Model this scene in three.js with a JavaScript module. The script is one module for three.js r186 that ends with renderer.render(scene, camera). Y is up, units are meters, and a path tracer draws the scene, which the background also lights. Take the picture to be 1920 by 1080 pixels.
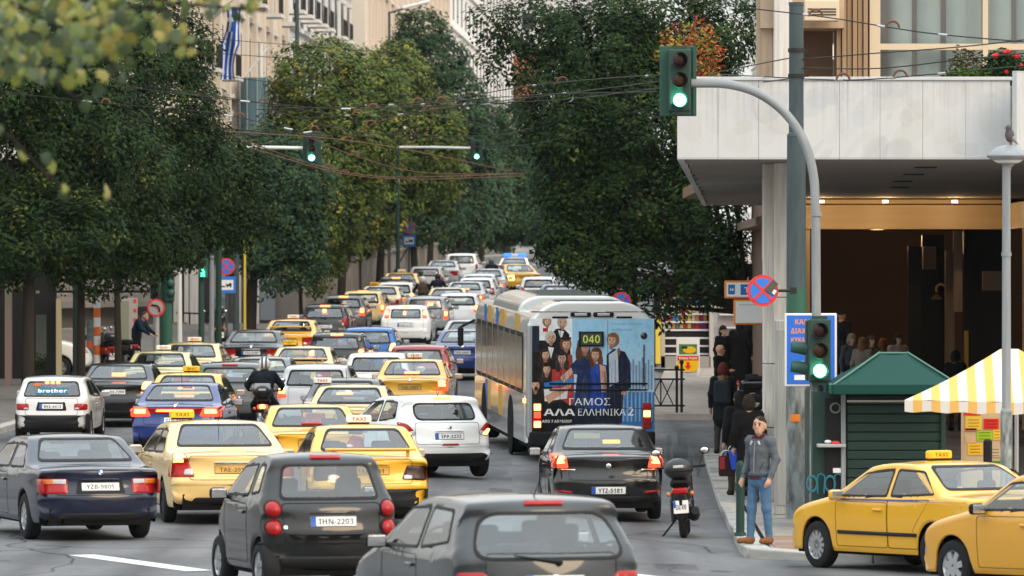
import * as THREE from 'three';
import { mergeGeometries, mergeVertices } from 'three/addons/utils/BufferGeometryUtils.js';
import { RoundedBoxGeometry } from 'three/addons/geometries/RoundedBoxGeometry.js';
import { MarchingCubes } from 'three/addons/objects/MarchingCubes.js';
import { ImprovedNoise } from 'three/addons/math/ImprovedNoise.js';

// ---------- camera, sky, sun, exposure ----------
const scene = new THREE.Scene();
const F = 10500, CAMH = 3.3, HOR = 545;                       // focal length and horizon of the photograph in its own pixels
const camera = new THREE.PerspectiveCamera(2 * Math.atan(540 / F) * 180 / Math.PI, 16 / 9, 0.5, 3000);
camera.position.set(0, CAMH, 0);
camera.lookAt(0, CAMH + (HOR - 540) / F * 100, -100);
camera.focus = 96; camera.userData.fStop = 4.4;
const renderer = new THREE.WebGLRenderer();
renderer.toneMapping = THREE.LinearToneMapping;
renderer.toneMappingExposure = 1.74;
renderer.shadowMap.enabled = true;
const sunDir = new THREE.Vector3(0.55, 0.56, 0.62).normalize();
{ // overcast evening sky: pale blue grey zenith, a little warmer and brighter towards the west behind the camera
  const W = 256, H = 128, d = new Float32Array(W * H * 4), n = new ImprovedNoise();
  for (let j = 0; j < H; j++) for (let i = 0; i < W; i++) {
    const el = ((j + .5) / H - .5) * Math.PI, az = ((i + .5) / W - .5) * Math.PI * 2;
    const x = Math.cos(el) * Math.cos(az), y = Math.sin(el), z = Math.cos(el) * Math.sin(az);
    const t = Math.max(0, y), c = 0.5 + 0.5 * n.noise(x * 3 + 7, y * 5, z * 3) + .25 * n.noise(x * 8, y * 12, z * 8);
    const warm = Math.max(0, x * sunDir.x + y * sunDir.y + z * sunDir.z);
    const b = (.51 + .98 * t) * (.92 + .16 * c) + .16 * warm * warm;
    const k = (j * W + i) * 4;
    d[k] = b * (1.0 - .22 * t + .10 * warm * warm); d[k + 1] = b * (.99 - .09 * t + .05 * warm * warm); d[k + 2] = b * (.93 + .06 * t); d[k + 3] = 1;
  }
  const t = new THREE.DataTexture(d, W, H, THREE.RGBAFormat, THREE.FloatType);
  t.mapping = THREE.EquirectangularReflectionMapping; t.magFilter = THREE.LinearFilter; t.needsUpdate = true;
  scene.background = t; scene.environment = t;
}
const sun = new THREE.DirectionalLight(0xffdfb4, 1.0);
sun.position.copy(sunDir).multiplyScalar(200).add(new THREE.Vector3(0, 0, -150)); sun.target.position.set(0, 0, -150);
sun.castShadow = true; sun.shadow.radius = 60; sun.shadow.mapSize.set(2048, 2048);
Object.assign(sun.shadow.camera, { left: -160, right: 160, top: 160, bottom: -160, near: 1, far: 500 });
scene.add(sun, sun.target);
scene.fog = new THREE.FogExp2(0xc9d6de, 0.00004);

// ---------- helpers ----------
let seed = 12345;
const rnd = () => { seed = (seed + 0x6d2b79f5) | 0; let t = Math.imul(seed ^ (seed >>> 15), 1 | seed); t = (t + Math.imul(t ^ (t >>> 7), 61 | t)) ^ t; return ((t ^ (t >>> 14)) >>> 0) / 4294967296; };
const rr = (a, b) => a + (b - a) * rnd();
const noise = new ImprovedNoise();
const V = (x, y, z) => new THREE.Vector3(x, y, z);
const lerp = (a, b, t) => a + (b - a) * t, clamp = (x, a = 0, b = 1) => Math.min(b, Math.max(a, x));
const smooth = (a, b, x) => { const t = clamp((x - a) / (b - a)); return t * t * (3 - 2 * t); };
const at = (px, py, d) => V((px - 960) / F * d, CAMH + (HOR - py) / F * d, -d);      // a point seen at a pixel of the photograph, d metres ahead
const used = new Map();
function numbered(n) { const k = used.get(n) || 0; used.set(n, k + 1); return k ? n + '_' + String(k).padStart(3, '0') : n; }
function tag(o, label, category, group, kind) {
  if (label) o.userData.label = label;
  if (category) o.userData.category = category;
  if (group) o.userData.group = group;
  if (kind) o.userData.kind = kind;
  return o;
}
function thing(name, p, label, category, group, turn = 0) {
  const o = new THREE.Group(); o.name = numbered(name); o.position.copy(p); o.rotation.y = turn; scene.add(o);
  return tag(o, label, category, group);
}
function mk(name, geo, mat, parent) {
  const list = Array.isArray(geo) ? geo : [geo];
  const g = list.length > 1 ? merged(list) : list[0];
  const m = new THREE.Mesh(g, mat); m.name = parent ? name : numbered(name); m.castShadow = m.receiveShadow = true;
  (parent || scene).add(m); return m;
}
function merged(list) {
  return mergeGeometries(list.map(g => {
    let h = g.index ? g.toNonIndexed() : g;
    if (!h.attributes.uv) h.setAttribute('uv', new THREE.BufferAttribute(new Float32Array(h.attributes.position.count * 2), 2));
    for (const k of Object.keys(h.attributes)) if (!['position', 'normal', 'uv'].includes(k) ) h.deleteAttribute(k);
    return h;
  }));
}
const box = (w, h, d, x = 0, y = 0, z = 0) => new THREE.BoxGeometry(w, h, d).translate(x, y, z);
const rbox = (w, h, d, r, x = 0, y = 0, z = 0) => new RoundedBoxGeometry(w, h, d, 2, r).translate(x, y, z);
const cyl = (r0, r1, h, x = 0, y = 0, z = 0, n = 16) => new THREE.CylinderGeometry(r1, r0, h, n).translate(x, y + h / 2, z);   // base at y
const ball = (r, x = 0, y = 0, z = 0, sx = 1, sy = 1, sz = 1) => new THREE.SphereGeometry(r, 14, 10).scale(sx, sy, sz).translate(x, y, z);
const tube = (pts, r, n = 24, k = 6) => new THREE.TubeGeometry(new THREE.CatmullRomCurve3(pts), n, r, k);
function bar(a, b, r, r2 = r, k = 8) { const d = b.clone().sub(a), l = d.length(); const g = new THREE.CylinderGeometry(r2, r, l, k).translate(0, l / 2, 0); g.applyQuaternion(new THREE.Quaternion().setFromUnitVectors(V(0, 1, 0), d.normalize())); return g.translate(a.x, a.y, a.z); }
function lathe(pts, k = 20) { return new THREE.LatheGeometry(pts.map(p => new THREE.Vector2(p[0], p[1])), k); }
const C = (r, g, b) => new THREE.Color().setRGB(r, g, b);
const std = (c, rough = .6, o = {}) => new THREE.MeshPhysicalMaterial({ color: Array.isArray(c) ? C(...c) : c, roughness: rough, specularIntensity: o.metalness ? 1 : rough > .5 ? .4 : .7, side: THREE.DoubleSide, ...o });
const paint = (c, o = {}) => new THREE.MeshPhysicalMaterial({ color: C(...c), roughness: .32, specularIntensity: .4, clearcoat: 1, clearcoatRoughness: .05, side: THREE.DoubleSide, ...o });
const glow = (c, s, base = [.3, .05, .03]) => new THREE.MeshStandardMaterial({ color: C(...base), emissive: C(...c), emissiveIntensity: s, roughness: .3, side: THREE.DoubleSide });
function canvasTex(w, h, draw, srgb = true, rep) {
  const c = document.createElement('canvas'); c.width = w; c.height = h; draw(c.getContext('2d'), w, h);
  const t = new THREE.CanvasTexture(c); if (srgb) t.colorSpace = THREE.SRGBColorSpace; t.anisotropy = 8;
  if (rep) { t.wrapS = t.wrapT = THREE.RepeatWrapping; t.repeat.set(rep[0], rep[1]); }
  return t;
}
// grey noise texture round 1.0, for wear and dirt: octaves of periodic value noise
function noiseTex(n, scale, lo, hi, tint = [1, 1, 1], sx = 1, sy = 1) {
  const d = new Uint8Array(n * n * 4), grids = [];
  for (let o = 0; o < 5; o++) { const m = scale << o, g = new Float32Array(m * m); for (let i = 0; i < m * m; i++) g[i] = rnd(); grids.push([m, g]); }
  const S = t => t * t * (3 - 2 * t);
  for (let y = 0; y < n; y++) for (let x = 0; x < n; x++) {
    let v = 0, a = .5;
    for (const [m, g] of grids) {
      const fx = x / n * m, fy = y / n * m, ix = fx | 0, iy = fy | 0, u = S(fx - ix), w = S(fy - iy), q = (a, b) => g[((b % m) * m) + (a % m)];
      v += a * lerp(lerp(q(ix, iy), q(ix + 1, iy), u), lerp(q(ix, iy + 1), q(ix + 1, iy + 1), u), w); a *= .55;
    }
    v = clamp((v / 1.05 - .25) * 1.9); const k = (y * n + x) * 4, b = Math.min(1, lerp(lo, hi, v)) * 255;
    d[k] = b * tint[0]; d[k + 1] = b * tint[1]; d[k + 2] = b * tint[2]; d[k + 3] = 255;
  }
  const t = new THREE.DataTexture(d, n, n); t.magFilter = THREE.LinearFilter; t.wrapS = t.wrapT = THREE.RepeatWrapping; t.repeat.set(sx, sy); t.needsUpdate = true; return t;
}
// ground height: flat junction, then a street that climbs, with a dip at the right-hand gutter
const PROF = [[-50, 0], [103, 0], [117, .12], [140, .45], [163, .86], [191, 1.4], [233, 2.4], [268, 3.2], [350, 4.6], [467, 6], [700, 8], [1500, 12], [6000, 14]];
function prof(d) {
  for (let i = 1; i < PROF.length; i++) if (d <= PROF[i][0]) {
    const p0 = PROF[Math.max(0, i - 2)], p1 = PROF[i - 1], p2 = PROF[i], p3 = PROF[Math.min(PROF.length - 1, i + 1)], t = (d - p1[0]) / (p2[0] - p1[0]), h = p2[0] - p1[0];
    const m1 = i < 2 ? 0 : (p2[1] - p0[1]) / (p2[0] - p0[0]) * h, m2 = (p3[1] - p1[1]) / Math.max(1, p3[0] - p1[0]) * h;
    return (2 * t ** 3 - 3 * t * t + 1) * p1[1] + (t ** 3 - 2 * t * t + t) * m1 + (-2 * t ** 3 + 3 * t * t) * p2[1] + (t ** 3 - t * t) * m2;
  }
  return 14;
}
const ground = (x, d) => prof(d) - .32 * smooth(-1.5, 2.5, x) * (1 - smooth(89, 110, d)) * smooth(52, 76, d);
const slope = (x, d) => Math.atan2(ground(x, d + 2) - ground(x, d - 2), 4);
// ---------- vehicles ----------
const M = {
  black: std([.012, .012, .013], .55), rubber: std([.018, .018, .019], .85), trim: std([.02, .02, .022], .6), gap: std([.004, .004, .004], .9),
  chrome: std([.75, .76, .78], .22, { metalness: 1 }), rim: std([.5, .51, .53], .35, { metalness: .8 }), interior: std([.028, .028, .03], .9), seat: std([.02, .02, .023], .95),
  glass: new THREE.MeshPhysicalMaterial({ color: C(.80, .88, .90), roughness: .03, transmission: 1, thickness: 0, ior: 2.0, side: THREE.DoubleSide }),
  dark: new THREE.MeshPhysicalMaterial({ color: C(.012, .014, .016), roughness: .06, clearcoat: 1, clearcoatRoughness: .02, side: THREE.DoubleSide }),
  red: new THREE.MeshPhysicalMaterial({ color: C(.34, .008, .010), roughness: .3, specularIntensity: .3, clearcoat: .5, side: THREE.DoubleSide }),
  orange: new THREE.MeshPhysicalMaterial({ color: C(.6, .14, .01), roughness: .25, clearcoat: 1, side: THREE.DoubleSide }),
  clear: new THREE.MeshPhysicalMaterial({ color: C(.5, .5, .52), roughness: .2, clearcoat: 1, side: THREE.DoubleSide }),
  lit: glow([1, .06, .02], 1.6, [.4, .02, .02]), hot: glow([1, .42, .08], 5, [.6, .2, .05]), third: glow([1, .16, .04], 4, [.4, .02, .02]), skin: std([.5, .3, .2], .6),
  sign: std([.8, .8, .78], .5), signy: std([.75, .5, .03], .5),
};
// one sheet of small prints: number plates, roof signs, stickers
const PRINTS = {}, PRINT_TEX = canvasTex(1024, 1024, (g) => {
  g.fillStyle = '#888'; g.fillRect(0, 0, 1024, 1024);
  const plates = ['YZB-9805', 'IHN-2203', 'YTZ-5181', 'IPP-2232', 'ZZN-8840', 'YMH-7206', 'ZYA-5972', 'YXX-3440', 'BKE-4413', 'IMK-2071', 'NZE-6115', 'ZHT-8302', 'TAE-3916', 'TAE-7451', 'TAZ-1283', 'TAH-5507'];
  plates.forEach((p, i) => {
    const x = (i % 4) * 256, y = (i >> 2) * 64, taxi = p[0] === 'T';
    g.fillStyle = taxi ? '#c99a3a' : '#e9ebec'; g.fillRect(x, y, 256, 60); g.strokeStyle = '#333'; g.lineWidth = 3; g.strokeRect(x + 2, y + 2, 252, 56);
    if (!taxi && i !== 0) { g.fillStyle = '#2456b8'; g.fillRect(x + 3, y + 3, 28, 54); }
    g.fillStyle = taxi ? '#4a3410' : '#26282c'; g.font = 'bold 44px sans-serif'; g.textAlign = 'center'; g.textBaseline = 'middle'; g.fillText(p, x + (taxi || i === 0 ? 128 : 142), y + 31, 205);
    PRINTS[p] = [x / 1024, y / 1024, 256 / 1024, 60 / 1024];
  });
  const sign = (k, x, y, w, h, bg, fg, text, font) => { g.fillStyle = bg; g.fillRect(x, y, w, h); g.fillStyle = fg; g.font = font; g.textAlign = 'center'; g.textBaseline = 'middle'; g.fillText(text, x + w / 2, y + h / 2 + 2, w * .9); PRINTS[k] = [x / 1024, y / 1024, w / 1024, h / 1024]; };
  sign('taxi_white', 0, 300, 200, 70, '#eceae2', '#c02a22', 'TAXI', 'bold 58px sans-serif');
  sign('taxi_yellow', 220, 300, 200, 70, '#f0b91c', '#5b3c08', 'TAXI', 'bold 58px sans-serif');
  sign('taxi_pale', 440, 300, 200, 70, '#e8dcc0', '#d0602a', 'TAXI', 'bold 58px sans-serif');
  sign('taxi_check', 660, 300, 200, 70, '#e8b91c', '#111', '', 'bold 20px sans-serif');
  g.fillStyle = '#12160f'; for (let i = 0; i < 8; i++) g.fillRect(660 + i * 25 + (i % 2) * 4, 304, 14, 24);
  g.fillStyle = '#5b3c08'; g.font = 'bold 34px sans-serif'; g.fillText('TAXI', 760, 350);
  sign('brother', 0, 390, 256, 90, '#0d5a78', '#e8f2f4', 'brother', 'bold 66px sans-serif');
  { g.fillStyle = '#dfe3e8'; g.beginPath(); g.arc(330, 440, 44, 0, 7); g.fill(); g.fillStyle = '#2e66c0'; for (const a of [0, Math.PI]) { g.beginPath(); g.moveTo(330, 440); g.arc(330, 440, 30, a, a + Math.PI / 2); g.fill(); } g.fillStyle = '#f4f4f4'; for (const a of [Math.PI / 2, -Math.PI / 2]) { g.beginPath(); g.moveTo(330, 440); g.arc(330, 440, 30, a, a + Math.PI / 2); g.fill(); } g.strokeStyle = '#16181c'; g.lineWidth = 12; g.beginPath(); g.arc(330, 440, 38, 0, 7); g.stroke(); PRINTS.roundel = [284 / 1024, 394 / 1024, 92 / 1024, 92 / 1024]; }
  sign('biker', 400, 390, 256, 90, '#eceae8', '#2a2c30', 'ZAE 490', 'bold 50px sans-serif');
  g.fillStyle = '#2456b8'; g.fillRect(400, 390, 40, 50);
  sign('sticker_orange', 680, 390, 80, 60, '#e8641e', '#7a2c08', 'ΛΕΦΤΑ', 'bold 20px sans-serif');
  sign('sticker_yellow', 780, 390, 60, 120, '#e8c020', '#222', '4', 'bold 50px sans-serif');
});
PRINT_TEX.flipY = true;
const printMat = new THREE.MeshStandardMaterial({ map: PRINT_TEX, roughness: .4, side: THREE.DoubleSide });

function chaikin(p, n) { for (let k = 0; k < n; k++) { const q = [p[0]]; for (let i = 0; i < p.length - 1; i++) { const a = p[i], b = p[i + 1]; q.push([a[0] * .75 + b[0] * .25, a[1] * .75 + b[1] * .25], [a[0] * .25 + b[0] * .75, a[1] * .25 + b[1] * .75]); } q.push(p[p.length - 1]); p = q; } return p; }
function resample(p, step) {
  const L = [0]; for (let i = 1; i < p.length; i++) L.push(L[i - 1] + Math.hypot(p[i][0] - p[i - 1][0], p[i][1] - p[i - 1][1]));
  const n = Math.max(8, Math.round(L[L.length - 1] / step)), q = []; let j = 0;
  for (let i = 0; i <= n; i++) { const s = L[L.length - 1] * i / n; while (j < p.length - 2 && L[j + 1] < s) j++; const t = (s - L[j]) / Math.max(1e-9, L[j + 1] - L[j]); q.push([lerp(p[j][0], p[j + 1][0], t), lerp(p[j][1], p[j + 1][1], t)]); }
  return q;
}
// polygon with rounded corners, densely sampled
function roundPoly(pts, r, step = .04) {
  const out = [], n = pts.length;
  for (let i = 0; i < n; i++) {
    const a = pts[(i + n - 1) % n], b = pts[i], c = pts[(i + 1) % n], la = Math.hypot(a[0] - b[0], a[1] - b[1]), lc = Math.hypot(c[0] - b[0], c[1] - b[1]), k = Math.min(r, la * .45, lc * .45);
    const p = [b[0] + (a[0] - b[0]) / la * k, b[1] + (a[1] - b[1]) / la * k], q = [b[0] + (c[0] - b[0]) / lc * k, b[1] + (c[1] - b[1]) / lc * k];
    for (let t = 0; t <= 4; t++) { const u = t / 4, v = 1 - u; out.push([v * v * p[0] + 2 * u * v * b[0] + u * u * q[0], v * v * p[1] + 2 * u * v * b[1] + u * u * q[1]]); }
    const c2 = [c[0] + (b[0] - c[0]) / lc * Math.min(r, lc * .45), c[1] + (b[1] - c[1]) / lc * Math.min(r, lc * .45)], l = Math.hypot(c2[0] - q[0], c2[1] - q[1]), m = Math.floor(l / step);
    for (let t = 1; t < m; t++) out.push([lerp(q[0], c2[0], t / m), lerp(q[1], c2[1], t / m)]);
  }
  return out;
}
const bbox = p => { let a = [1e9, 1e9, -1e9, -1e9]; for (const q of p) { a[0] = Math.min(a[0], q[0]); a[1] = Math.min(a[1], q[1]); a[2] = Math.max(a[2], q[0]); a[3] = Math.max(a[3], q[1]); } return a; };
function inset(p, d) { const b = bbox(p), cx = (b[0] + b[2]) / 2, cy = (b[1] + b[3]) / 2, sx = 1 - d / Math.max(.01, (b[2] - b[0]) / 2), sy = 1 - d / Math.max(.01, (b[3] - b[1]) / 2); return p.map(q => [cx + (q[0] - cx) * sx, cy + (q[1] - cy) * sy]); }
function inPoly(p, x, y) { let c = false; for (let i = 0, j = p.length - 1; i < p.length; j = i++) { const a = p[i], b = p[j]; if ((a[1] > y) !== (b[1] > y) && x < (b[0] - a[0]) * (y - a[1]) / (b[1] - a[1]) + a[0]) c = !c; } return c; }
// a sheet over outline p, laid on a surface by proj(a, b, offset) -> Vector3; optional inner outline makes it a ring
function sheet(p, proj, { off = .006, bulge = 0, rings = 4, inner = null, skirt = .02, uv = null } = {}) {
  const b = bbox(p), cx = (b[0] + b[2]) / 2, cy = (b[1] + b[3]) / 2, n = p.length, pos = [], uvs = [], idx = [];
  const put = (a, c, o) => { const v = proj(a, c, o); pos.push(v.x, v.y, v.z); const s = (a - b[0]) / Math.max(1e-6, b[2] - b[0]), t = (c - b[1]) / Math.max(1e-6, b[3] - b[1]); uv ? uvs.push(uv[0] + s * uv[2], 1 - uv[1] - (1 - t) * uv[3]) : uvs.push(a, c); };
  const rows = [];
  if (skirt) rows.push(p.map(q => [q[0], q[1], off - skirt]));
  if (inner) { for (let k = 0; k <= 1; k++) rows.push(p.map((q, i) => [lerp(q[0], inner[i][0], k), lerp(q[1], inner[i][1], k), off])); if (skirt) rows.push(inner.map(q => [q[0], q[1], off - skirt])); }
  else for (let k = 0; k < rings; k++) { const r = 1 - k / rings; rows.push(p.map(q => [cx + (q[0] - cx) * r, cy + (q[1] - cy) * r, off + bulge * (1 - r * r)])); }
  for (const r of rows) for (const q of r) put(...q);
  for (let k = 0; k < rows.length - 1; k++) for (let i = 0; i < n; i++) { const a = k * n + i, c = k * n + (i + 1) % n; idx.push(a, c, a + n, c, c + n, a + n); }
  if (!inner) { put(cx, cy, off + bulge); const m = rows.length * n; for (let i = 0; i < n; i++) idx.push(m - n + i, m - n + (i + 1) % n, m); }
  const g = new THREE.BufferGeometry(); g.setAttribute('position', new THREE.Float32BufferAttribute(pos, 3)); g.setAttribute('uv', new THREE.Float32BufferAttribute(uvs, 2)); g.setIndex(idx);
  const h = g.toNonIndexed(); h.computeVertexNormals(); const s = smoothNormals(g, h); return s;
}
function smoothNormals(g) { g.computeVertexNormals(); return g.toNonIndexed(); }

// body types: side outline from the rear bumper over the roof to the front bumper, (metres from the rear, height)
const TYPES = {
  sedan: { L: 4.45, w: .86, h: 1.42, belt: .91, wr: .63, wheels: [.98, 3.62], R: .31, sill: .24,
    ctrl: [[.16, .24], [.04, .32], [0, .46], [0, .62], [.05, .68], [.09, .78], [.075, .94], [.10, .975], [.22, 1.0], [.72, 1.02], [.80, 1.035], [1.42, 1.355], [1.62, 1.405], [2.1, 1.42], [2.5, 1.385], [2.7, 1.34], [3.28, 1.0], [3.45, .95], [4.1, .84], [4.36, .72], [4.45, .5], [4.40, .3], [4.25, .24]],
    rear: [[-.67, 1.055], [.67, 1.055], [.52, 1.36], [-.52, 1.36]], wind: [[-.62, 1.02], [.62, 1.02], [.50, 1.34], [-.50, 1.34]],
    side: [[[1.10, .97], [1.92, .955], [1.92, 1.30], [1.42, 1.285]], [[1.99, .955], [3.10, .94], [2.62, 1.27], [1.99, 1.30]]],
    tail: [[.42, .66], [.78, .66], [.78, .90], [.42, .90]], lid: [[-.60, .62], [.60, .62], [.60, .955], [-.60, .955]], plate: [0, .80], third: [0, 1.09], wide: 1 },
  hatch: { L: 3.95, w: .84, h: 1.47, belt: .95, wr: .63, wheels: [.62, 3.12], R: .30, sill: .25,
    ctrl: [[.18, .25], [.05, .33], [0, .46], [0, .62], [.04, .70], [.06, .84], [.10, .96], [.16, 1.03], [.36, 1.30], [.40, 1.40], [.50, 1.45], [1.1, 1.475], [1.75, 1.46], [2.1, 1.39], [2.85, 1.02], [3.05, .96], [3.6, .83], [3.86, .70], [3.95, .5], [3.9, .3], [3.75, .25]],
    rear: [[-.64, 1.01], [.64, 1.01], [.55, 1.355], [-.55, 1.355]], wind: [[-.62, 1.03], [.62, 1.03], [.50, 1.39], [-.50, 1.39]],
    side: [[[.62, 1.06], [1.42, .98], [1.42, 1.36], [.78, 1.35]], [[1.50, .98], [2.60, .96], [2.08, 1.33], [1.50, 1.36]]],
    tail: [[.56, .78], [.78, .74], [.74, 1.06], [.60, 1.02]], lid: [[-.58, .60], [.58, .60], [.58, .985], [-.58, .985]], plate: [0, .74], third: [0, 1.385], wide: 1 },
  wagon: { L: 4.4, w: .86, h: 1.50, belt: .95, wr: .63, wheels: [.88, 3.52], R: .31, sill: .25,
    ctrl: [[.18, .25], [.05, .33], [0, .46], [0, .60], [.05, .66], [.06, .90], [.10, 1.0], [.24, 1.34], [.30, 1.42], [.42, 1.475], [1.2, 1.50], [2.2, 1.48], [2.55, 1.41], [3.3, 1.02], [3.5, .96], [4.05, .85], [4.3, .72], [4.4, .5], [4.35, .3], [4.2, .25]],
    rear: [[-.62, 1.02], [.62, 1.02], [.54, 1.38], [-.54, 1.38]], wind: [[-.62, 1.03], [.62, 1.03], [.52, 1.41], [-.52, 1.41]],
    side: [[[.42, 1.0], [1.05, .98], [1.05, 1.37], [.56, 1.37]], [[1.12, .98], [1.95, .97], [1.95, 1.38], [1.12, 1.37]], [[2.02, .97], [3.08, .95], [2.52, 1.34], [2.02, 1.38]]],
    tail: [[.66, .66], [.80, .66], [.78, 1.0], [.68, 1.0]], lid: [[-.62, .58], [.62, .58], [.62, .98], [-.62, .98]], plate: [0, .78], third: [0, 1.425], wide: 1 },
  smart: { L: 2.55, w: .78, h: 1.54, belt: 1.0, wr: .56, wheels: [.38, 2.2], R: .29, sill: .26,
    ctrl: [[.14, .26], [.03, .34], [0, .48], [0, .70], [.04, .78], [.05, .92], [.10, 1.0], [.16, 1.06], [.34, 1.42], [.40, 1.49], [.55, 1.53], [1.0, 1.545], [1.4, 1.48], [1.6, 1.4], [2.1, 1.0], [2.25, .92], [2.45, .76], [2.55, .5], [2.5, .3], [2.38, .26]],
    rear: [[-.57, 1.03], [.57, 1.03], [.49, 1.42], [-.49, 1.42]], wind: [[-.56, 1.03], [.56, 1.03], [.46, 1.42], [-.46, 1.42]],
    side: [[[.50, 1.10], [.80, 1.07], [.80, 1.42], [.60, 1.42]], [[.88, 1.06], [1.86, 1.03], [1.42, 1.38], [.88, 1.42]]],
    tail: null, lid: [[-.53, .56], [.53, .56], [.56, 1.0], [-.56, 1.0]], plate: [0, .80], third: [0, 1.47], wide: .9 },
};
const wheelCache = {};
function wheelGeos(R, spokes, lod) {
  const k = R + '|' + spokes + '|' + lod; if (wheelCache[k]) return wheelCache[k];
  const w = .19, n = lod > 1 ? 32 : 16;
  const tyre = lathe([[R * .62, -w / 2], [R * .9, -w / 2], [R * .985, -w * .36], [R, -w * .2], [R, w * .2], [R * .985, w * .36], [R * .9, w / 2], [R * .62, w / 2]], n).rotateZ(-Math.PI / 2);
  const parts = [lathe([[R * .64, w * .30], [R * .64, w * .42], [R * .58, w * .44], [R * .55, w * .2], [.001, w * .16]], n), cyl(R * .16, R * .13, .03, 0, w * .2, 0, 12)];
  for (let i = 0; i < spokes; i++) parts.push(new THREE.BoxGeometry(R * .5, .025, R * (spokes > 7 ? .16 : .24)).translate(R * .33, w * .36, 0).rotateY(i / spokes * 6.2832));
  const rim = merged(parts.map(g => g.rotateZ(-Math.PI / 2)));
  const hub = lathe([[R * .60, w * .18], [.001, w * .12]], n).rotateZ(-Math.PI / 2);
  return wheelCache[k] = { tyre, rim, hub };
}
const paints = {};
const paintOf = c => paints[c] || (paints[c] = paint(c, c[0] + c[1] + c[2] < .3 ? { roughness: .3 } : {}));
function carBody(S) {
  const T = { ...TYPES[S.type], ...(S.shape || {}) }, kL = (S.L || T.L) / T.L, kw = (S.w || T.w) / T.w, kh = (S.h || T.h) / T.h;
  const lod = S.lod, step = [.11, .065, .04][lod], NA = [8, 11, 16][lod], NB = [3, 4, 6][lod], NC = [7, 11, 18][lod];
  const L = T.L * kL, sx = q => [q[0] * kw, q[1] * kh], sz = q => [q[0] * kL, q[1] * kh], w = T.w * kw, belt = T.belt * kh, h = T.h * kh, wr = T.wr * kw, sill = T.sill;
  const cp = resample(chaikin(T.ctrl.map(sz), 3), step), n = cp.length;
  const X = (rz, y) => {
    let x = y < belt ? w * (1 - .045 * ((belt - y) / (belt - sill)) ** 2) - .006 * Math.cos(clamp((belt - y) / .3) * 3.14) : w - .02 - (w - .02 - wr) * Math.pow(clamp((y - belt) / (h - belt)), 1.12) + .014 * (1 - smooth(belt, belt + .05, y));
    const a = clamp(1 - rz / .85), b = clamp((rz - (L - 1.1)) / 1.1);
    return x * (1 - .075 * a * a - .13 * b * b * b);
  };
  const N = cp.map((p, i) => { const a = cp[Math.max(0, i - 1)], b = cp[Math.min(n - 1, i + 1)], l = Math.hypot(b[0] - a[0], b[1] - a[1]); return [(b[1] - a[1]) / l, -(b[0] - a[0]) / l]; });
  for (let k = 0; k < 2; k++) { const M2 = N.map((v, i) => { const a = N[Math.max(0, i - 1)], b = N[Math.min(n - 1, i + 1)], s = [a[0] + 2 * v[0] + b[0], a[1] + 2 * v[1] + b[1]], l = Math.hypot(...s); return [s[0] / l, s[1] / l]; }); N.splice(0, n, ...M2); }
  const bow = T.bow || 1;
  const c = N.map(v => .03 + .085 * bow * v[0] * v[0]), r = N.map(v => .068 + .125 * v[0] * v[0]);
  const XQ = cp.map((p, i) => X(p[0] + N[i][0] * (c[i] + r[i]), p[1] + N[i][1] * (c[i] + r[i])));
  const ins = (i, x) => { x = Math.abs(x); const e = XQ[i] - r[i]; if (x <= e) return c[i] * (x / e) ** 2; const q = Math.min(r[i], x - e); return c[i] + r[i] - Math.sqrt(Math.max(0, r[i] * r[i] - q * q)); };
  let apex = 0; cp.forEach((p, i) => { if (p[1] > cp[apex][1]) apex = i; });
  const rearBase = (x, y) => { let py = -1, pi = 0; for (let i = 0; i <= apex; i++) { const s = ins(i, x), yy = cp[i][1] + N[i][1] * s; if (yy >= y && i > 0) { const t = clamp((y - py) / Math.max(1e-6, yy - py)), s0 = ins(pi, x); return lerp(cp[pi][0] + N[pi][0] * s0, cp[i][0] + N[i][0] * s, t); } if (yy > py) { py = yy; pi = i; } } return cp[apex][0]; };
  const frontBase = (x, y) => { let py = -1, pi = n - 1; for (let i = n - 1; i >= apex; i--) { const s = ins(i, x), yy = cp[i][1] + N[i][1] * s; if (yy >= y && i < n - 1) { const t = clamp((y - py) / Math.max(1e-6, yy - py)), s0 = ins(pi, x); return lerp(cp[pi][0] + N[pi][0] * s0, cp[i][0] + N[i][0] * s, t); } if (yy > py) { py = yy; pi = i; } } return cp[apex][0]; };
  const along = (f, sgn) => (x, y, o) => { const e = .012, z = f(x, y), zx = (f(x + e, y) - f(x - e, y)) / (2 * e), zy = (f(x, y + e) - f(x, y - e)) / (2 * e), l = Math.hypot(zx, zy, 1); return V(x - sgn * -zx / l * o * 1, y + sgn * zy / l * o, -(z - sgn * o / l)); };
  const rearP = along(rearBase, 1), frontP = along(frontBase, -1);
  const sideP = sg => (rz, y, o) => { const e = .02, x = X(rz, y), xy = (X(rz, y + e) - X(rz, y - e)) / (2 * e), l = Math.hypot(1, xy); return V(sg * (x + o / l), y - o * xy / l, -rz); };
  const rearWin = roundPoly(T.rear.map(sx), T.rearR || .07), wind = roundPoly(T.wind.map(sx), .06), sides = T.side.map(p => roundPoly(p.map(sz), .05));
  const band = [.07, .042, .03][lod], hole = { r: inset(rearWin, band * .5), f: inset(wind, band * .5), s: sides.map(p => inset(p, band * .45)) };
  // grid
  const half = NA + NB + NC, cols = half * 2 + 1, pos = [], idx = [], kind = [];
  let zmax = 0; const R = T.R + .055, wz = T.wheels.map(z => z * kL);
  const bottom = z => { let y = sill; for (const q of wz) { const d = Math.abs(z - q); if (d < R) y = Math.max(y, T.R + Math.sqrt(R * R - d * d)); } return y; };
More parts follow.
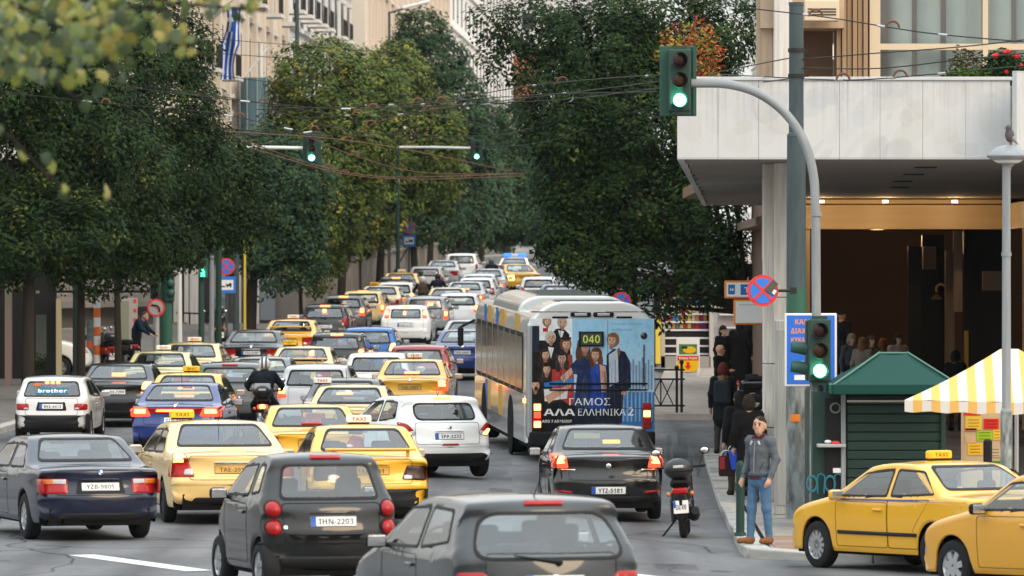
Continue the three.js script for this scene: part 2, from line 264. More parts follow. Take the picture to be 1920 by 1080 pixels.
  for (let i = 0; i < n; i++) {
    const Q = [cp[i][0] + N[i][0] * (c[i] + r[i]), cp[i][1] + N[i][1] * (c[i] + r[i])]; zmax = Math.max(zmax, Q[0]);
    const zb = clamp(zmax + .0 * i, .1, L - .12), rowp = [];
    for (let j = 0; j <= NA; j++) { const x = (XQ[i] - r[i]) * j / NA, s = c[i] * (j / NA) ** 2; rowp.push([x, cp[i][1] + N[i][1] * s, cp[i][0] + N[i][0] * s]); }
    for (let k = 1; k <= NB; k++) { const a = k / NB * Math.PI / 2, s = c[i] + r[i] * (1 - Math.cos(a)); rowp.push([XQ[i] - r[i] + r[i] * Math.sin(a), cp[i][1] + N[i][1] * s, cp[i][0] + N[i][0] * s]); }
    const B = [zb, Math.min(bottom(zb), Q[1] - .01)];
    for (let m = 1; m <= NC; m++) { const t = m / NC, z = lerp(Q[0], B[0], t), y = lerp(Q[1], B[1], t); rowp.push([X(z, y) - (m === NC ? .015 : 0), y, z]); }
    for (let j = half; j >= 1; j--) pos.push(-rowp[j][0], rowp[j][1], -rowp[j][2]);
    for (let j = 0; j <= half; j++) pos.push(rowp[j][0], rowp[j][1], -rowp[j][2]);
  }
  for (let i = 0; i < n - 1; i++) for (let j = 0; j < cols - 1; j++) {
    const a = i * cols + j, q = [a, a + 1, a + cols, a + cols + 1]; let x = 0, y = 0, z = 0; for (const k of q) { x += pos[k * 3] / 4; y += pos[k * 3 + 1] / 4; z -= pos[k * 3 + 2] / 4; }
    const jj = Math.abs(j + .5 - half);
    let cut = false;
    if (jj < NA + NB && i < apex) cut = inPoly(hole.r, x, y); else if (jj < NA + NB) cut = inPoly(hole.f, x, y); else cut = hole.s.some(p => inPoly(p, z, y));
    if (!cut) idx.push(q[0], q[2], q[1], q[1], q[2], q[3]);
  }
  const g = new THREE.BufferGeometry(); g.setAttribute('position', new THREE.Float32BufferAttribute(pos, 3)); g.setIndex(idx); g.computeVertexNormals();
  g.setAttribute('uv', new THREE.Float32BufferAttribute(new Float32Array(pos.length / 3 * 2), 2));
  return { T, g, L, w, h, belt, wr, kL, kw, kh, X, rearP, frontP, sideP, rearWin, wind, sides, band, wz, cp, apex, rearBase, lod, sx, sz };
}
const mirror = g => { const h = g.clone().scale(-1, 1, 1); return h; };
const bodyCache = {};
function makeCar(S) {
  const key = [S.type, S.L, S.w, S.h, S.lod, S.shapeKey].join('|');
  const K = bodyCache[key] || (bodyCache[key] = carBody(S)), { T, L, w, h, kw, kh, kL, lod, rearP, sideP } = K, pm = paintOf(S.color);
  const o = new THREE.Group(); o.name = numbered(S.name || 'car'); scene.add(o);
  const body = mk('body', K.g, pm, o);
  const win = (name, p, proj, mat) => { const q = inset(p, K.band), m = mk(name, sheet(q, proj, { off: .004, rings: 3, skirt: 0 }), mat, o); mk('window_seal', sheet(p, proj, { off: .006, inner: q, skirt: .012 }), M.trim, m); return m; };
  const gm = S.darkGlass ? M.dark : M.glass;
  const P = (pts, r = .03) => roundPoly(pts.map(K.sx), r * 1, lod ? .03 : .06);
  if (!K.win) {
    K.win = {}; const mkw = (p, proj) => { const q = inset(p, K.band); return [sheet(q, proj, { off: .004, rings: 3, skirt: 0 }), sheet(p, proj, { off: .006, inner: q, skirt: .012 })]; };
    K.win.rear = mkw(K.rearWin, rearP); K.win.front = mkw(K.wind, K.frontP); K.win.side = []; for (const p of K.sides) for (const s of [-1, 1]) K.win.side.push(mkw(p, sideP(s)));
  }
  const w2 = (name, pair, mat) => { const m = mk(name, pair[0], mat, o); mk('window_seal', pair[1], M.trim, m); };
  w2('rear_window', K.win.rear, gm); w2('windscreen', K.win.front, gm); for (const q of K.win.side) w2('side_window', q, gm);
  // cabin and floor
  if (!K.cabin) {
    const y0 = .34, s = [], hz = z => z * kL, bench = T.wheels[0] * kL + (S.type === 'sedan' ? .55 : S.type === 'smart' ? 0 : .40), front = S.type === 'smart' ? .75 : bench + .85;
    const top = K.belt + .02;
    for (const [z, full] of S.type === 'smart' ? [[front, 0]] : [[bench, 1], [front, 0]]) for (const x of [-.36, .36]) {
      s.push(rbox(full ? .70 : .48, top - y0 - .12, .14, .05, x * kw, (top + y0) / 2 - .06, -z).rotateX(0));
      s.push(rbox(.27, .19, .10, .045, x * kw, top + .14, -z + .02), box(.02, .1, .02, x * kw - .06, top + .03, -z), box(.02, .1, .02, x * kw + .06, top + .03, -z));
      if (!full) s.push(rbox(.48, .14, .5, .05, x * kw, .5, -z - .3));
    }
    const dashz = (T.wind[0] ? T.ctrl[T.ctrl.length - 7][0] : 3) * kL - .3;
    s.push(rbox(w * 1.6, .22, .4, .06, 0, K.belt - .10, -dashz), new THREE.TorusGeometry(.18, .016, 6, 20).rotateX(-.4).translate(-.36 * kw, K.belt + .02, -dashz + .28));
    s.push(rbox(.2, .06, .02, .01, 0, h - .14, -dashz + .35));
    if (S.type !== 'smart') s.push(box(w * 1.55, .03, bench - .30, 0, K.belt - .02, -(bench + .22) / 2 - .05));
    K.cabin = merged(s);
    const u = [box(w * 1.7, .12, L - .5, 0, .26, -L / 2)]; for (const z of K.wz) u.push(box(w * 1.62, .5, Math.min(.72, 2 * (z - .22), 2 * (L - .22 - z)), 0, .45, -z)); u.push(box(w * 1.6, .22, .16, 0, .32, -.2));
    K.floor = merged(u);
  }
  mk('seats', K.cabin, M.seat, o); mk('underbody', K.floor, M.gap, o);
  // wheels
  const WG = wheelGeos(T.R, S.spokes || 5, lod), steer = S.steer || 0;
  K.wz.forEach((z, i) => { for (const s of [-1, 1]) { const q = new THREE.Group(); q.name = 'wheel'; q.position.set(s * (w - .105), T.R, -z); q.rotation.y = i ? steer : 0; if (s < 0) q.scale.x = -1; o.add(q); mk('tyre', WG.tyre, M.rubber, q); mk('rim', WG.rim, S.rimMat || M.rim, q); mk('hub', WG.hub, M.black, q); } });
  // tail lights
  const tailPoly = S.tail || T.tail, lights = [];
  if (tailPoly) for (const s of [-1, 1]) {
    const p = P(tailPoly.map(q => [q[0] * s, q[1]]), .035), lit = S.lit;
    const m = mk('tail_light', sheet(p, rearP, { off: .008, bulge: .012, rings: 3 }), lit ? M.lit : S.tailMat || M.red, o);
    const b = bbox(p), cx = (b[0] + b[2]) / 2, cy = (b[1] + b[3]) / 2, q = (x0, y0, x1, y1) => roundPoly([[lerp(b[0], b[2], x0), lerp(b[1], b[3], y0)], [lerp(b[0], b[2], x1), lerp(b[1], b[3], y0)], [lerp(b[0], b[2], x1), lerp(b[1], b[3], y1)], [lerp(b[0], b[2], x0), lerp(b[1], b[3], y1)]], .02);
    if (lit) mk('bulb', sheet(q(.22, .38, .78, .82), rearP, { off: .02, bulge: .012, rings: 3 }), M.hot, m);
    if (S.indicator) mk('indicator', sheet(s > 0 ? q(.05, .62, .98, .96) : q(.02, .62, .95, .96), rearP, { off: .016, bulge: .006, rings: 3 }), S.indicator === 'clear' ? M.clear : M.orange, m);
    else if (lod && !lit) mk('reversing_light', sheet(s > 0 ? q(.05, .08, .4, .36) : q(.6, .08, .95, .36), rearP, { off: .017, bulge: .004, rings: 2 }), M.clear, m);
    if (S.wrap) mk('tail_light_side', sheet(roundPoly(S.wrap.map(K.sz), .03), sideP(s), { off: .008, bulge: .008, rings: 3 }), S.tailMat || M.red, m);
  }
  if (S.third) mk('brake_light', sheet(P([[-.17 + T.third[0], T.third[1]], [.17, T.third[1]], [.17, T.third[1] + .032], [-.17, T.third[1] + .032]], .01), rearP, { off: .02, bulge: .004, rings: 2 }), S.third === 1 ? M.third : M.red, o);
  // boot lid seam, bumper seam, plate, handle
  if (lod) {
    const lid = P(T.lid, .06), li = inset(lid, .006);
    mk('boot_lid_gap', sheet(lid, rearP, { off: .0035, inner: li, skirt: .002 }), M.gap, o);
    const bp = P([[-.82, .545], [.82, .545], [.82, .56], [-.82, .56]], .004); mk('bumper_seam', sheet(bp, rearP, { off: .003, rings: 1, skirt: 0 }), M.gap, o);
  }
  if (S.bumper) {
    const y1 = S.bumper;
    const m = mk('rear_bumper', [sheet(P([[-.80, .27], [.80, .27], [.81, y1], [-.81, y1]], .03), rearP, { off: .02, bulge: .004, rings: 3, skirt: .04 }), ...[-1, 1].map(s => sheet(roundPoly([[.05, .29], [T.wheels[0] * kL - T.R - .07, .29], [T.wheels[0] * kL - T.R - .05, y1], [.05, y1]], .02), sideP(s), { off: .014, rings: 2, skirt: .03 }))], S.bumperMat || M.trim, o);
  } else mk('rear_valance', sheet(P([[-.62, .262], [.62, .262], [.52, .38], [-.52, .38]], .03), rearP, { off: .006, rings: 2, skirt: .03 }), M.trim, o);
  const [px, py] = S.plateAt || T.plate;
  if (S.plate) {
    const rec = mk('plate_recess', sheet(P([[px - .34, py - .095], [px + .34, py - .095], [px + .30, py + .10], [px - .30, py + .10]], .03), rearP, { off: .004, rings: 2, skirt: .002 }), S.recess || pm, o);
    mk('number_plate', sheet(P([[px - .26, py - .058], [px + .26, py - .058], [px + .26, py + .058], [px - .26, py + .058]], .008), rearP, { off: .012, rings: 1, skirt: .012, uv: PRINTS[S.plate] }), printMat, o);
    if (lod && S.handle !== 0) mk('handle', sheet(P([[px - .26, py + .085], [px + .26, py + .085], [px + .25, py + .112], [px - .25, py + .112]], .01), rearP, { off: .024, rings: 2, skirt: .03 }), S.handle || pm, o);
  }
  if (S.badge) { const q = []; for (let i = 0; i < 14; i++) q.push([Math.cos(i / 14 * 6.283) * .042, S.badge + Math.sin(i / 14 * 6.283) * .042]); mk('badge', sheet(q, rearP, { off: .016, bulge: .004, rings: 2, skirt: .02, uv: S.badgePrint ? PRINTS[S.badgePrint] : null }), S.badgePrint ? printMat : M.chrome, o); }
  // doors, handles, mirrors
  const mz = K.sides[K.sides.length - 1], mb = bbox(mz), mirZ = mb[2] - .12, mirY = K.belt + .06;
  for (const s of [-1, 1]) {
    const mm = mk('side_mirror', [rbox(.20, .13, .10, .045, s * (w + .10), mirY, -mirZ), bar(V(s * (w - .06), mirY - .05, -mirZ - .02), V(s * (w + .04), mirY - .03, -mirZ), .022)], S.mirrorMat || pm, o);
    mk('mirror_glass', rbox(.165, .10, .012, .005, s * (w + .10), mirY, -mirZ + .05), M.chrome, mm);
    if (lod && S.doors !== 0) {
      const z1 = bbox(K.sides[K.sides.length - 1]), a = z1[0] - .03, b = z1[2] + .03, y0 = T.sill + .07;
      const q = roundPoly([[a, y0], [b, y0], [b, K.belt - .02], [a, K.belt - .02]], .05), d = mk('door_gap', sheet(q, sideP(s), { off: .003, inner: inset(q, .0055), skirt: .002 }), M.gap, o);
      mk('door_handle', rbox(.03, .035, .19, .012, s * (K.X(a + .2, K.belt - .12) + .012), K.belt - .12, -(a + .2)), S.handleMat || pm, o);
    }
  }
  if (S.antenna) mk('antenna', bar(V(0, h - .02, -K.cp[K.apex][0] + .45), V(0, h + .20, -K.cp[K.apex][0] + .72), .006, .003), M.black, o);
  if (S.wiper) mk('rear_wiper', [bar(rearP(.04, T.rear[0][1] * kh - .02, .03), rearP(-.36, T.rear[0][1] * kh + .035, .035), .011, .007), ball(.03, ...rearP(.04, T.rear[0][1] * kh - .02, .02).toArray())], M.black, o);
  if (S.spoiler) { const y = S.spoiler * kh, z = K.rearBase(0, S.spoilY || y - .08); mk('spoiler', [rbox(w * 1.5, .035, .16, .016, 0, y, -z - .05), rbox(.05, .1, .1, .02, -w * .62, y - .06, -z - .08), rbox(.05, .1, .1, .02, w * .62, y - .06, -z - .08)], pm, o); }
  if (S.taxi) {
    const z = -(S.type === 'sedan' ? 2.05 : 1.6) * kL, sg = mk('taxi_sign', rbox(.36, .11, .12, .03, S.signX || 0, h + .065, z), S.taxi === 'white' || S.taxi === 'pale' ? M.sign : M.signy, o);
    mk('sign_face', new THREE.PlaneGeometry(.32, .085).translate(S.signX || 0, h + .065, z + .0625), printMat, sg); const uvp = PRINTS['taxi_' + S.taxi], uva = sg.children[0].geometry.attributes.uv; for (let i = 0; i < uva.count; i++) uva.setXY(i, uvp[0] + uva.getX(i) * uvp[2], 1 - uvp[1] - (1 - uva.getY(i)) * uvp[3]);
    mk('sign_foot', rbox(.3, .03, .1, .01, S.signX || 0, h + .005, z), M.black, sg);
  }
  if (S.exhaust) mk('exhaust', new THREE.CylinderGeometry(.035, .035, .2, 12, 1, true).rotateX(Math.PI / 2).translate(S.exhaust, .27, -.12), M.chrome, o);
  if (S.front) for (const s of [-1, 1]) { mk('headlight', sheet(P([[s * .46, .62], [s * .76, .62], [s * .74, .77], [s * .5, .75]], .04), K.frontP, { off: .01, bulge: .01 }), M.clear, o); }
  o.position.set(S.x, ground(S.x, S.d), -S.d); o.rotation.order = 'YXZ'; o.rotation.y = (S.yaw || -2.4) * Math.PI / 180; o.rotation.x = slope(S.x, S.d + 2.2);
  if (S.dy) o.position.y += S.dy;
  tag(o, S.label, S.cat || 'car', S.group);
  if (S.extra) S.extra(o, K, { P, rearP, sideP });
  return o;
}
const COL = { navy: [.004, .007, .028], black: [.003, .003, .0035], yel: [.80, .415, .022], pale: [.80, .555, .215], cream: [.76, .56, .25], white: [.90, .905, .90], silver: [.36, .38, .40], grey: [.085, .095, .11], dgrey: [.012, .014, .018], red: [.30, .018, .028], blue: [.015, .15, .52], dblue: [.008, .028, .17], char: [.006, .0065, .008] };
const CARS = 'cars queueing up the street', TAXIS = 'yellow taxis in the traffic';
const lowTail = [[.40, .64], [.80, .64], [.80, .84], [.40, .84]];
[
  // nearest row, turning in from the junction
  { name: 'hatchback', type: 'hatch', lod: 2, x: .40, d: 49.2, yaw: 17, w: .875, h: 1.50, handle: 0, color: [.022, .026, .031], label: 'dark grey hatchback nearest the camera, cut by the bottom edge, wide rear window', wiper: 1, antenna: 1, badge: .78, mirrorMat: M.black, third: 2, plate: 'NZE-6115', shapeKey: 'a', shape: { rear: [[-.70, .92], [.70, .92], [.56, 1.335], [-.56, 1.335]], rearR: .17, bow: 1.5, tail: [[.50, .64], [.80, .60], [.80, .82], [.58, .82]] } },
  { name: 'city_car', type: 'smart', lod: 2, x: -1.93, d: 61, yaw: 17, color: COL.char, label: 'small black two-seat city car with round stacked tail lights and IHN plate', plate: 'IHN-2203', mirrorMat: M.black, third: 2, spokes: 6,
    extra: (o, K, { P, rearP, sideP }) => { for (const s of [-1, 1]) for (const y of [.73, .93]) { const q = []; for (let i = 0; i < 18; i++) q.push([s * .64 + Math.cos(i / 18 * 6.283) * .078, y + Math.sin(i / 18 * 6.283) * .085]); const b = mk('tail_light', sheet(q, rearP, { off: .02, bulge: .03, rings: 3, skirt: .04 }), M.red, o); mk('lamp_rim', sheet(q.map(p => [s * .64 + (p[0] - s * .64) * 1.14, y + (p[1] - y) * 1.14]), rearP, { off: .018, inner: q, skirt: .03 }), M.trim, b); }
      mk('lower_bumper', sheet(P([[-.62, .28], [.62, .28], [.54, .42], [-.54, .42]], .05), rearP, { off: .012, bulge: .006, rings: 3 }), M.trim, o); mk('bumper_slot', sheet(P([[-.44, .60], [.44, .60], [.50, .66], [-.50, .66]], .02), rearP, { off: .004, rings: 2, skirt: 0 }), M.gap, o); mk('filler_cap', sheet(P([[-.55, .71], [-.50, .71], [-.50, .76], [-.55, .76]], .02), rearP, { off: .01, rings: 2 }), M.chrome, o); } },
  { name: 'sedan', type: 'sedan', lod: 2, x: -5.42, d: 74, yaw: 17.5, w: .85, h: 1.39, color: COL.navy, label: 'dark navy saloon at far left turning left, YZB 9805 plate', plate: 'YZB-9805', spokes: 8, antenna: 0, badge: .905, badgePrint: 'roundel', exhaust: -.52, third: 0, indicator: 'clear', tail: [[.44, .645], [.82, .645], [.82, .845], [.44, .845]], wrap: [[.03, .645], [.22, .65], [.24, .84], [.05, .845]], recess: M.black, plateAt: [0, .735], shapeKey: 'b', steer: .1,
    extra: (o, K, { P, rearP }) => { for (const s of [-1, 1]) mk('indicator', sheet(P([[s * .62, .765], [s * .81, .765], [s * .81, .838], [s * .62, .838]], .01), rearP, { off: .024, rings: 2 }), M.orange, o); } },
  { name: 'taxi', type: 'sedan', lod: 2, x: -3.92, d: 79.2, yaw: 11, L: 4.8, w: .91, h: 1.45, color: COL.pale, label: 'pale yellow taxi saloon between the navy saloon and the black city car', cat: 'taxi', group: TAXIS, plate: 'TAE-3916', taxi: 'yellow', signX: -.46, antenna: 1, third: 0, tail: [[.52, .66], [.86, .66], [.80, .98], [.64, .98]], handle: M.chrome, rimMat: M.black, shapeKey: 'c', plateAt: [0, .76],
    extra: (o, K, { P, rearP }) => { mk('brake_light', sheet(P([[-.13, 1.0], [.20, 1.0], [.20, 1.022], [-.13, 1.022]], .008), rearP, { off: .014, rings: 1 }), M.third, o); for (const s of [-1, 1]) mk('bulb', sheet(P([[s * .66, .87], [s * .80, .87], [s * .77, .965], [s * .67, .965]], .02), rearP, { off: .022, bulge: .008, rings: 2 }), M.hot, o); } },
  { name: 'taxi', type: 'sedan', lod: 2, x: -1.95, d: 77.9, yaw: 7, L: 4.2, w: .84, h: 1.42, color: COL.yel, label: 'deep yellow taxi with boot spoiler and black bumper behind the city car', cat: 'taxi', group: TAXIS, plate: 'TAE-7451', taxi: 'white', bumper: .55, spoiler: 1.10, spoilY: .97, tail: [[.44, .68], [.80, .66], [.80, .86], [.52, .88]], tailMat: std([.03, .006, .006], .3), handleMat: M.black },
  { name: 'hatchback', type: 'hatch', lod: 2, x: -1.08, d: 98.8, yaw: 21, L: 3.96, w: .87, h: 1.46, color: COL.white, label: 'white rounded hatchback in the middle, turned left, with lit tail lights', plate: 'IPP-2232', third: 1, lit: 0, antenna: 1, spokes: 0, rimMat: M.black, bumper: 0, badge: .89, shapeKey: 'd', shape: { rear: [[-.56, 1.02], [.56, 1.02], [.54, 1.33], [-.54, 1.33]], rearR: .12, bow: 1.5, tail: [[.56, .80], [.70, .74], [.82, .82], [.82, 1.0], [.70, .96]] },
    extra: (o, K, { P, rearP, sideP }) => { for (const s of [-1, 1]) mk('bulb', sheet(P([[s * .64, .77], [s * .72, .76], [s * .80, .86], [s * .74, .88]], .02), rearP, { off: .024, bulge: .012, rings: 2 }), M.hot, o);
      mk('lower_bumper', sheet(P([[-.62, .27], [.62, .27], [.74, .40], [.62, .44], [-.62, .44], [-.74, .40]], .05), rearP, { off: .012, rings: 3 }), M.trim, o); mk('fog_light', sheet(P([[-.16, .58], [.16, .58], [.13, .615], [-.13, .615]], .01), rearP, { off: .01, bulge: .006, rings: 2 }), M.red, o); } },
  { name: 'sedan', type: 'sedan', lod: 2, x: 1.50, d: 86.7, yaw: 3, w: .88, h: 1.47, color: [.006, .0055, .006], label: 'black saloon with YTZ plate stopped behind the bus', plate: 'YTZ-5181', plateAt: [0, .47], third: 0, badge: .86, lit: 1, tail: [[.60, .80], [.84, .80], [.84, 1.0], [.64, .98]], wrap: [[.03, .80], [.20, .82], [.16, .97], [.05, 1.0]], shapeKey: 'e', spokes: 6,
    extra: (o, K, { P, rearP }) => { mk('brake_light', sheet(P([[-.02, 1.15], [.24, 1.15], [.24, 1.185], [-.02, 1.185]], .01), rearP, { off: .012, rings: 1 }), M.third, o); for (const s of [-1, 1]) { mk('chrome_strip', sheet(P([[s * .50, .765], [s * .84, .765], [s * .84, .785], [s * .5, .785]], .006), rearP, { off: .012, rings: 1 }), M.chrome, o); mk('reflector', sheet(P([[s * .55, .42], [s * .80, .44], [s * .80, .475], [s * .55, .455]], .01), rearP, { off: .012, rings: 1 }), M.red, o); } } },
  { name: 'taxi', type: 'sedan', lod: 2, x: 6.57, d: 70.5, yaw: 31, w: .87, h: 1.43, color: COL.yel, label: 'yellow taxi seen from its side at the kerb by the striped awning', cat: 'taxi', group: TAXIS, taxi: 'yellow', plate: 'TAZ-1283', spokes: 12, handleMat: 0, antenna: 0, steer: .0, shapeKey: 'f', shape: { side: [[[.98, 1.0], [1.95, .955], [1.95, 1.315], [1.36, 1.30]], [[2.02, .955], [3.14, .94], [2.62, 1.26], [2.02, 1.315]]] },
    extra: (o, K, { sideP }) => { for (const s of [-1, 1]) { mk('side_strip', sheet(roundPoly([[1.33, .47], [3.1, .47], [3.1, .515], [1.33, .515]], .01), sideP(s), { off: .016, rings: 1 }), M.trim, o); mk('blue_line', sheet(roundPoly([[.3, .925], [3.3, .905], [3.3, .925], [.3, .945]], .008), sideP(s), { off: .005, rings: 1, skirt: 0 }), std([.03, .06, .25], .4), o);
      const a = [1.05, .31], q = roundPoly([[1.98, .31], [1.98, .93], [1.05, .95], [1.42, .55], [1.30, .31]], .05); mk('rear_door_gap', sheet(q, sideP(s), { off: .003, inner: inset(q, .008), skirt: .002 }), M.gap, o); } } },
  { name: 'taxi', type: 'sedan', lod: 2, x: 7.72, d: 62.4, yaw: 31, w: .88, h: 1.45, color: [.74, .36, .03], label: 'orange yellow taxi cut by the right edge, only its front wing shows', cat: 'taxi', group: TAXIS, plate: 'TAH-5507', spokes: 7, mirrorMat: M.black, steer: .05, shapeKey: 'g' },
  // second row
  { name: 'taxi', type: 'sedan', lod: 2, x: -3.22, d: 91.3, yaw: 5, h: 1.43, color: COL.yel, label: 'yellow taxi left of the white rounded hatchback, no roof sign lit', cat: 'taxi', group: TAXIS, plate: 'TAZ-1283', third: 2, tail: [[.50, .74], [.82, .70], [.82, .95], [.62, .94]] },
  { name: 'sedan', type: 'sedan', lod: 2, x: -6.65, d: 110.3, yaw: 0, w: .90, color: COL.dblue, label: 'dark blue saloon with a full-width lit red light bar', plate: 'ZZN-8840', lit: 1, antenna: 1, tail: [[.46, .78], [.86, .76], [.86, .96], [.52, .94]], plateAt: [0, .70], badge: 1.0,
    extra: (o, K, { P, rearP }) => { mk('light_bar', sheet(P([[-.36, .87], [.36, .87], [.34, .915], [-.34, .915]], .01), rearP, { off: .02, rings: 2 }), M.third, o); mk('light_strip', sheet(P([[-.52, .83], [.52, .83], [.52, .94], [-.52, .94]], .02), rearP, { off: .007, rings: 2 }), M.red, o); } },
  { name: 'hatchback', type: 'hatch', lod: 2, x: -9.65, d: 117.2, yaw: -2, L: 3.75, w: .80, h: 1.38, color: [.66, .66, .65], label: 'old white hatchback with a brother sticker in its rear window', plate: 'BKE-4413', third: 0, bumper: .60, recess: M.black, plateAt: [0, .80], tail: [[.50, .72], [.78, .72], [.78, .86], [.50, .86]], antenna: 0, shapeKey: 'h', shape: { tail: [[.50, .72], [.78, .72], [.78, .86], [.50, .86]], bow: .5 },
    extra: (o, K, { P, rearP }) => { mk('window_sticker', sheet(P([[-.36, 1.07], [.36, 1.07], [.33, 1.21], [-.33, 1.21]], .01), rearP, { off: .012, rings: 2, skirt: 0, uv: PRINTS.brother }), printMat, o); for (const x of [-.12, 0, .12]) mk('brake_light', sheet(P([[x - .045, 1.30], [x + .045, 1.30], [x + .045, 1.345], [x - .045, 1.345]], .01), rearP, { off: .014, rings: 1 }), M.third, o); mk('orange_sticker', sheet(P([[-.44, 1.24], [-.25, 1.24], [-.24, 1.31], [-.42, 1.31]], .01), rearP, { off: .011, rings: 1, skirt: 0 }), std([.45, .14, .05], .6), o); } },
  { name: 'sedan', type: 'sedan', lod: 2, x: -8.93, d: 125.4, yaw: 0, w: .88, color: COL.black, label: 'black saloon beside the old white hatchback, right tail light lit', plate: 'YMH-7206', lit: 0, tail: [[.56, .70], [.84, .68], [.82, 1.0], [.64, 1.0]],
    extra: (o, K, { P, rearP }) => { mk('brake_light', sheet(P([[-.14, 1.13], [.16, 1.13], [.16, 1.19], [-.14, 1.19]], .01), rearP, { off: .012, rings: 1 }), M.third, o); mk('bulb', sheet(P([[.60, .86], [.82, .86], [.78, .99], [.64, .99]], .03), rearP, { off: .024, bulge: .01, rings: 2 }), M.hot, o); } },
  { name: 'taxi', type: 'sedan', lod: 1, x: -6.82, d: 115.6, h: 1.47, color: COL.yel, label: 'yellow taxi with yellow roof sign just ahead of the dark blue saloon', cat: 'taxi', group: TAXIS, taxi: 'yellow', third: 1, lit: 1, plate: 'TAE-3916', antenna: 1 },
  { name: 'taxi', type: 'sedan', lod: 1, x: -3.20, d: 108.3, color: COL.pale, label: 'pale taxi with white sign between the scooter rider and white hatchback', cat: 'taxi', group: TAXIS, taxi: 'white', signX: -.62, plate: 'TAH-5507' },
  { name: 'sedan', type: 'sedan', lod: 1, x: -3.45, d: 113.2, color: COL.black, label: 'black saloon with lit third brake light beside the pale grey hatchback', third: 1, lit: 1, plate: 'ZYA-5972', antenna: 1 },
  { name: 'hatchback', type: 'hatch', lod: 1, x: -4.30, d: 122, w: .86, h: 1.5, color: [.55, .57, .60], label: 'pale grey hatchback with tall red tail lights right of the scooter rider', wiper: 1, antenna: 1, plate: 'IMK-2071', tail: [[.60, .78], [.82, .74], [.78, 1.02], [.70, .98]], lit: 1 },
  { name: 'taxi', type: 'sedan', lod: 2, x: -2.35, d: 128.6, w: .87, color: COL.yel, label: 'bright yellow taxi with both brake lights lit right of the red hatchback', cat: 'taxi', group: TAXIS, taxi: 'white', signX: .0, third: 1, lit: 1, plate: 'TAE-7451', badge: .97, antenna: 1, mirrorMat: paintOf(COL.yel), tail: [[.58, .74], [.85, .72], [.84, .99], [.66, .98]] },
  { name: 'hatchback', type: 'hatch', lod: 1, x: -3.25, d: 133.4, color: COL.white, label: 'white hatchback half hidden behind the bright yellow taxi', plate: 'NZE-6115', antenna: 1 },
  { name: 'hatchback', type: 'hatch', lod: 1, x: -2.36, d: 139.7, h: 1.49, color: COL.red, label: 'dark red hatchback, the only red car, beside the blue saloon', plate: 'ZHT-8302', lit: 1 },
  { name: 'sedan', type: 'sedan', lod: 2, x: -1.40, d: 157.6, w: .87, color: [.010, .035, .20], label: 'blue saloon with pale number plate left of the bus front', plate: 'YXX-3440', badge: .97, plateAt: [-.03, .80], tailMat: std([.09, .01, .02], .4) },
  { name: 'sedan', type: 'sedan', lod: 0, x: -1.36, d: 169, color: COL.silver, label: 'silver saloon whose roof shows above the blue saloon' },
  { name: 'taxi', type: 'sedan', lod: 1, x: -8.25, d: 142, h: 1.47, color: COL.cream, label: 'cream yellow taxi with pale orange roof sign near the no-left-turn sign', cat: 'taxi', group: TAXIS, taxi: 'pale', antenna: 1, plate: 'TAZ-1283' },
  { name: 'taxi', type: 'sedan', lod: 1, x: -8.54, d: 133.9, h: 1.47, color: [.62, .56, .28], label: 'pale taxi with white sign directly behind the black saloon roof', cat: 'taxi', group: TAXIS, taxi: 'white', antenna: 1, plate: 'TAH-5507' },
  { name: 'sedan', type: 'sedan', lod: 1, x: -7.34, d: 157.2, w: .89, color: COL.black, label: 'black saloon with blue-banded plate and chrome strip by the signpost', plate: 'YTZ-5181', badge: .98, antenna: 1, handle: M.chrome, mirrorMat: M.black },
  { name: 'taxi', type: 'sedan', lod: 1, x: -6.79, d: 169.7, color: COL.yel, label: 'yellow taxi with raised boot spoiler and white roof sign', cat: 'taxi', group: TAXIS, taxi: 'white', spoiler: 1.2, plate: 'TAE-3916' },
  { name: 'taxi', type: 'sedan', lod: 1, x: -5.34, d: 140.3, color: COL.cream, label: 'cream taxi with black and yellow chequered roof sign', cat: 'taxi', group: TAXIS, taxi: 'check', signX: -.4, spoiler: 1.12, antenna: 1, plate: 'TAZ-1283' },
  { name: 'sedan', type: 'sedan', lod: 1, x: -5.98, d: 130.8, color: COL.grey, label: 'grey saloon with roof antenna just ahead of the scooter rider', antenna: 1, plate: 'ZZN-8840', lit: 1 },
  { name: 'hatchback', type: 'hatch', lod: 1, x: -6.28, d: 123.9, w: .87, h: 1.50, color: [.11, .12, .125], label: 'dark grey hatchback with unlit red brake strip left of the scooter rider', third: 2, plate: 'IMK-2071', indicator: 1 },
  { name: 'hatchback', type: 'hatch', lod: 1, x: -4.79, d: 152.3, h: 1.49, color: COL.dgrey, label: 'black hatchback with amber-lit tail lights left of the bright blue hatchback', third: 1, lit: 1, antenna: 1, plate: 'BKE-4413' },
  { name: 'hatchback', type: 'hatch', lod: 1, x: -6.30, d: 188, h: 1.50, color: [.010, .012, .016], label: 'black hatchback with three-part brake light left of the white hatchback with high lamps', third: 1, wiper: 1, plate: 'IPP-2232' },
  { name: 'hatchback', type: 'hatch', lod: 1, x: -4.07, d: 158.2, h: 1.49, color: COL.blue, label: 'bright blue hatchback below the white hatchback with high lamps', lit: 0, antenna: 1, plate: 'ZYA-5972', mirrorMat: M.black,
    extra: (o, K, { P, rearP }) => mk('bulb', sheet(P([[.58, .82], [.76, .80], [.74, 1.02], [.64, 1.0]], .03), rearP, { off: .024, bulge: .01, rings: 2 }), M.hot, o) },
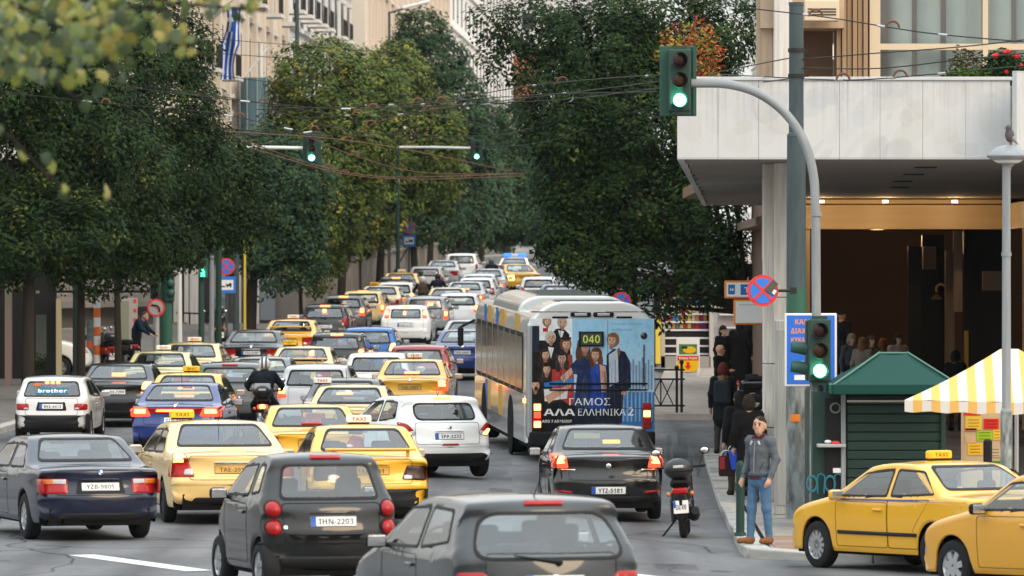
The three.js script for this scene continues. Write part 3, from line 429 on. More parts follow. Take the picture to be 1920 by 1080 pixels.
  { name: 'hatchback', type: 'hatch', lod: 1, x: -3.58, d: 187.8, w: .87, h: 1.48, color: COL.white, label: 'white hatchback with lit lamps high beside its rear window', third: 1, lit: 1, plate: 'NZE-6115', plateAt: [0, .80], badge: .93, antenna: 1, shapeKey: 'i', shape: { rear: [[-.50, 1.02], [.50, 1.02], [.47, 1.33], [-.47, 1.33]], tail: [[.54, 1.02], [.70, 1.02], [.62, 1.32], [.52, 1.32]] }, mirrorMat: M.black },
  { name: 'estate_car', type: 'wagon', lod: 1, x: -3.11, d: 200.1, color: COL.silver, label: 'silver estate car with upright tail lights just ahead of the white hatchback', lit: 1, plate: 'YMH-7206', mirrorMat: M.black },
  // far rows up the hill
  { name: 'hatchback', type: 'hatch', lod: 0, x: -6.07, d: 201, h: 1.5, color: [.12, .11, .11], label: 'grey brown hatchback with bright third light far up the left lane', third: 1, lit: 1, group: CARS },
  { name: 'taxi', type: 'wagon', lod: 0, x: -5.58, d: 208.6, color: COL.cream, label: 'pale taxi estate with amber strip on its roof edge up the hill', cat: 'taxi', third: 1, lit: 1, group: TAXIS },
  { name: 'taxi', type: 'sedan', lod: 0, x: -5.20, d: 218.4, color: COL.cream, label: 'far cream taxi with bright yellow roof sign', cat: 'taxi', taxi: 'yellow', signX: -.3, third: 1, group: TAXIS },
  { name: 'hatchback', type: 'hatch', lod: 0, x: -4.68, d: 223.4, color: COL.white, label: 'far white hatchback beside the cream taxi with yellow sign', lit: 1, group: CARS },
  { name: 'hatchback', type: 'hatch', lod: 0, x: -4.85, d: 233.4, color: COL.char, label: 'far black hatchback with glowing third brake light', third: 1, lit: 1, group: CARS },
  { name: 'taxi', type: 'sedan', lod: 0, x: -4.90, d: 243, color: COL.yel, label: 'far yellow taxi mostly hidden behind the two motorcyclists', cat: 'taxi', taxi: 'pale', group: TAXIS },
  { name: 'estate_car', type: 'wagon', lod: 0, x: -3.92, d: 254.9, color: [.5, .5, .5], label: 'far pale silver estate car left of the silver saloon uphill', group: CARS },
  { name: 'sedan', type: 'sedan', lod: 0, x: -3.49, d: 277.8, color: COL.silver, label: 'far silver saloon with red tail light near the top of the queue', group: CARS },
  { name: 'off_road_car', type: 'wagon', lod: 0, x: -2.60, d: 286.2, w: .92, h: 1.68, color: COL.white, label: 'far white off-road car, highest in the left lane', group: CARS },
  { name: 'taxi', type: 'sedan', lod: 0, x: -2.54, d: 215.4, color: COL.cream, label: 'pale taxi with amber third light ahead of the silver estate', cat: 'taxi', third: 1, lit: 1, group: TAXIS },
  { name: 'hatchback', type: 'hatch', lod: 0, x: -1.98, d: 205.5, color: COL.white, label: 'white hatchback right of the silver estate car', lit: 1, group: CARS },
  { name: 'sedan', type: 'sedan', lod: 0, x: -1.94, d: 225.6, color: COL.silver, label: 'silver saloon with amber third light in the right lane', third: 1, lit: 1, group: CARS },
  { name: 'hatchback', type: 'hatch', lod: 0, x: -1.50, d: 231.6, color: COL.white, label: 'nearer of two far white hatchbacks in the right lane', group: CARS },
  { name: 'hatchback', type: 'hatch', lod: 0, x: -1.44, d: 239.5, color: [.68, .7, .74], label: 'farther of two far white hatchbacks in the right lane', group: CARS },
  { name: 'sedan', type: 'sedan', lod: 0, x: -1.15, d: 251.3, color: COL.silver, label: 'far grey saloon with bright red tail light beside the far yellow taxi', lit: 1, tail: lowTail, group: CARS },
  { name: 'taxi', type: 'sedan', lod: 1, x: .63, d: 264.4, yaw: 14, color: COL.yel, label: 'far yellow taxi changing lane behind the bus roof, left lamp lit', cat: 'taxi', third: 0, plate: 'TAZ-1283', group: TAXIS, extra: (o, K, { P, rearP }) => mk('bulb', sheet(P([[-.8, .66], [-.5, .66], [-.5, .9], [-.8, .9]], .03), rearP, { off: .03, bulge: .01, rings: 2 }), M.hot, o) },
  { name: 'police_car', type: 'sedan', lod: 0, x: .06, d: 289.1, color: COL.white, label: 'far white police car with blue light bar on its roof', cat: 'police car', extra: (o, K) => { const b = mk('light_bar', rbox(1.2, .16, .3, .05, 0, K.h + .10, -2), std([.7, .7, .72], .4), o); for (const s of [-1, 1]) mk('blue_lamp', rbox(.48, .17, .31, .05, s * .37, K.h + .105, -2), glow([.05, .3, 1], .8, [.02, .1, .5]), b); } },
  { name: 'sedan', type: 'sedan', lod: 0, x: 1.79, d: 220.8, color: [.05, .07, .11], label: 'dark blue grey car half hidden behind the bus roof', lit: 1, group: CARS },
  { name: 'hatchback', type: 'hatch', lod: 0, x: 1.10, d: 233, color: COL.white, label: 'white car half hidden by the tree leaves behind the bus', group: CARS },
  { name: 'van', type: 'wagon', lod: 1, x: -16.2, d: 158, yaw: -90, h: 1.7, w: .92, color: COL.white, label: 'white vehicle parked on the left pavement behind a tree trunk', cat: 'van', front: 1 },
].forEach(makeCar);
// ---------- ground ----------
function groundSheet(name, mat, x0, x1, d0, d1, lift, label, nx = 30, nd = 120, skirt = 0) {
  const pos = [], uv = [], idx = [], f = v => typeof v === 'function' ? v : () => v, fa = f(x0), fb = f(x1), n = nx + 1 + (skirt ? 1 : 0);
  const line = (d, drop) => { const a = fa(d), b = fb(d); if (skirt) { pos.push(a, ground(a, d) + lift - skirt, -d); uv.push(a - skirt, d); } for (let i = 0; i <= nx; i++) { const x = lerp(a, b, i / nx); pos.push(x, ground(x, d) + lift - drop, -d); uv.push(x, d + drop); } };
  if (skirt) line(d0, skirt);
  for (let j = 0; j <= nd; j++) { const t = j / nd; line(d0 + (d1 - d0) * (d1 > 900 ? t * t * t : t), 0); }
  const rows = pos.length / 3 / n; for (let j = 0; j < rows - 1; j++) for (let i = 0; i < n - 1; i++) { const a = j * n + i; idx.push(a, a + 1, a + n, a + 1, a + n + 1, a + n); }
  const g = new THREE.BufferGeometry(); g.setAttribute('position', new THREE.Float32BufferAttribute(pos, 3)); g.setAttribute('uv', new THREE.Float32BufferAttribute(uv, 2)); g.setIndex(idx); g.computeVertexNormals();
  return tag(mk(name, g, mat), label, null, null, 'structure');
}
const blotch = noiseTex(512, 5, .74, 1), fine = noiseTex(512, 96, .35, 1), streak = noiseTex(512, 8, .70, 1), rough8 = noiseTex(256, 6, .62, 1);
const rep = (t, x, y) => { const c = t.clone(); c.repeat.set(x, y); c.needsUpdate = true; return c; };
const roadTex = canvasTex(1024, 1024, (g, w) => {
  g.fillStyle = '#cfd0d2'; g.fillRect(0, 0, w, w); const A = (n, f) => { for (let i = 0; i < n; i++) f(); };
  A(240, () => { const k = rnd() < .5; g.fillStyle = k ? `rgba(90,92,98,${rr(.05, .17)})` : `rgba(255,255,255,${rr(.05, .17)})`; g.beginPath(); g.ellipse(rnd() * w, rnd() * w, rr(10, 120), rr(10, 60), rr(0, 3), 0, 7); g.fill(); });
  for (let x = 30; x < w; x += 170) for (const o of [0, 75]) { const q = g.createLinearGradient(x + o - 22, 0, x + o + 22, 0); q.addColorStop(0, 'rgba(70,72,78,0)'); q.addColorStop(.5, 'rgba(70,72,78,.32)'); q.addColorStop(1, 'rgba(70,72,78,0)'); g.fillStyle = q; g.fillRect(x + o - 22, 0, 44, w); }
  A(22, () => { g.fillStyle = rnd() < .6 ? `rgba(60,62,66,${rr(.2, .45)})` : `rgba(240,240,240,${rr(.15, .3)})`; g.fillRect(rnd() * w, rnd() * w, rr(30, 110), rr(15, 50)); });
  A(130, () => { g.fillStyle = `rgba(25,25,28,${rr(.15, .5)})`; g.beginPath(); g.ellipse(rnd() * w, rnd() * w, rr(2, 12), rr(2, 6), 0, 0, 7); g.fill(); });
  A(60, () => { g.strokeStyle = `rgba(30,30,34,${rr(.4, .85)})`; g.lineWidth = rr(1, 2.2); let x = rnd() * w, y = rnd() * w, a = rr(0, 6.3); g.beginPath(); g.moveTo(x, y); for (let k = 0; k < 24; k++) { a += rr(-.5, .5); x += Math.cos(a) * 12; y += Math.sin(a) * 8; g.lineTo(x, y); } g.stroke(); });
  A(16000, () => { g.fillStyle = rnd() < .5 ? 'rgba(40,40,44,.22)' : 'rgba(255,255,255,.22)'; g.fillRect(rnd() * w, rnd() * w, 1.6, 1.6); });
}, true, [1 / 19, 1 / 46]);
const asphaltMat = std([.215, .215, .222], .78, { map: roadTex, roughnessMap: rep(rough8, .2, .04), bumpMap: rep(fine, .9, .9), bumpScale: .0012, specularIntensity: .22 });
const paveMat = std([.30, .275, .25], .85, { map: rep(blotch, .5, .2), bumpMap: rep(fine, .7, .7), bumpScale: .0012 });
const kerbMat = std([.42, .41, .39], .85, { map: rep(blotch, .8, .8), bumpMap: rep(fine, 1.5, 1.5), bumpScale: .002 });
groundSheet('ground', std([.10, .10, .10], .95), -500, 500, -60, 5000, -.3, 'dark ground far beyond the street', 60, 150);
groundSheet('road', asphaltMat, -32, 52, -40, 900, 0, 'grey asphalt junction and street climbing uphill', 60, 320);
const edgeA = d => d < 76 ? 3.2 + (76 - d) / .9 : 3.2 + (d - 76) * .018, edgeB = d => 2.9 + .042 * (d - 131);
groundSheet('right_pavement', paveMat, d => edgeA(d) + .32, 34, 66, 112, .13, 'pavement corner where the man in grey hoodie stands', 20, 60);
groundSheet('uphill_pavement', std([.36, .31, .27], .85, { map: rep(blotch, .6, .2), bumpMap: rep(fine, .7, .7), bumpScale: .0012 }), d => edgeB(d) + .2, 60, 130, 900, .14, 'pale paved strip behind the black railing', 16, 120, .2);
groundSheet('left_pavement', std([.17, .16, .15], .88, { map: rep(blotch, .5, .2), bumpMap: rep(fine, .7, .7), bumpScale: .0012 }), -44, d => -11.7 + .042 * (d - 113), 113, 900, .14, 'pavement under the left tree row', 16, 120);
groundSheet('tiled_pavement', std([.42, .31, .27], .85, { map: canvasTex(256, 256, g => { g.fillStyle = '#d8d2cf'; g.fillRect(0, 0, 256, 256); for (let i = 0; i < 8; i++) for (let j = 0; j < 8; j++) { g.fillStyle = `rgba(${60 + 40 * rnd()},${50 + 30 * rnd()},50,${rr(0, .25)})`; g.fillRect(i * 32 + 1, j * 32 + 1, 30, 30); } g.fillStyle = 'rgba(232,190,110,.8)'; g.fillRect(0, 96, 256, 32); }, true, [.31, .31]) }), d => edgeA(d) + .36, 7, 73.5, 80, .135, 'reddish tiled strip under the man at the kerb', 8, 12);
{ // kerb stones round the right-hand corner, each its own piece
  const k = new THREE.Group(); k.name = 'kerb'; scene.add(k); tag(k, 'worn pale kerb stones round the right corner', null, null, 'structure');
  const path = []; for (let d = 111; d > 76.6; d -= .3) path.push([edgeA(d), d]); for (let x = 3.25; x < 12; x += .1) path.push([x, 76 - (x - 3.2) * .9]);
  let i0 = 0; const L = (a, b) => Math.hypot(path[a][0] - path[b][0], path[a][1] - path[b][1]);
  for (let i = 1; i < path.length; i++) if (L(i, i0) > .95 || i === path.length - 1) {
    const a = path[i0], b = path[i], l = L(i, i0), cx = (a[0] + b[0]) / 2, cd = (a[1] + b[1]) / 2, ang = Math.atan2(b[1] - a[1], b[0] - a[0]);
    const m = mk('kerb_stone', rbox(l - .015, .3, .34, .025), kerbMat, k); m.position.set(cx + Math.sin(Math.abs(ang)) * .1, ground(cx, cd) + rr(-.03, -.005), -cd - .1); m.rotation.set(rr(-.02, .02), ang, rr(-.02, .02)); i0 = i;
  }
  for (let d = 113; d < 330; d += 2) { const x = d2 => -11.65 + .042 * (d2 - 113), m = mk('kerb_stone', rbox(.3, .3, 1.985, .02), kerbMat, k); m.position.set(x(d + 1), ground(x(d + 1), d + 1) - .005, -(d + 1)); m.rotation.set(slope(0, d + 1), -.042, 0, 'YXZ'); }
}
function stripe(name, pts, w, label) { // painted line as a thin sheet following the road
  const pos = [], idx = [], N = 24;
  for (let i = 0; i <= N; i++) { const t = i / N, x = lerp(pts[0][0], pts[1][0], t), d = lerp(pts[0][1], pts[1][1], t), dx = pts[1][0] - pts[0][0], dd = pts[1][1] - pts[0][1], l = Math.hypot(dx, dd), nx = dd / l * w / 2, nd = -dx / l * w / 2; pos.push(x + nx, ground(x, d) + .005, -(d + nd), x - nx, ground(x, d) + .005, -(d - nd)); }
  for (let i = 0; i < N; i++) { const a = i * 2; idx.push(a, a + 1, a + 2, a + 1, a + 3, a + 2); }
  const g = new THREE.BufferGeometry(); g.setAttribute('position', new THREE.Float32BufferAttribute(pos, 3)); g.setIndex(idx); g.computeVertexNormals(); tag(mk(name, g, std([.62, .62, .60], .8)), label, null, null, 'structure');
}
stripe('road_marking', [[-5.4, 70.2], [-3.7, 66.2]], .35, 'white painted line below the navy saloon');
stripe('road_marking', [[1.4, 69.6], [4.2, 66.4]], .4, 'white painted line at the bottom right of the junction');
stripe('road_marking', [[.9, 120], [.55, 96]], .12, 'thin worn lane line behind the bus');
stripe('road_seam', [[1.05, 96], [.35, 72]], .07, 'worn seam in the asphalt left of the black saloon');
// ---------- buildings ----------
const marbleMat = std([.66, .67, .68], .55, { map: canvasTex(1024, 512, (g, w, h) => {
  g.fillStyle = '#f0f1f2'; g.fillRect(0, 0, w, h);
  for (let i = 0; i < 170; i++) { const x = rnd() * w, l = h * rr(.2, 1), q = g.createLinearGradient(0, 0, 0, l), a = rr(.02, .11); q.addColorStop(0, `rgba(120,122,128,${a})`); q.addColorStop(1, 'rgba(120,122,128,0)'); g.fillStyle = q; g.fillRect(x, 0, rr(1, 9), l); }
  for (let i = 0; i < 60; i++) { g.fillStyle = rnd() < .5 ? `rgba(150,160,180,${rr(.03, .1)})` : `rgba(190,180,160,${rr(.03, .1)})`; g.beginPath(); g.ellipse(rnd() * w, rnd() * h, rr(8, 60), rr(20, 140), rr(-.5, .5), 0, 7); g.fill(); }
  for (let i = 0; i < 30; i++) { g.fillStyle = 'rgba(70,70,75,.5)'; g.fillRect(rnd() * w, rnd() * h, 2, 3); } g.fillStyle = 'rgba(90,92,98,.16)'; g.fillRect(0, h - 14, w, 14); g.fillRect(0, 0, w, 10);
}, true, [1, 1]) });
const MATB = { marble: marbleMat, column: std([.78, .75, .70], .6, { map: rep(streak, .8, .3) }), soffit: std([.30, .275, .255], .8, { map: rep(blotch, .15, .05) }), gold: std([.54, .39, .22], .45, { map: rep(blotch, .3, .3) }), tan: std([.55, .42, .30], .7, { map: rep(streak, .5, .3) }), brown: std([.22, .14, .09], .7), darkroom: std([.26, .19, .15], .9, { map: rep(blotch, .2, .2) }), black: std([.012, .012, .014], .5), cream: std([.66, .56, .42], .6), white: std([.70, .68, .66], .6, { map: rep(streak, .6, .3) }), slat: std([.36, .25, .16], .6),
  pane: new THREE.MeshPhysicalMaterial({ color: C(.80, .85, .86), roughness: .04, transmission: 1, thickness: 0, ior: 2.2, side: THREE.DoubleSide }), stone: std([.30, .26, .235], .85, { map: rep(blotch, .7, .7), bumpMap: rep(fine, .8, .8), bumpScale: .01 }), wall: std([.76, .66, .57], .8, { map: rep(streak, .12, .06) }), wall2: std([.80, .73, .65], .8, { map: rep(streak, .1, .05) }), wall3: std([.80, .78, .76], .8, { map: rep(streak, .1, .05) }), shutter: std([.18, .14, .12], .7), win: std([.02, .022, .026], .15), roof: std([.42, .15, .08], .8), trimg: std([.05, .12, .1], .6) };
{
  const b = thing('corner_building', V(0, 0, 0), 'corner building with white marble balcony band over a dark open arcade', 'building');
  const d0 = 89, s0 = F / d0, y0 = CAMH + 246 / s0, y1 = CAMH + 394 / s0, X = px => (px - 960) / s0;
  // marble panels of the balcony band
  const ed = [1270, 1346, 1422, 1500, 1574, 1650, 1730, 1811, 1894];
  for (let i = 0; i < ed.length - 1; i++) { const a = X(ed[i]) + .0012, c = X(ed[i + 1]) - .0012; const m = mk('panel', rbox(c - a, y1 - y0, .10, .008, (a + c) / 2, (y0 + y1) / 2, -d0 - .05 + rr(-.003, .003)), MATB.marble, b); const u = m.geometry.attributes.uv; for (let k = 0; k < u.count; k++) u.setXY(k, u.getX(k) * .14 + i * .137, u.getY(k) * .98); }
  { const a = X(1894), m = mk('panel', rbox(1.2, y1 - y0 + .12, .1, .008, 0, 0, 0), MATB.marble, b); m.position.set(a + .42, (y0 + y1) / 2 + .06, -d0 + .42); m.rotation.y = .78; const m2 = mk('panel', rbox(6, y1 - y0 + .12, .1, .008, 0, 0, 0), MATB.marble, b); m2.position.set(a + 3.83, (y0 + y1) / 2 + .06, -d0 + .84); }
  mk('coping', rbox(X(1894) - X(1270) + .06, .06, .34, .012, (X(1270) + X(1894)) / 2, y1 + .03, -d0 - .14), MATB.marble, b);
  // side of the balcony running back along the street, as separate panels
  const back = 138, Xb = (1318 - 960) / (F / back), n = 14;
  for (let i = 0; i < n; i++) { const t0 = i / n, t1 = (i + 1) / n, xa = lerp(X(1270), Xb, t0), xb = lerp(X(1270), Xb, t1), da = lerp(d0 + .11, back, t0), db = lerp(d0 + .11, back, t1), l = Math.hypot(xb - xa, db - da); const m = mk('panel', box(.1, y1 - y0, l - .012), MATB.marble, b); m.position.set((xa + xb) / 2 + .05, (y0 + y1) / 2, -(da + db) / 2); m.rotation.y = -Math.atan2(xb - xa, db - da); }
  // soffit in strips, floor slab above it
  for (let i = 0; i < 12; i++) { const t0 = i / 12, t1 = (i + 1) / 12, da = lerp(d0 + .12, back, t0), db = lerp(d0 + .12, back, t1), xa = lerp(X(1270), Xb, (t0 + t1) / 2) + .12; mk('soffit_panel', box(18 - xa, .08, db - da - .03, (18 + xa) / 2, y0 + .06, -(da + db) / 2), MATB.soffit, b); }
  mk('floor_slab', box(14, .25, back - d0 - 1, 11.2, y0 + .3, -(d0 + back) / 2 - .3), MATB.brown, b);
  for (const [px, py] of [[1735, 315], [1712, 328], [1692, 341], [1686, 352]]) { const d = 2.09 / ((HOR - py) / F), m = mk('ceiling_vent', box(.36, .02, .5, (px - 960) / F * d, y0 + .012, -d), MATB.black, b); }
  // arcade columns
  const column = (px0, px1, d, top, name) => { const s = F / d, xa = (px0 - 960) / s, xb = (px1 - 960) / s, g0 = ground(xa, d); let y = g0; for (const h of [1.35, 1.05, 1.1, top - g0 - 3.5]) { mk(name, rbox(xb - xa, h - .012, .7, .012, (xa + xb) / 2, y + h / 2, -d - .35), MATB.column, b); y += h; } };
  column(1452, 1506, 92, y0 + .02, 'column_block'); column(1433, 1451, 92.3, y0 + .02, 'column_block');
  mk('pilaster', box(.7, 1.5, .5, 5.0, y0 - .75, -104), MATB.tan, b);
  // gold beam over the dark opening
  const db = 128, sb = F / db, bx0 = (1508 - 960) / sb, bx1 = (1886 - 960) / sb, by0 = CAMH + 115 / sb;
  mk('beam', rbox(bx1 - bx0, y0 - by0 - .12, .5, .02, (bx0 + bx1) / 2, (by0 + y0) / 2 - .06, -db - .25), MATB.gold, b);
  mk('beam_lip', rbox(bx1 - bx0, .10, .62, .02, (bx0 + bx1) / 2, y0 - .05, -db - .22), MATB.gold, b);
  mk('door_jamb', rbox(.14, by0 - ground(8, db), .3, .02, bx0 + .07, (by0 + ground(8, db)) / 2, -db - .2), MATB.gold, b);
  mk('return_beam', box(.5, y0 - by0 - .1, 22, bx1 + .3, (by0 + y0) / 2 - .05, -db + 10.6), MATB.gold, b);
  mk('return_pier', box(.5, by0, .9, bx1 + .3, by0 / 2, -db + 4), MATB.tan, b); mk('return_pier', box(.5, by0, .9, bx1 + .1, by0 / 2, -db + 14), MATB.tan, b);
  for (const px of [1540, 1660, 1790]) { const d = 126.6, q = at(px, 378, d), l = mk('lamp', cyl(.07, .07, .06, q.x, y0 - .10, -d), glow([1, .7, .35], 3, [.5, .4, .3]), b); const pl = new THREE.PointLight(C(1, .66, .32), 1.7); pl.position.set(q.x, y0 - .32, -d + .05); scene.add(pl); }
  for (const [x, d] of [[9, 138], [13.5, 141]]) { mk('ceiling_lamp', cyl(.16, .16, .06, x, by0 + .1, -d), glow([1, .65, .32], 2, [.5, .4, .3]), b); const pl = new THREE.PointLight(C(1, .6, .3), 4); pl.position.set(x, by0 - .15, -d); scene.add(pl); }  // unseen lamps added behind the beam to brighten the hall
  // dark hall behind: walls, ceiling, floor
  const g0 = ground(8, db) + .1, hw = 150;
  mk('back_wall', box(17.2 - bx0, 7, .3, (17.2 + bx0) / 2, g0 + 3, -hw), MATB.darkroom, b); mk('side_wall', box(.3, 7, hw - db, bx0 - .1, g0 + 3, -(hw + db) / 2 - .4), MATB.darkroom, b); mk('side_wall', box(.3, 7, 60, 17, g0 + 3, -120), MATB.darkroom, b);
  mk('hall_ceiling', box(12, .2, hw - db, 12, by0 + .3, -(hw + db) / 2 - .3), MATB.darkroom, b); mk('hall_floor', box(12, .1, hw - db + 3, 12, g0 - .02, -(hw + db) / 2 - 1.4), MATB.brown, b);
  const H = (px, d) => (px - 960) / F * d, pil = (name, p0, p1, d, ya, yb, m) => mk(name, rbox(H(p1, d) - H(p0, d), (yb - ya) / (F / d), .3, .015, (H(p0, d) + H(p1, d)) / 2, CAMH + (HOR - (ya + yb) / 2) / (F / d), -d), m, b);
  pil('pilaster', 1772, 1790, 134, 470, 760, MATB.tan); pil('pilaster', 1788, 1804, 132, 432, 585, MATB.tan); pil('dark_door', 1702, 1728, 133, 462, 760, MATB.black); pil('dark_door', 1806, 1880, 133, 432, 800, MATB.black); pil('poster_frame', 1730, 1754, 134, 462, 505, MATB.cream); pil('dark_door', 1728, 1770, 136, 440, 800, std([.03, .035, .05], .5)); pil('shop_sign', 1842, 1880, 131.5, 508, 545, std([.16, .13, .11], .6));
  pil('gold_screen', 1808, 1815, 131, 620, 690, std([.5, .34, .06], .4));
  mk('wall_lamp', [tube([at(1756, 548, 131), at(1756, 538, 131), at(1764, 533, 131), at(1772, 536, 131)], .03, 16, 8), lathe([[.02, 0], [.06, -.03], [.13, -.12], [.12, -.13], [0, -.06]], 16).translate(at(1756, 551, 131).x, at(1756, 551, 131).y, -131)], std([.45, .30, .12], .35, { metalness: .7 }), b);
  mk('wooden_rail', [box(.9, .06, .4, H(1562, 130), CAMH - 1.15, -130), box(.08, 1.1, .08, H(1576, 130), CAMH - 1.7, -130)], MATB.gold, b);
  // storey above the balcony
  const d2 = 100, s2 = F / d2, U = px => (px - 960) / s2, top = CAMH + 760 / s2, yb = y1 - .4;
  const slab = (name, p0, p1, m, dz = 0, t = top, y = yb, th = .3) => mk(name, box(U(p1) - U(p0), t - y, th, (U(p0) + U(p1)) / 2, (t + y) / 2, -d2 + dz - th / 2), m, b);
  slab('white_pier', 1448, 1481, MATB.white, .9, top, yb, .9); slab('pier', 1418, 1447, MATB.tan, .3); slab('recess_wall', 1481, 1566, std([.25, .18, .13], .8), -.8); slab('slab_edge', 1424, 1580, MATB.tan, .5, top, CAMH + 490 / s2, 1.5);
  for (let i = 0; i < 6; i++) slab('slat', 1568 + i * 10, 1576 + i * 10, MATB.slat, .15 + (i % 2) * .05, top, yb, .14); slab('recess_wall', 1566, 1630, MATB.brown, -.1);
  const ac = mk('air_conditioner', rbox(.62, .38, .35, .03, U(1535), CAMH + 520 / s2, -d2 + .9), MATB.cream, b); mk('grille', [0, 1, 2].map(i => box(.5, .02, .02, U(1535), CAMH + 512 / s2 + i * .05, -d2 + 1.08)), MATB.black, ac);
  for (const [p0, p1] of [[1630, 1650], [1842, 1852]]) slab('window_frame', p0, p1, MATB.cream, .1, top, yb, .16);
  mk('window_frame', box(U(2100) - U(1650), .11, .14, (U(2100) + U(1650)) / 2, CAMH + 457 / s2, -d2 + .02), MATB.cream, b);
  for (const [p0, p1] of [[1650, 1842], [1852, 2100]]) for (const [a, c] of [[CAMH + 462 / s2, top], [yb, CAMH + 452 / s2]]) mk('pane', box(U(p1) - U(p0), c - a, .012, (U(p0) + U(p1)) / 2, (a + c) / 2, -d2 - .05), MATB.pane, b);
  mk('room_wall', box(9, top - yb, .2, U(1650) + 4.4, (top + yb) / 2, -d2 - 3.5), std([.42, .46, .46], .9), b); mk('curtain', [0, 1, 2, 3, 4, 5, 6, 7, 8].map(i => cyl(.22, .22, top - yb - .2, U(1690) + i * .42 + (i % 3) * .1, yb, -d2 - .38 - (i % 2) * .06, 10)), std([.66, .72, .72], .9), b);  // pale folds added behind the panes to stand in for the sky reflection
  mk('upper_slab', box(14, .5, 24, 11, top + .2, -d2 - 11), MATB.brown, b); { const m = mk('side_facade', box(.3, top - yb, 34.5), MATB.tan, b), a = U(1420); m.position.set(a + 1.25, (top + yb) / 2, -d2 - 17.6); m.rotation.y = -Math.atan2(1.9, 34); }
}
// street facades: walls in front of which windows, shutters and balconies stand as pieces; the long side faces the street (+x or -x)
function facade(name, label, x, d0, d1, y0, y1, wallMat, o = {}) {
  const dir = o.dir || 1, b = thing(name, V(x, 0, -(d0 + d1) / 2), label, 'building'), l = d1 - d0, dep = o.depth || 14;
  mk('wall', box(dep, y1 - y0, l, -dir * dep / 2, (y0 + y1) / 2, 0), wallMat, b);
  const fh = o.floor || 3.6, step = o.step || 3.4, win = box(.10, 2.1, 1.25), fr = box(.16, .16, 1.55), shut = box(.06, 2.1, .42), bal = box(.9, .16, 2.2), rail = merged([...Array(9)].map((_, i) => box(.04, .9, .04, .8, .5, -1 + i * .25)).concat([box(.05, .05, 2.1, .8, .95, 0)]));
  const wg = box(1.25, 2.1, .10);
  for (let y = y0 + (o.first || 5); y < y1 - 2.2; y += fh) {
    mk('cornice', box(.22, .2, l, dir * .1, y - 1.75, 0), o.trim || wallMat, b);
    for (let z = -l / 2 + step * .6; z < l / 2 - .8; z += step) {
      const w = mk('window', win, MATB.win, b); w.position.set(dir * .0, y, z); const f = mk('lintel', fr, o.trim || wallMat, w); f.position.set(dir * .1, 1.16, 0);
      if (o.shutters) for (const s of [-1, 1]) { const h = mk('shutter', shut, MATB.shutter, w); h.position.set(dir * .1, 0, s * .84); }
      if (o.balcony && rnd() < o.balcony) { const q = mk('balcony', bal, MATB.wall3, w); q.position.set(dir * .5, -1.2, 0); const r = mk('railing', rail, MATB.black, q); r.scale.x = dir; r.position.x = -dir * .45; }
    }
    for (let xx = 1.6; xx < dep - 1; xx += 3) { const w = mk('window', wg, MATB.win, b); w.position.set(-dir * xx, y, l / 2 ); }
  }
  if (o.shops) { const sg = box(.16, 2.9, 2.3), sd = box(.2, .5, 2.5); for (let z = -l / 2 + 1.8; z < l / 2 - 1; z += 3.4) { const gy = ground(x + .042 * -z, (d0 + d1) / 2 - z), w = mk('shop_window', sg, rnd() < .7 ? MATB.win : MATB.shutter, b); w.position.set(dir * .02, gy + 1.7, z); const f = mk('shop_sign', sd, [MATB.brown, MATB.black, MATB.trimg, MATB.stone][Math.floor(rnd() * 4)], w); f.position.set(dir * .03, 1.75, 0); } }
  mk('parapet', box(dep + .5, .5, l + .5, -dir * dep / 2 + dir * .1, y1 + .2, 0), o.trim || wallMat, b);
  if (o.pilasters) for (let z = -l / 2 + .3; z < l / 2; z += step) mk('pilaster', box(.35, y1 - y0 - 4, .6, dir * .15, (y0 + y1) / 2 + 2, z - step * .02), o.trim || wallMat, b);
  return b;
}
const LX = d => -17 + .042 * (d - 113);
const left = (label, d0, d1, dx, y0, y1, m, o) => { const b = facade(o.n || 'apartment_building', label, LX((d0 + d1) / 2) + dx, d0, d1, y0, y1, m, { shops: 1, ...o }); b.rotation.y = -.042; return b; };
left('cream facade with pilasters and long blue flag at upper left', 214, 262, 0, 1, 26, MATB.wall, { shutters: 1, balcony: .5, pilasters: 1, trim: MATB.wall2, step: 4.2 });
left('pale flat-fronted building next uphill of the flag facade', 265, 312, -.3, 2, 24, MATB.wall3, { balcony: .6, step: 4.6 });
left('peach classical building with columns near the top of the street', 316, 400, .2, 3, 36, MATB.wall2, { n: 'stone_building', pilasters: 1, shutters: 1, trim: MATB.wall, step: 5.5 });
left('far pale tower left of the street end', 410, 520, 0, 5, 48, MATB.wall3, { depth: 30, step: 6 });
left('tall pale building behind the nearest left trees', 120, 208, -3.2, -1, 24, MATB.wall3, { balcony: .3, depth: 10 });
facade('apartment_building', 'pale building behind the big tree on the right', 16.5, 165, 330, 0, 26, MATB.wall3, { dir: -1, balcony: .3 }).rotation.y = -.042;
facade('apartment_building', 'white block closing the far end of the street', 30, 560, 700, 6, 60, MATB.wall2, { dir: -1, depth: 30, step: 6 });
{ // front of the far block: windows facing the camera
  const b = thing('office_block', V(-3.5, 0, -720), 'far white office block seen straight on between the trees', 'building');
  mk('wall', box(44, 70, 20, 0, 35, -10), MATB.wall3, b); const w = box(1.6, 2, .2); for (let y = 10; y < 66; y += 4) for (let x = -20; x < 20; x += 3.2) { const m = mk('window', w, MATB.win, b); m.position.set(x, y, .05); }
  mk('roof', box(9, 6, .6, 2.2, 30.5, .5), MATB.roof, b);
}
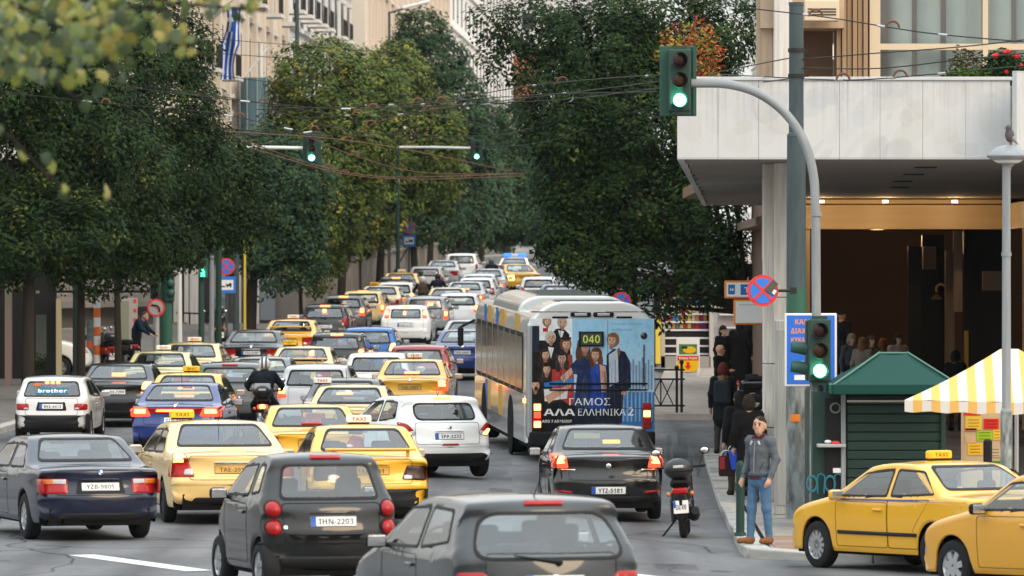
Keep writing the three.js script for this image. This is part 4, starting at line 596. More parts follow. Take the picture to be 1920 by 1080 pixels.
{ // rusticated stone wall behind the left trunks, every block a piece
  const w = new THREE.Group(); w.name = 'stone_wall'; scene.add(w); tag(w, 'rusticated pale stone wall of big blocks behind the left tree trunks', 'wall');
  const A = V(-15.6, 0, -186), B = V(-13.0, 0, -216), dir = B.clone().sub(A), l = dir.length(), ang = Math.atan2(dir.x, -dir.z); w.position.set(A.x, ground(A.x, 190) + .1, A.z);
  const g = [1.5, 1.9, 2.3].map(k => rbox(k * 4 - .07, .53, .5, .04)); let h = .28;
  w.rotation.y = Math.PI / 2 - ang;
  mk('core', box(l, 4.7, .5, l / 2, 1.9, -.42), std([.16, .135, .12], .95), w);
  for (let r = 0; r < 7; r++, h += .6) for (let x = (r % 2) * -3; x < l - 1;) { const k = (r + Math.floor(x)) % 3, L = [6, 7.6, 9.2][k]; const m = mk('stone_block', g[k], MATB.stone, w); m.position.set(x + L / 2, h, rr(-.02, .02)); x += L; }
  mk('ledge', rbox(l + .4, .3, .9, .04, l / 2, h + .02, -.2), MATB.wall2, w);
  mk('base', box(l, 1.2, .6, l / 2, -.6, -.1), MATB.stone, w);
}
{ // shop fronts at far left, dim, with doors and a green neon strip
  const b = thing('shop_front', V(0, 0, 0), 'dark shop fronts at the far left edge with pale door surrounds', 'building');
  const q = (name, p0, p1, y0, y1, d, m, th = .3) => { const s = F / d; return mk(name, box((p1 - p0) / s, (y1 - y0) / s, th, ((p0 + p1) / 2 - 960) / s, CAMH + (HOR - (y0 + y1) / 2) / s, -d), m, b); };
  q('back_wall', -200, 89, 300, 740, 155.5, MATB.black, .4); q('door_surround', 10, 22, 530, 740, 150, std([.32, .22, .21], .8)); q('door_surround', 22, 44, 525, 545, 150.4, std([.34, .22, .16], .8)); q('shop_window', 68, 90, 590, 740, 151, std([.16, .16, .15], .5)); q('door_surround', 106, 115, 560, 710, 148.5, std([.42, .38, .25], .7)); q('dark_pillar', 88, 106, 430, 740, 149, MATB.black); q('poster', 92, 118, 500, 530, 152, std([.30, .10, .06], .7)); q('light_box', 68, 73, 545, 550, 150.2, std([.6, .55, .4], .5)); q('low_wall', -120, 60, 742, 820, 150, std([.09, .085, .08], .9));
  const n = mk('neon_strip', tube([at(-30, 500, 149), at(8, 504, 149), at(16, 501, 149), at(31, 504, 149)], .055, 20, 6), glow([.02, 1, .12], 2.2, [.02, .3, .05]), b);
  const l = new THREE.PointLight(C(.05, 1, .2), .5); l.position.copy(at(10, 503, 148.5)); scene.add(l);
}

facade('apartment_building', 'long stone-coloured block across the junction behind the viewpoint', 0, -60, 60, -1, 24, MATB.wall, { balcony: .3, shutters: 1, depth: 14, step: 4.5 }).rotation.y = -Math.PI / 2;
scene.children[scene.children.length - 1].position.set(0, 0, 170); scene.children[scene.children.length - 1].rotation.y = Math.PI / 2;

{ // entrance with pale pilasters, dark doors and steps between the left trunks
  const b = thing('entrance', V(0, 0, 0), 'pale entrance with white pilasters, dark doors and steps behind the tow-away sign', 'doorway'), q = (name, p0, p1, y0, y1, d, m, th = .3) => { const s = F / d; return mk(name, box((p1 - p0) / s, (y1 - y0) / s, th, ((p0 + p1) / 2 - 960) / s, CAMH + (HOR - (y0 + y1) / 2) / s, -d), m, b); };
  const lt = std([.62, .62, .62], .7, { map: rep(streak, .6, .3) }), gr = std([.24, .26, .29], .6), dk = std([.03, .03, .035], .6);
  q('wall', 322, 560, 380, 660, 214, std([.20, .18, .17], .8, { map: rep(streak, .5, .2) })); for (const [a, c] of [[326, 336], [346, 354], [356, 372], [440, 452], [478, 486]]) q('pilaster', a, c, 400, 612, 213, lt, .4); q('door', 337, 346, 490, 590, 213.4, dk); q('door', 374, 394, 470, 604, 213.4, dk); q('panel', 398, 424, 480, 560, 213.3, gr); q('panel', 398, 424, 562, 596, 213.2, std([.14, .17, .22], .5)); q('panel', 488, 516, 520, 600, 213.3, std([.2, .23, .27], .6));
  q('plinth', 324, 350, 604, 650, 212.4, MATB.stone, .8); q('plinth', 354, 372, 606, 640, 212, lt, .8); for (let i = 0; i < 4; i++) q('step', 372 - i * 2, 470 + i * 4, 612 + i * 9, 619 + i * 9, 212 - i * .5, std([.30, .27, .25], .85), .5); mk('railing', [[330, 372], [384, 420]].map(([a, c]) => bar(at(a, 586, 211.5), at(c, 588, 211.5), .03)).concat([338, 356, 374, 388, 404, 418].map(a => bar(at(a, 586, 211.5), at(a, 632, 211.5), .02))), M.black, b); q('red_light', 378, 381, 540, 552, 212.8, glow([1, .12, .05], 1.2), .1);
}
{ const wl = new THREE.Group(); wl.name = 'low_wall'; scene.add(wl); tag(wl, 'low beige stone wall with a sloping top under the olive trees', 'wall'); const m = std([.30, .25, .21], .85, { map: rep(blotch, .6, .6) }), g = box(.4, 1.7, 3.96), c = rbox(.55, .14, 3.98, .03);
  for (let d = 222; d < 330; d += 4) { const x = LX(d + 2) + 3.4, y = ground(x, d + 2), a = mk('wall_block', g, m, wl); a.position.set(x, y + .85, -(d + 2)); a.rotation.y = -.042; const e = mk('coping_stone', c, m, wl); e.position.set(x, y + 1.77, -(d + 2)); e.rotation.y = -.042; } }
{ const d = 300, s = F / d, t = thing('hoarding', at(748, 500, d).setY(ground(-6, d)), 'pale hoarding panel on the left pavement behind the second tow-away sign', 'hoarding'); mk('panel', rbox(1.0, 4.0, .12, .03, 0, 2, 0), MATB.wall3, t); mk('joint', [1, 2, 3].map(i => box(1.0, .03, .02, 0, i * 1.0, .065)), M.trim, t); }
{ const d = 268, t = thing('pillar', at(619, 560, d).setY(ground(-8.7, d)), 'orange-lit slim pillar beside the low beige wall', 'pillar'); mk('shaft', box(.32, 2.2, .3, 0, 1.1, 0), std([.65, .30, .20], .7), t); mk('cap', rbox(.4, .1, .4, .03, 0, 2.24, 0), MATB.stone, t); }  // the orange light is painted into the shaft colour
// ---------- trees ----------
function leafCluster(n, l, w, spread, sd) { // n folded leaves round a twig end
  const pos = [], idx = []; seed = sd;
  for (let i = 0; i < n; i++) {
    const q = new THREE.Quaternion().setFromEuler(new THREE.Euler(rr(-.75, .35), rr(0, 6.28), rr(-.45, .45))), o = V(rr(-1, 1), rr(-1, 1), rr(-1, 1)).multiplyScalar(spread), k = rr(.75, 1.15), b = pos.length / 3;
    for (const p of [[0, 0, 0], [w * .5, -.06 * l, l * .42], [0, .1 * w, l * .48], [-w * .5, -.06 * l, l * .42], [0, -.12 * l, l]]) { const v = V(...p).multiplyScalar(k).applyQuaternion(q).add(o); pos.push(v.x, v.y, v.z); }
    idx.push(b, b + 1, b + 2, b, b + 2, b + 3, b + 1, b + 4, b + 2, b + 3, b + 2, b + 4);
  }
  const g = new THREE.BufferGeometry(); g.setAttribute('position', new THREE.Float32BufferAttribute(pos, 3)); g.setIndex(idx); return g.toNonIndexed().computeVertexNormals() || flat(g);
}
function flat(g) { const h = g.toNonIndexed(); h.computeVertexNormals(); return h; }
const leafMat = new THREE.MeshPhysicalMaterial({ color: C(1, 1, 1), roughness: .6, specularIntensity: .16, side: THREE.DoubleSide }), barkMat = std([.045, .036, .030], .95, { bumpMap: rep(fine, 2, .5), bumpScale: .02 });
const CL = [1, 2, 3].map(k => leafCluster(7, .15, .075, .17, k * 77)), CLF = [4, 5].map(k => leafCluster(7, .23, .13, .27, k * 77));
seed = 4242;
const UP = V(0, 1, 0), tmpV = V(0, 0, 0), tmpQ2 = new THREE.Quaternion(), tmpM = new THREE.Matrix4(), tmpQ = new THREE.Quaternion(), tmpC = new THREE.Color();
// lobes: [px, py, radius px, radius px, density]; hue: list of leaf colours
function tree(name, label, cat, d, trunkPx, r0, lobes, hues, o = {}) {
  const s = F / d, x0 = (trunkPx - 960) / s, gy = ground(x0, d) + (o.lift ?? .1), t = thing(name, V(x0, gy, -d), label, cat, o.group), limbs = [];
  let low = 1e9; for (const l of lobes) low = Math.min(low, CAMH + (HOR - l[1] - l[3] * .3) / s);
  const fork = V(rr(-.15, .15), Math.max(2, low - gy), rr(-.2, .2));
  limbs.push(bar(V(0, -.3, 0), V(0, .35, 0), r0 * 1.45, r0 * 1.08, 12), bar(V(0, .3, 0), fork, r0 * 1.08, r0 * .82, 12));
  const far = d > 195, geos = far ? CLF : CL, k = far ? Math.min(1.3, d / 280) : 1, list = [];
  const mats = geos.map(() => []), cols = geos.map(() => []);
  for (const [px, py, rx, ry, den = 1] of lobes) {
    const c = V((px - 960) / s - x0, CAMH + (HOR - py) / s - gy, rr(-1, 1) * rx / s * .5), a = rx / s, b = ry / s, dz = (a + b) / 2 * .9;
    limbs.push(bar(fork, c.clone().multiplyScalar(.8).add(fork.clone().multiplyScalar(.2)), r0 * .42, r0 * .14, 7));
    for (let i = 0; i < 4; i++) { const e = c.clone().add(V(rr(-.8, .8) * a, rr(-.7, .8) * b, rr(-.7, .7) * dz)); limbs.push(bar(c.clone().lerp(fork, .2), e, r0 * .13, r0 * .03, 5)); }
    const area = far ? .035 * k * k : .0165, N = Math.round(2.7 * den * Math.PI * a * b / area), ph = rr(0, 100);
    for (let i = 0; i < N; i++) {
      const v = V(rr(-1, 1), rr(-1, 1), rr(-1, 1)); const l0 = v.length(); if (l0 > 1 || l0 < .05) { i--; continue; }
      const r = Math.pow(l0, .45); v.multiplyScalar(r / l0);
      const q = noise.noise(v.x * 2.1 + ph, v.y * 2.1, v.z * 2.1) + .6 * noise.noise(v.x * 5 + ph, v.y * 5, v.z * 5);
      const bump = 1 + .30 * q; if (q < -.2 && rnd() < .88) continue;
      const p = V(c.x + v.x * a * bump, c.y + v.y * b * bump, c.z + v.z * dz * bump), w = Math.floor(rnd() * geos.length);
      tmpV.copy(v).normalize().multiplyScalar(.9).add(V(rr(-.35, .35), .75 + rr(-.2, .2), rr(-.35, .35))).normalize(); tmpQ.setFromUnitVectors(UP, tmpV).multiply(tmpQ2.setFromAxisAngle(UP, rr(0, 6.28))); const sc = k * rr(.75, 1.25);
      mats[w].push(new THREE.Matrix4().compose(p, tmpQ, V(sc, sc, sc)));
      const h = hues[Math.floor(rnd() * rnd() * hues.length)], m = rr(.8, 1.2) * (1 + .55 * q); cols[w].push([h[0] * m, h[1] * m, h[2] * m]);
    }
  }
  mk('trunk', limbs, barkMat, t);
  geos.forEach((g, w) => { const im = new THREE.InstancedMesh(g, leafMat, mats[w].length); mats[w].forEach((m, i) => { im.setMatrixAt(i, m); im.setColorAt(i, tmpC.setRGB(...cols[w][i])); }); im.name = 'crown'; im.castShadow = im.receiveShadow = true; im.userData.kind = 'stuff'; t.add(im); });
  return t;
}
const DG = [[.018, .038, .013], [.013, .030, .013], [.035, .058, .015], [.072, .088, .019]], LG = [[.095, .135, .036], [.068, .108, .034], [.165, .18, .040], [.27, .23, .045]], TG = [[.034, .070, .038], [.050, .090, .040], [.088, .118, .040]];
const LROW = 'street trees along the left pavement';
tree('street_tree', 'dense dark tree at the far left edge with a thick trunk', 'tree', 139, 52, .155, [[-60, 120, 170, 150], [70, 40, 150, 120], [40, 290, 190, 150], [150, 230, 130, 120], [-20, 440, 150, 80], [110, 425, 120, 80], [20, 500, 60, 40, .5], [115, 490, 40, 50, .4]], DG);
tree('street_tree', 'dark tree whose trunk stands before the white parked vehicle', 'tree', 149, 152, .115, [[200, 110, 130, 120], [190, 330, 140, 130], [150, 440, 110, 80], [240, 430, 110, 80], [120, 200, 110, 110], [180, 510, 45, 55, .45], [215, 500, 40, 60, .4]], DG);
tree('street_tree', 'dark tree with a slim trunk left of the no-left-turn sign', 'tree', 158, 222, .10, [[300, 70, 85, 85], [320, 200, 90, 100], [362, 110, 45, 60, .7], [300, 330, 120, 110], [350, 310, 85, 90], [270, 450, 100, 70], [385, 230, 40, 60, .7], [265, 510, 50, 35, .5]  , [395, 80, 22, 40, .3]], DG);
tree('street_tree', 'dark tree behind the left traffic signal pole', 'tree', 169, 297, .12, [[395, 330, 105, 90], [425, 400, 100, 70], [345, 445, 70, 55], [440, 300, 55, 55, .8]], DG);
tree('street_tree', 'dark tree right of the blue tow-away sign', 'tree', 199, 468, .22, [[480, 395, 110, 80], [540, 350, 80, 90], [470, 465, 85, 45], [535, 445, 80, 55], [500, 290, 50, 60, .8], [520, 510, 50, 45, .5], [575, 480, 50, 55, .5]], TG);
tree('street_tree', 'olive green tree with yellowing leaves in the middle of the left row', 'tree', 220, 556, .24, [[600, 165, 100, 95], [560, 260, 75, 80], [640, 290, 110, 110], [590, 390, 90, 80], [690, 190, 80, 85], [560, 470, 60, 40], [620, 460, 60, 50, .7], [590, 520, 40, 35, .4]], LG);
tree('street_tree', 'lighter olive tree beyond the first olive one', 'tree', 262, 668, .22, [[745, 150, 65, 70], [770, 260, 85, 100], [700, 355, 90, 85], [805, 335, 62, 70], [830, 260, 45, 80], [660, 430, 80, 50], [690, 300, 70, 80]], LG);
tree('street_tree', 'tall dark tree rising behind the olive trees', 'tree', 330, 745, .28, [[790, 60, 55, 45], [815, 115, 60, 55], [760, 100, 40, 40], [855, 185, 55, 65], [880, 270, 50, 70], [800, 420, 70, 50], [740, 440, 50, 40]], TG);
tree('street_tree', 'far dark tree above the top of the traffic queue', 'tree', 380, 800, .28, [[910, 240, 45, 60], [930, 330, 65, 75], [900, 405, 85, 55], [965, 270, 45, 80], [840, 430, 70, 45], [970, 400, 55, 55]], TG);
tree('street_tree', 'farthest tree seen between the two rows of trees', 'tree', 430, 850, .3, [[870, 380, 60, 60], [930, 430, 60, 40], [990, 330, 50, 80]], TG);
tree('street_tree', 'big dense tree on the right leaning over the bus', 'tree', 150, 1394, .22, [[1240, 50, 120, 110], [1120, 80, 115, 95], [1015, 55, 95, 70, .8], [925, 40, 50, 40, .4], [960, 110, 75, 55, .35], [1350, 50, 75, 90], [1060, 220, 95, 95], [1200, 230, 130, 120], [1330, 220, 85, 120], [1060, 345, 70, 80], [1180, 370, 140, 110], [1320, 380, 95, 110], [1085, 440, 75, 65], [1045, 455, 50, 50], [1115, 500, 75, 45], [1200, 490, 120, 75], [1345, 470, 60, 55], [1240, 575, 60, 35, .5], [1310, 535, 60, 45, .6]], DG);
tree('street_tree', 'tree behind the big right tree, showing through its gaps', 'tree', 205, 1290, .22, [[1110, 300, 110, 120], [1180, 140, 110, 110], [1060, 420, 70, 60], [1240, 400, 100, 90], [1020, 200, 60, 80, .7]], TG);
{ // bare lower trunks further up the street, seen as a dark row over the cars
  [[640, 244, .22], [712, 270, .24], [778, 298, .24], [806, 312, .22], [862, 345, .24], [884, 360, .24], [902, 372, .24], [948, 410, .24]].forEach(([px, d, r], i) => {
    const s = F / d; tree('street_tree', ['far tree trunk left of the second tow-away sign', 'far tree trunk just left of the sign pole at the bend', 'far trunk standing behind the second tow-away sign', 'far thin trunk above the far silver estate car', 'far trunk above the far white off-road car', 'far trunk left of the far motorcyclist', 'farthest trunk above the far motorcyclist', 'far trunk above the far police car'][i], 'tree', d, px, r * .8, [[px, 390 + (i % 3) * 12, 55, 45, .8], [px + 15, 345, 45, 45, .8]], TG);
  });
}
{ // branch of yellow-green plane leaves close to the camera
  const d = 34, s = F / d, b = thing('tree_branch', at(60, 60, d), 'blurred yellow-green leafy branch hanging into the top left corner', 'branch'), o = b.position.clone();
  const sh = new THREE.Shape(), pt = [[0, 0], [.05, .03], [.11, .02], [.085, .07], [.13, .13], [.07, .12], [.045, .2], [0, .16]]; sh.moveTo(0, -.03); for (const p of pt) sh.lineTo(p[0], p[1]); for (const p of [...pt].reverse()) sh.lineTo(-p[0], p[1]);
  const lg = new THREE.ShapeGeometry(sh); { const p = lg.attributes.position; for (let i = 0; i < p.count; i++) p.setZ(i, -3 * p.getX(i) ** 2 - 1.2 * p.getY(i) ** 2); lg.computeVertexNormals(); }
  const lm = [[.20, .23, .03], [.11, .16, .03], [.055, .09, .025], [.26, .23, .04], [.035, .06, .022]].map(c => new THREE.MeshPhysicalMaterial({ color: C(...c), roughness: .7, transmission: .35, thickness: 0, side: THREE.DoubleSide }));
  const L = (px, py) => at(px, py, d + rr(-2, 2)).sub(o), tw = [[[-60, -40], [90, 40], [200, 110], [215, 130]], [[-60, 20], [60, 110], [110, 160], [150, 190]], [[-40, -40], [200, 10], [330, 30], [360, 90]], [[60, -60], [300, 0], [430, 15], [500, 20]], [[-60, 220], [10, 250], [70, 310], [128, 362]], [[-60, 60], [60, 60], [130, 90]]];
  const bars = []; for (const t of tw) bars.push(tube(t.map(p => at(p[0], p[1], d).sub(o)), .012, 20, 6)); mk('twig', bars, barkMat, b);
  const put = (px, py) => { const m = mk('leaf', lg, lm[Math.floor(rnd() * 5)], b); m.position.copy(L(px, py)); m.rotation.set(rr(-.9, .5), rr(-1, 1), rr(0, 6.28)); m.scale.setScalar(rr(.26, .52)); };
  for (let i = 0; i < 420; i++) { const x = rr(-30, 240), y = rr(-20, 150); if (y < 150 - Math.max(0, x - 60) * .35 || rnd() < .25) put(x, y); }
  for (let i = 0; i < 60; i++) put(rr(200, 360), rr(-20, 90 - Math.abs(i % 8) * 5)); for (let i = 0; i < 14; i++) put(rr(360, 510), rr(-20, 40));
  for (const [x, y] of [[140, 165], [150, 190], [185, 165], [190, 180], [60, 140], [90, 135], [350, 90], [310, 65], [420, 20], [455, 30], [470, 15], [8, 245], [35, 270], [50, 285], [95, 325], [115, 350], [128, 362], [195, 352], [75, 300]]) put(x, y);
}
function bush(name, label, p, rx, ry, rz, n, hues, flowers, fm) {
  const t = thing(name, p, label, 'plant'), g = CL[0].clone().scale(.55, .55, .55), im = new THREE.InstancedMesh(g, leafMat, n), st = [];
  for (let i = 0; i < n; i++) { let v; do v = V(rr(-1, 1), rr(0, 1), rr(-1, 1)); while (v.length() > 1); const q = V(v.x * rx * (.5 + .5 * v.y + .3), v.y * ry, v.z * rz), h = hues[Math.floor(rnd() * hues.length)], m = rr(.7, 1.3); im.setMatrixAt(i, tmpM.compose(q, tmpQ.setFromEuler(new THREE.Euler(rr(-1, 1), rr(0, 6.3), rr(-1, 1))), V(1, 1, 1))); im.setColorAt(i, tmpC.setRGB(h[0] * m, h[1] * m, h[2] * m)); if (i % 40 === 0) st.push(bar(V(q.x * .1, -.1, q.z * .1), q, .012, .004, 4)); }
  im.name = 'foliage'; im.userData.kind = 'stuff'; im.castShadow = im.receiveShadow = true; t.add(im); mk('stem', st, barkMat, t);
  for (const [x, y, z, r] of flowers || []) mk('flower', [ball(r, x, y, z, 1, .8, 1), ball(r * .7, x + r * .4, y + r * .3, z + r * .3)], fm, t);
  return t;
}
bush('shrub', 'shrub with orange and green autumn leaves behind the big green signal', at(1295, 148, 90), .55, 1.0, .4, 210, [[.30, .10, .03], [.35, .2, .04], [.12, .15, .03], [.10, .14, .03], [.4, .08, .04]]);
bush('rose_bush', 'rose bush with red blooms on the white balcony', at(1885, 148, 90.4), .33, .46, .25, 300, [[.02, .05, .02], [.03, .06, .02]], [[-.18, .36, .15, .055], [0, .42, .15, .06], [.16, .36, .15, .055], [.0, .1, .2, .045], [.22, .2, .12, .05]], std([.62, .02, .03], .6));
bush('trailing_plant', 'low green trailing plant along the balcony edge beside the roses', at(1826, 150, 90.4), .5, .16, .22, 260, [[.05, .10, .03], [.08, .12, .03]]);
bush('climbing_plant', 'thin wispy plant on the balcony in front of the window', at(1815, 148, 90.6), .35, .5, .2, 70, [[.06, .08, .03], [.12, .09, .04]]);
bush('weed', 'small weed at the foot of the left shop front', at(82, 705, 150), .35, .6, .3, 160, [[.03, .05, .02], [.06, .08, .03]]);
// ---------- street furniture ----------
const SM = { pole: std([.075, .105, .115], .55, { map: rep(streak, 1, .4) }), green: std([.03, .11, .075], .5), grey: std([.31, .34, .37], .45, { map: rep(streak, 1, .3) }), worn: std([.33, .37, .37], .8, { map: noiseTex(256, 10, .25, 1) }), house: std([.022, .055, .045], .5), board: std([.025, .085, .065], .5), lampOff: std([.035, .008, .008], .3), amberOff: std([.05, .018, .006], .3), lampOn: glow([.16, 1, .62], 7, [.1, .6, .4]), white: std([.75, .76, .77], .5), wire: std([.03, .028, .028], .6), rust: std([.16, .075, .05], .7), steel: std([.5, .51, .52], .4, { metalness: .6 }), blue: std([.035, .20, .72], .45), red: std([.72, .045, .05], .45), orange: std([.70, .22, .025], .5), dgreen: std([.012, .042, .034], .5), canvas: std([.006, .052, .043], .75), yellow: std([.75, .55, .08], .6) };
function signalLight(color, p, I) { const l = new THREE.PointLight(C(...color), I, 8); l.position.copy(p); scene.add(l); }
// one signal head, facing +z: housing, three lamps with visors; lit = index of the lamp that is on (0 top)
function signalHead(t, x, y, z, h, lit, o = {}) {
  const w = h * .35, r = h * .116, hd = mk('signal_head', [rbox(w, h, w * .7, w * .08, x, y, z), box(w * .7, h * .06, w * .5, x, y + h / 2 + h * .02, z), box(w * .7, h * .06, w * .5, x, y - h / 2 - h * .02, z)], SM.house, t);
  [0, 1, 2].forEach(i => {
    const cy = y + h * (.32 - .32 * i), zf = z + w * .36;
    mk('lamp', new THREE.SphereGeometry(r, 18, 8, 0, 6.2832, 0, 1.1).rotateX(Math.PI / 2).scale(1, 1, .4).translate(x, cy, zf - r * .05), i === lit ? SM.lampOn : i === 1 ? SM.amberOff : SM.lampOff, hd);
    mk('visor', new THREE.CylinderGeometry(r * 1.08, r * 1.14, r * 1.5, 18, 1, true, 2.0, 4.6 - (i === lit ? .6 : 0)).rotateX(Math.PI / 2).rotateZ(Math.PI).translate(x, cy, zf + r * .7), SM.house, hd);
    if (i === lit) signalLight([.15, 1, .6], V(x, cy, zf + r * 1.2).applyMatrix4(t.matrixWorld), .3);
  });
  return hd;
}
const grounded = (px, d, lift = .13) => { const x = (px - 960) / F * d; return V(x, ground(x, d) + lift, -d); };
{ // tall trolley-wire pole
  const p = grounded(1493, 86), t = thing('trolley_pole', p, 'tall grey-green trolley wire pole in front of the marble balcony', 'pole'), H = at(0, 8, 86).y - p.y, k = at(0, 252, 86).y - p.y, g0 = at(0, 587, 86).y - p.y, g1 = at(0, 540, 86).y - p.y;
  mk('lower_shaft', cyl(.165, .155, g0, 0, 0, 0, 24), SM.worn, t); mk('painted_band', cyl(.156, .15, g1 - g0, 0, g0, 0, 24), SM.green, t); mk('middle_shaft', cyl(.152, .142, k - g1, 0, g1, 0, 24), SM.pole, t);
  mk('upper_shaft', [cyl(.115, .11, H - k, 0, k, 0, 24), cyl(.15, .115, .06, 0, k - .03, 0, 24), cyl(.118, .118, .05, 0, H - .02, 0, 24)], SM.pole, t);
  for (const y of [98, 146]) { const yy = at(0, y, 86).y - p.y; mk('clamp', [cyl(.128, .128, .06, 0, yy, 0, 24), box(.08, .03, .05, .15, yy + .03, 0)], SM.wire, t); }
  const st = mk('orange_sticker', new THREE.CylinderGeometry(.168, .168, .115, 12, 1, true, -.65, .95), std([.75, .22, .04], .6), t); st.position.y = at(0, 783, 86).y - p.y;
}
{ // traffic signal mast with a bent arm
  const d = 83, p = grounded(1531, d), t = thing('traffic_signal', p, 'tall grey signal mast with curved arm and large green-lit backboard head', 'traffic signal'); t.updateMatrixWorld();
  const L = (px, py, dd = d) => at(px, py, dd).sub(p), y1 = L(0, 655).y;
  mk('lower_mast', cyl(.105, .10, y1, 0, 0, 0, 20), SM.worn, t);
  mk('mast', tube([V(0, y1 - .1, 0), L(1530, 480), L(1529, 390), L(1524, 320), L(1506, 262), L(1470, 210), L(1420, 174), L(1365, 158), L(1296, 156)].map((v, i) => i ? v : v), .068, 60, 14), SM.grey, t);
  mk('collar', [cyl(.085, .085, .05, 0, L(0, 405).y, 0, 18), cyl(.11, .11, .08, 0, y1 - .05, 0, 18)], SM.grey, t);
  const c = L(1271, 152), b = mk('backboard', rbox(.54, 1.04, .03, .012, c.x, c.y, -.02), SM.board, t); mk('board_edge', box(.05, 1.03, .06, c.x + .25, c.y, 0), SM.board, b); b.rotation.y = 0;
  signalHead(t, c.x + .02, c.y + .005, .12, .92, 2);
  const q = L(1535, 657); signalHead(t, q.x, q.y, .2, .93, 2);
  const side = mk('side_head', rbox(.16, .90, .24, .03, q.x - .12, q.y, .02), SM.house, t); for (let i = 1; i < 3; i++) mk('visor', new THREE.CylinderGeometry(.085, .10, .24, 16, 1, true).rotateZ(Math.PI / 2 - .15).translate(q.x - .29, q.y + .29 - .29 * i + .04, .05), SM.board, side);
  const s2 = mk('yellow_sticker', rbox(.10, .24, .01, .003, .02, L(0, 819).y, .105), printMat, t); const uv = s2.geometry.attributes.uv, pr = PRINTS.sticker_yellow; for (let i = 0; i < uv.count; i++) uv.setXY(i, pr[0] + uv.getX(i) * pr[2], 1 - pr[1] - (1 - uv.getY(i)) * pr[3]);
}
{ // blue camera warning sign
  const tex = canvasTex(384, 544, (g, w, h) => {
    g.fillStyle = '#2f6fd8'; g.fillRect(0, 0, w, h); g.textAlign = 'center'; g.fillStyle = '#f0913a'; g.font = 'bold 58px sans-serif';
    ['ΚΑΜΕΡΕΣ', 'ΔΙΑΧΕΙΡΙΣΗΣ', 'ΚΥΚΛΟΦΟΡΙΑΣ'].forEach((s, i) => g.fillText(s, w / 2, 70 + i * 72, 320)); g.fillStyle = '#f2f4f6'; g.font = 'bold 54px sans-serif';
    g.fillRect(160, 262, 70, 44); g.fillRect(60, 470, 90, 40); g.fillText('TRAFFIC', w / 2, 400, 230); g.fillText('CAMERAS', w / 2, 455, 260); g.fillStyle = '#c23b46'; g.fillRect(316, 496, 40, 24);
  });
  const d = 84.2, p = at(1520, 656, d), t = thing('traffic_sign', p, 'blue rectangular sign with orange Greek capitals behind the lower signal head', 'road sign');
  mk('panel', rbox(.785, 1.10, .03, .014), SM.white, t); mk('printed_face', new THREE.PlaneGeometry(.72, 1.035).translate(0, 0, .0185), std([1, 1, 1], .45, { map: tex }), t); mk('bracket', [box(.5, .05, .12, 0, .3, -.07), box(.5, .05, .12, 0, -.3, -.07)], SM.steel, t);
}
function roundSign(t, r, z, kind, cy = 0) { // no-stopping disc
  mk('disc', cyl(r, r, .02, 0, -.01, 0, 36).rotateX(Math.PI / 2).translate(0, cy, z), SM.red, t); mk('blue_field', cyl(r * .80, r * .80, .012, 0, -.006, 0, 36).rotateX(Math.PI / 2).translate(0, cy, z + .012), kind === 'white' ? std([.40, .40, .40], .6) : SM.blue, t);
  if (kind !== 'white') for (const a of [.785, -.785]) mk('red_bar', box(r * 1.66, r * .17, .012).rotateZ(a).translate(0, cy, z + .018 + (a > 0 ? .003 : 0)), SM.red, t);
}
{
  const d = 84.5, p = at(1430, 545, d), t = thing('no_stopping_sign', p, 'large red and blue no-stopping disc bolted to the trolley pole, torn sticker on it', 'road sign'); roundSign(t, .238, 0); t.rotation.y = .1;
  mk('bracket', [bar(V(.1, 0, -.03), V(.50, 0, -.03), .022), box(.10, .10, .05, .47, 0, -.03)], SM.wire, t);
  mk('torn_sticker', [box(.10, .20, .012, 0, 0, 0).rotateZ(-.75).translate(.13, .06, .032), box(.06, .09, .012).rotateZ(-.6).translate(.18, -.01, .036)], std([.10, .10, .085], .8), t); mk('torn_paper', box(.05, .07, .01).rotateZ(-.6).translate(.17, -.02, .046), SM.white, t);
}
{
  const d = 100, p = grounded(1446, d), t = thing('bus_stop_sign', p, 'orange-framed bus stop signs on a thin grey pole', 'bus stop sign'), L = (px, py) => at(px, py, d).sub(p), s = F / d;
  mk('pole', cyl(.05, .045, L(0, 400).y), SM.pole, t);
  const pl = (x0, x1, y0, y1, name, draw) => { const w = (x1 - x0) / s, h = (y1 - y0) / s, c = L((x0 + x1) / 2, (y0 + y1) / 2), f = mk(name, rbox(w, h, .06, .029, c.x, c.y, .06), SM.orange, t), k = .80; mk('face', new THREE.PlaneGeometry(w - .07, h - .07).translate(c.x, c.y, .093), std([1, 1, 1], .5, { map: canvasTex(256, 160, draw) }), f); return f; };
  pl(1358, 1436, 526, 560, 'stop_board', (g, w, h) => { g.fillStyle = '#e9edf2'; g.fillRect(0, 0, w, h); g.fillStyle = '#2a6fb5'; g.fillRect(12, 24, 46, 110); g.fillRect(96, 20, 150, 120); g.fillStyle = '#fff'; g.font = 'bold 76px sans-serif'; g.fillText('ΤΕΡ', 120, 108); g.font = 'bold 40px sans-serif'; g.fillText('H', 22, 94); });
  pl(1375, 1444, 561, 609, 'timetable_board', (g, w, h) => { g.fillStyle = '#dfe3e6'; g.fillRect(0, 0, w, h); g.fillStyle = '#8f959b'; for (let i = 0; i < 7; i++) g.fillRect(30 + i * 26, 24, 18, 6); });
}
{
  const d = 131, p = grounded(1165, d, .14), t = thing('no_stopping_sign', p, 'red and blue no-stopping disc peeping over the rear of the bus roof', 'road sign'), y = at(0, 566, d).y - p.y; mk('post', cyl(.035, .035, y), SM.steel, t); roundSign(t, .235, .05, '', y); mk('post_cap', ball(.04, 0, y, 0), SM.steel, t);
}
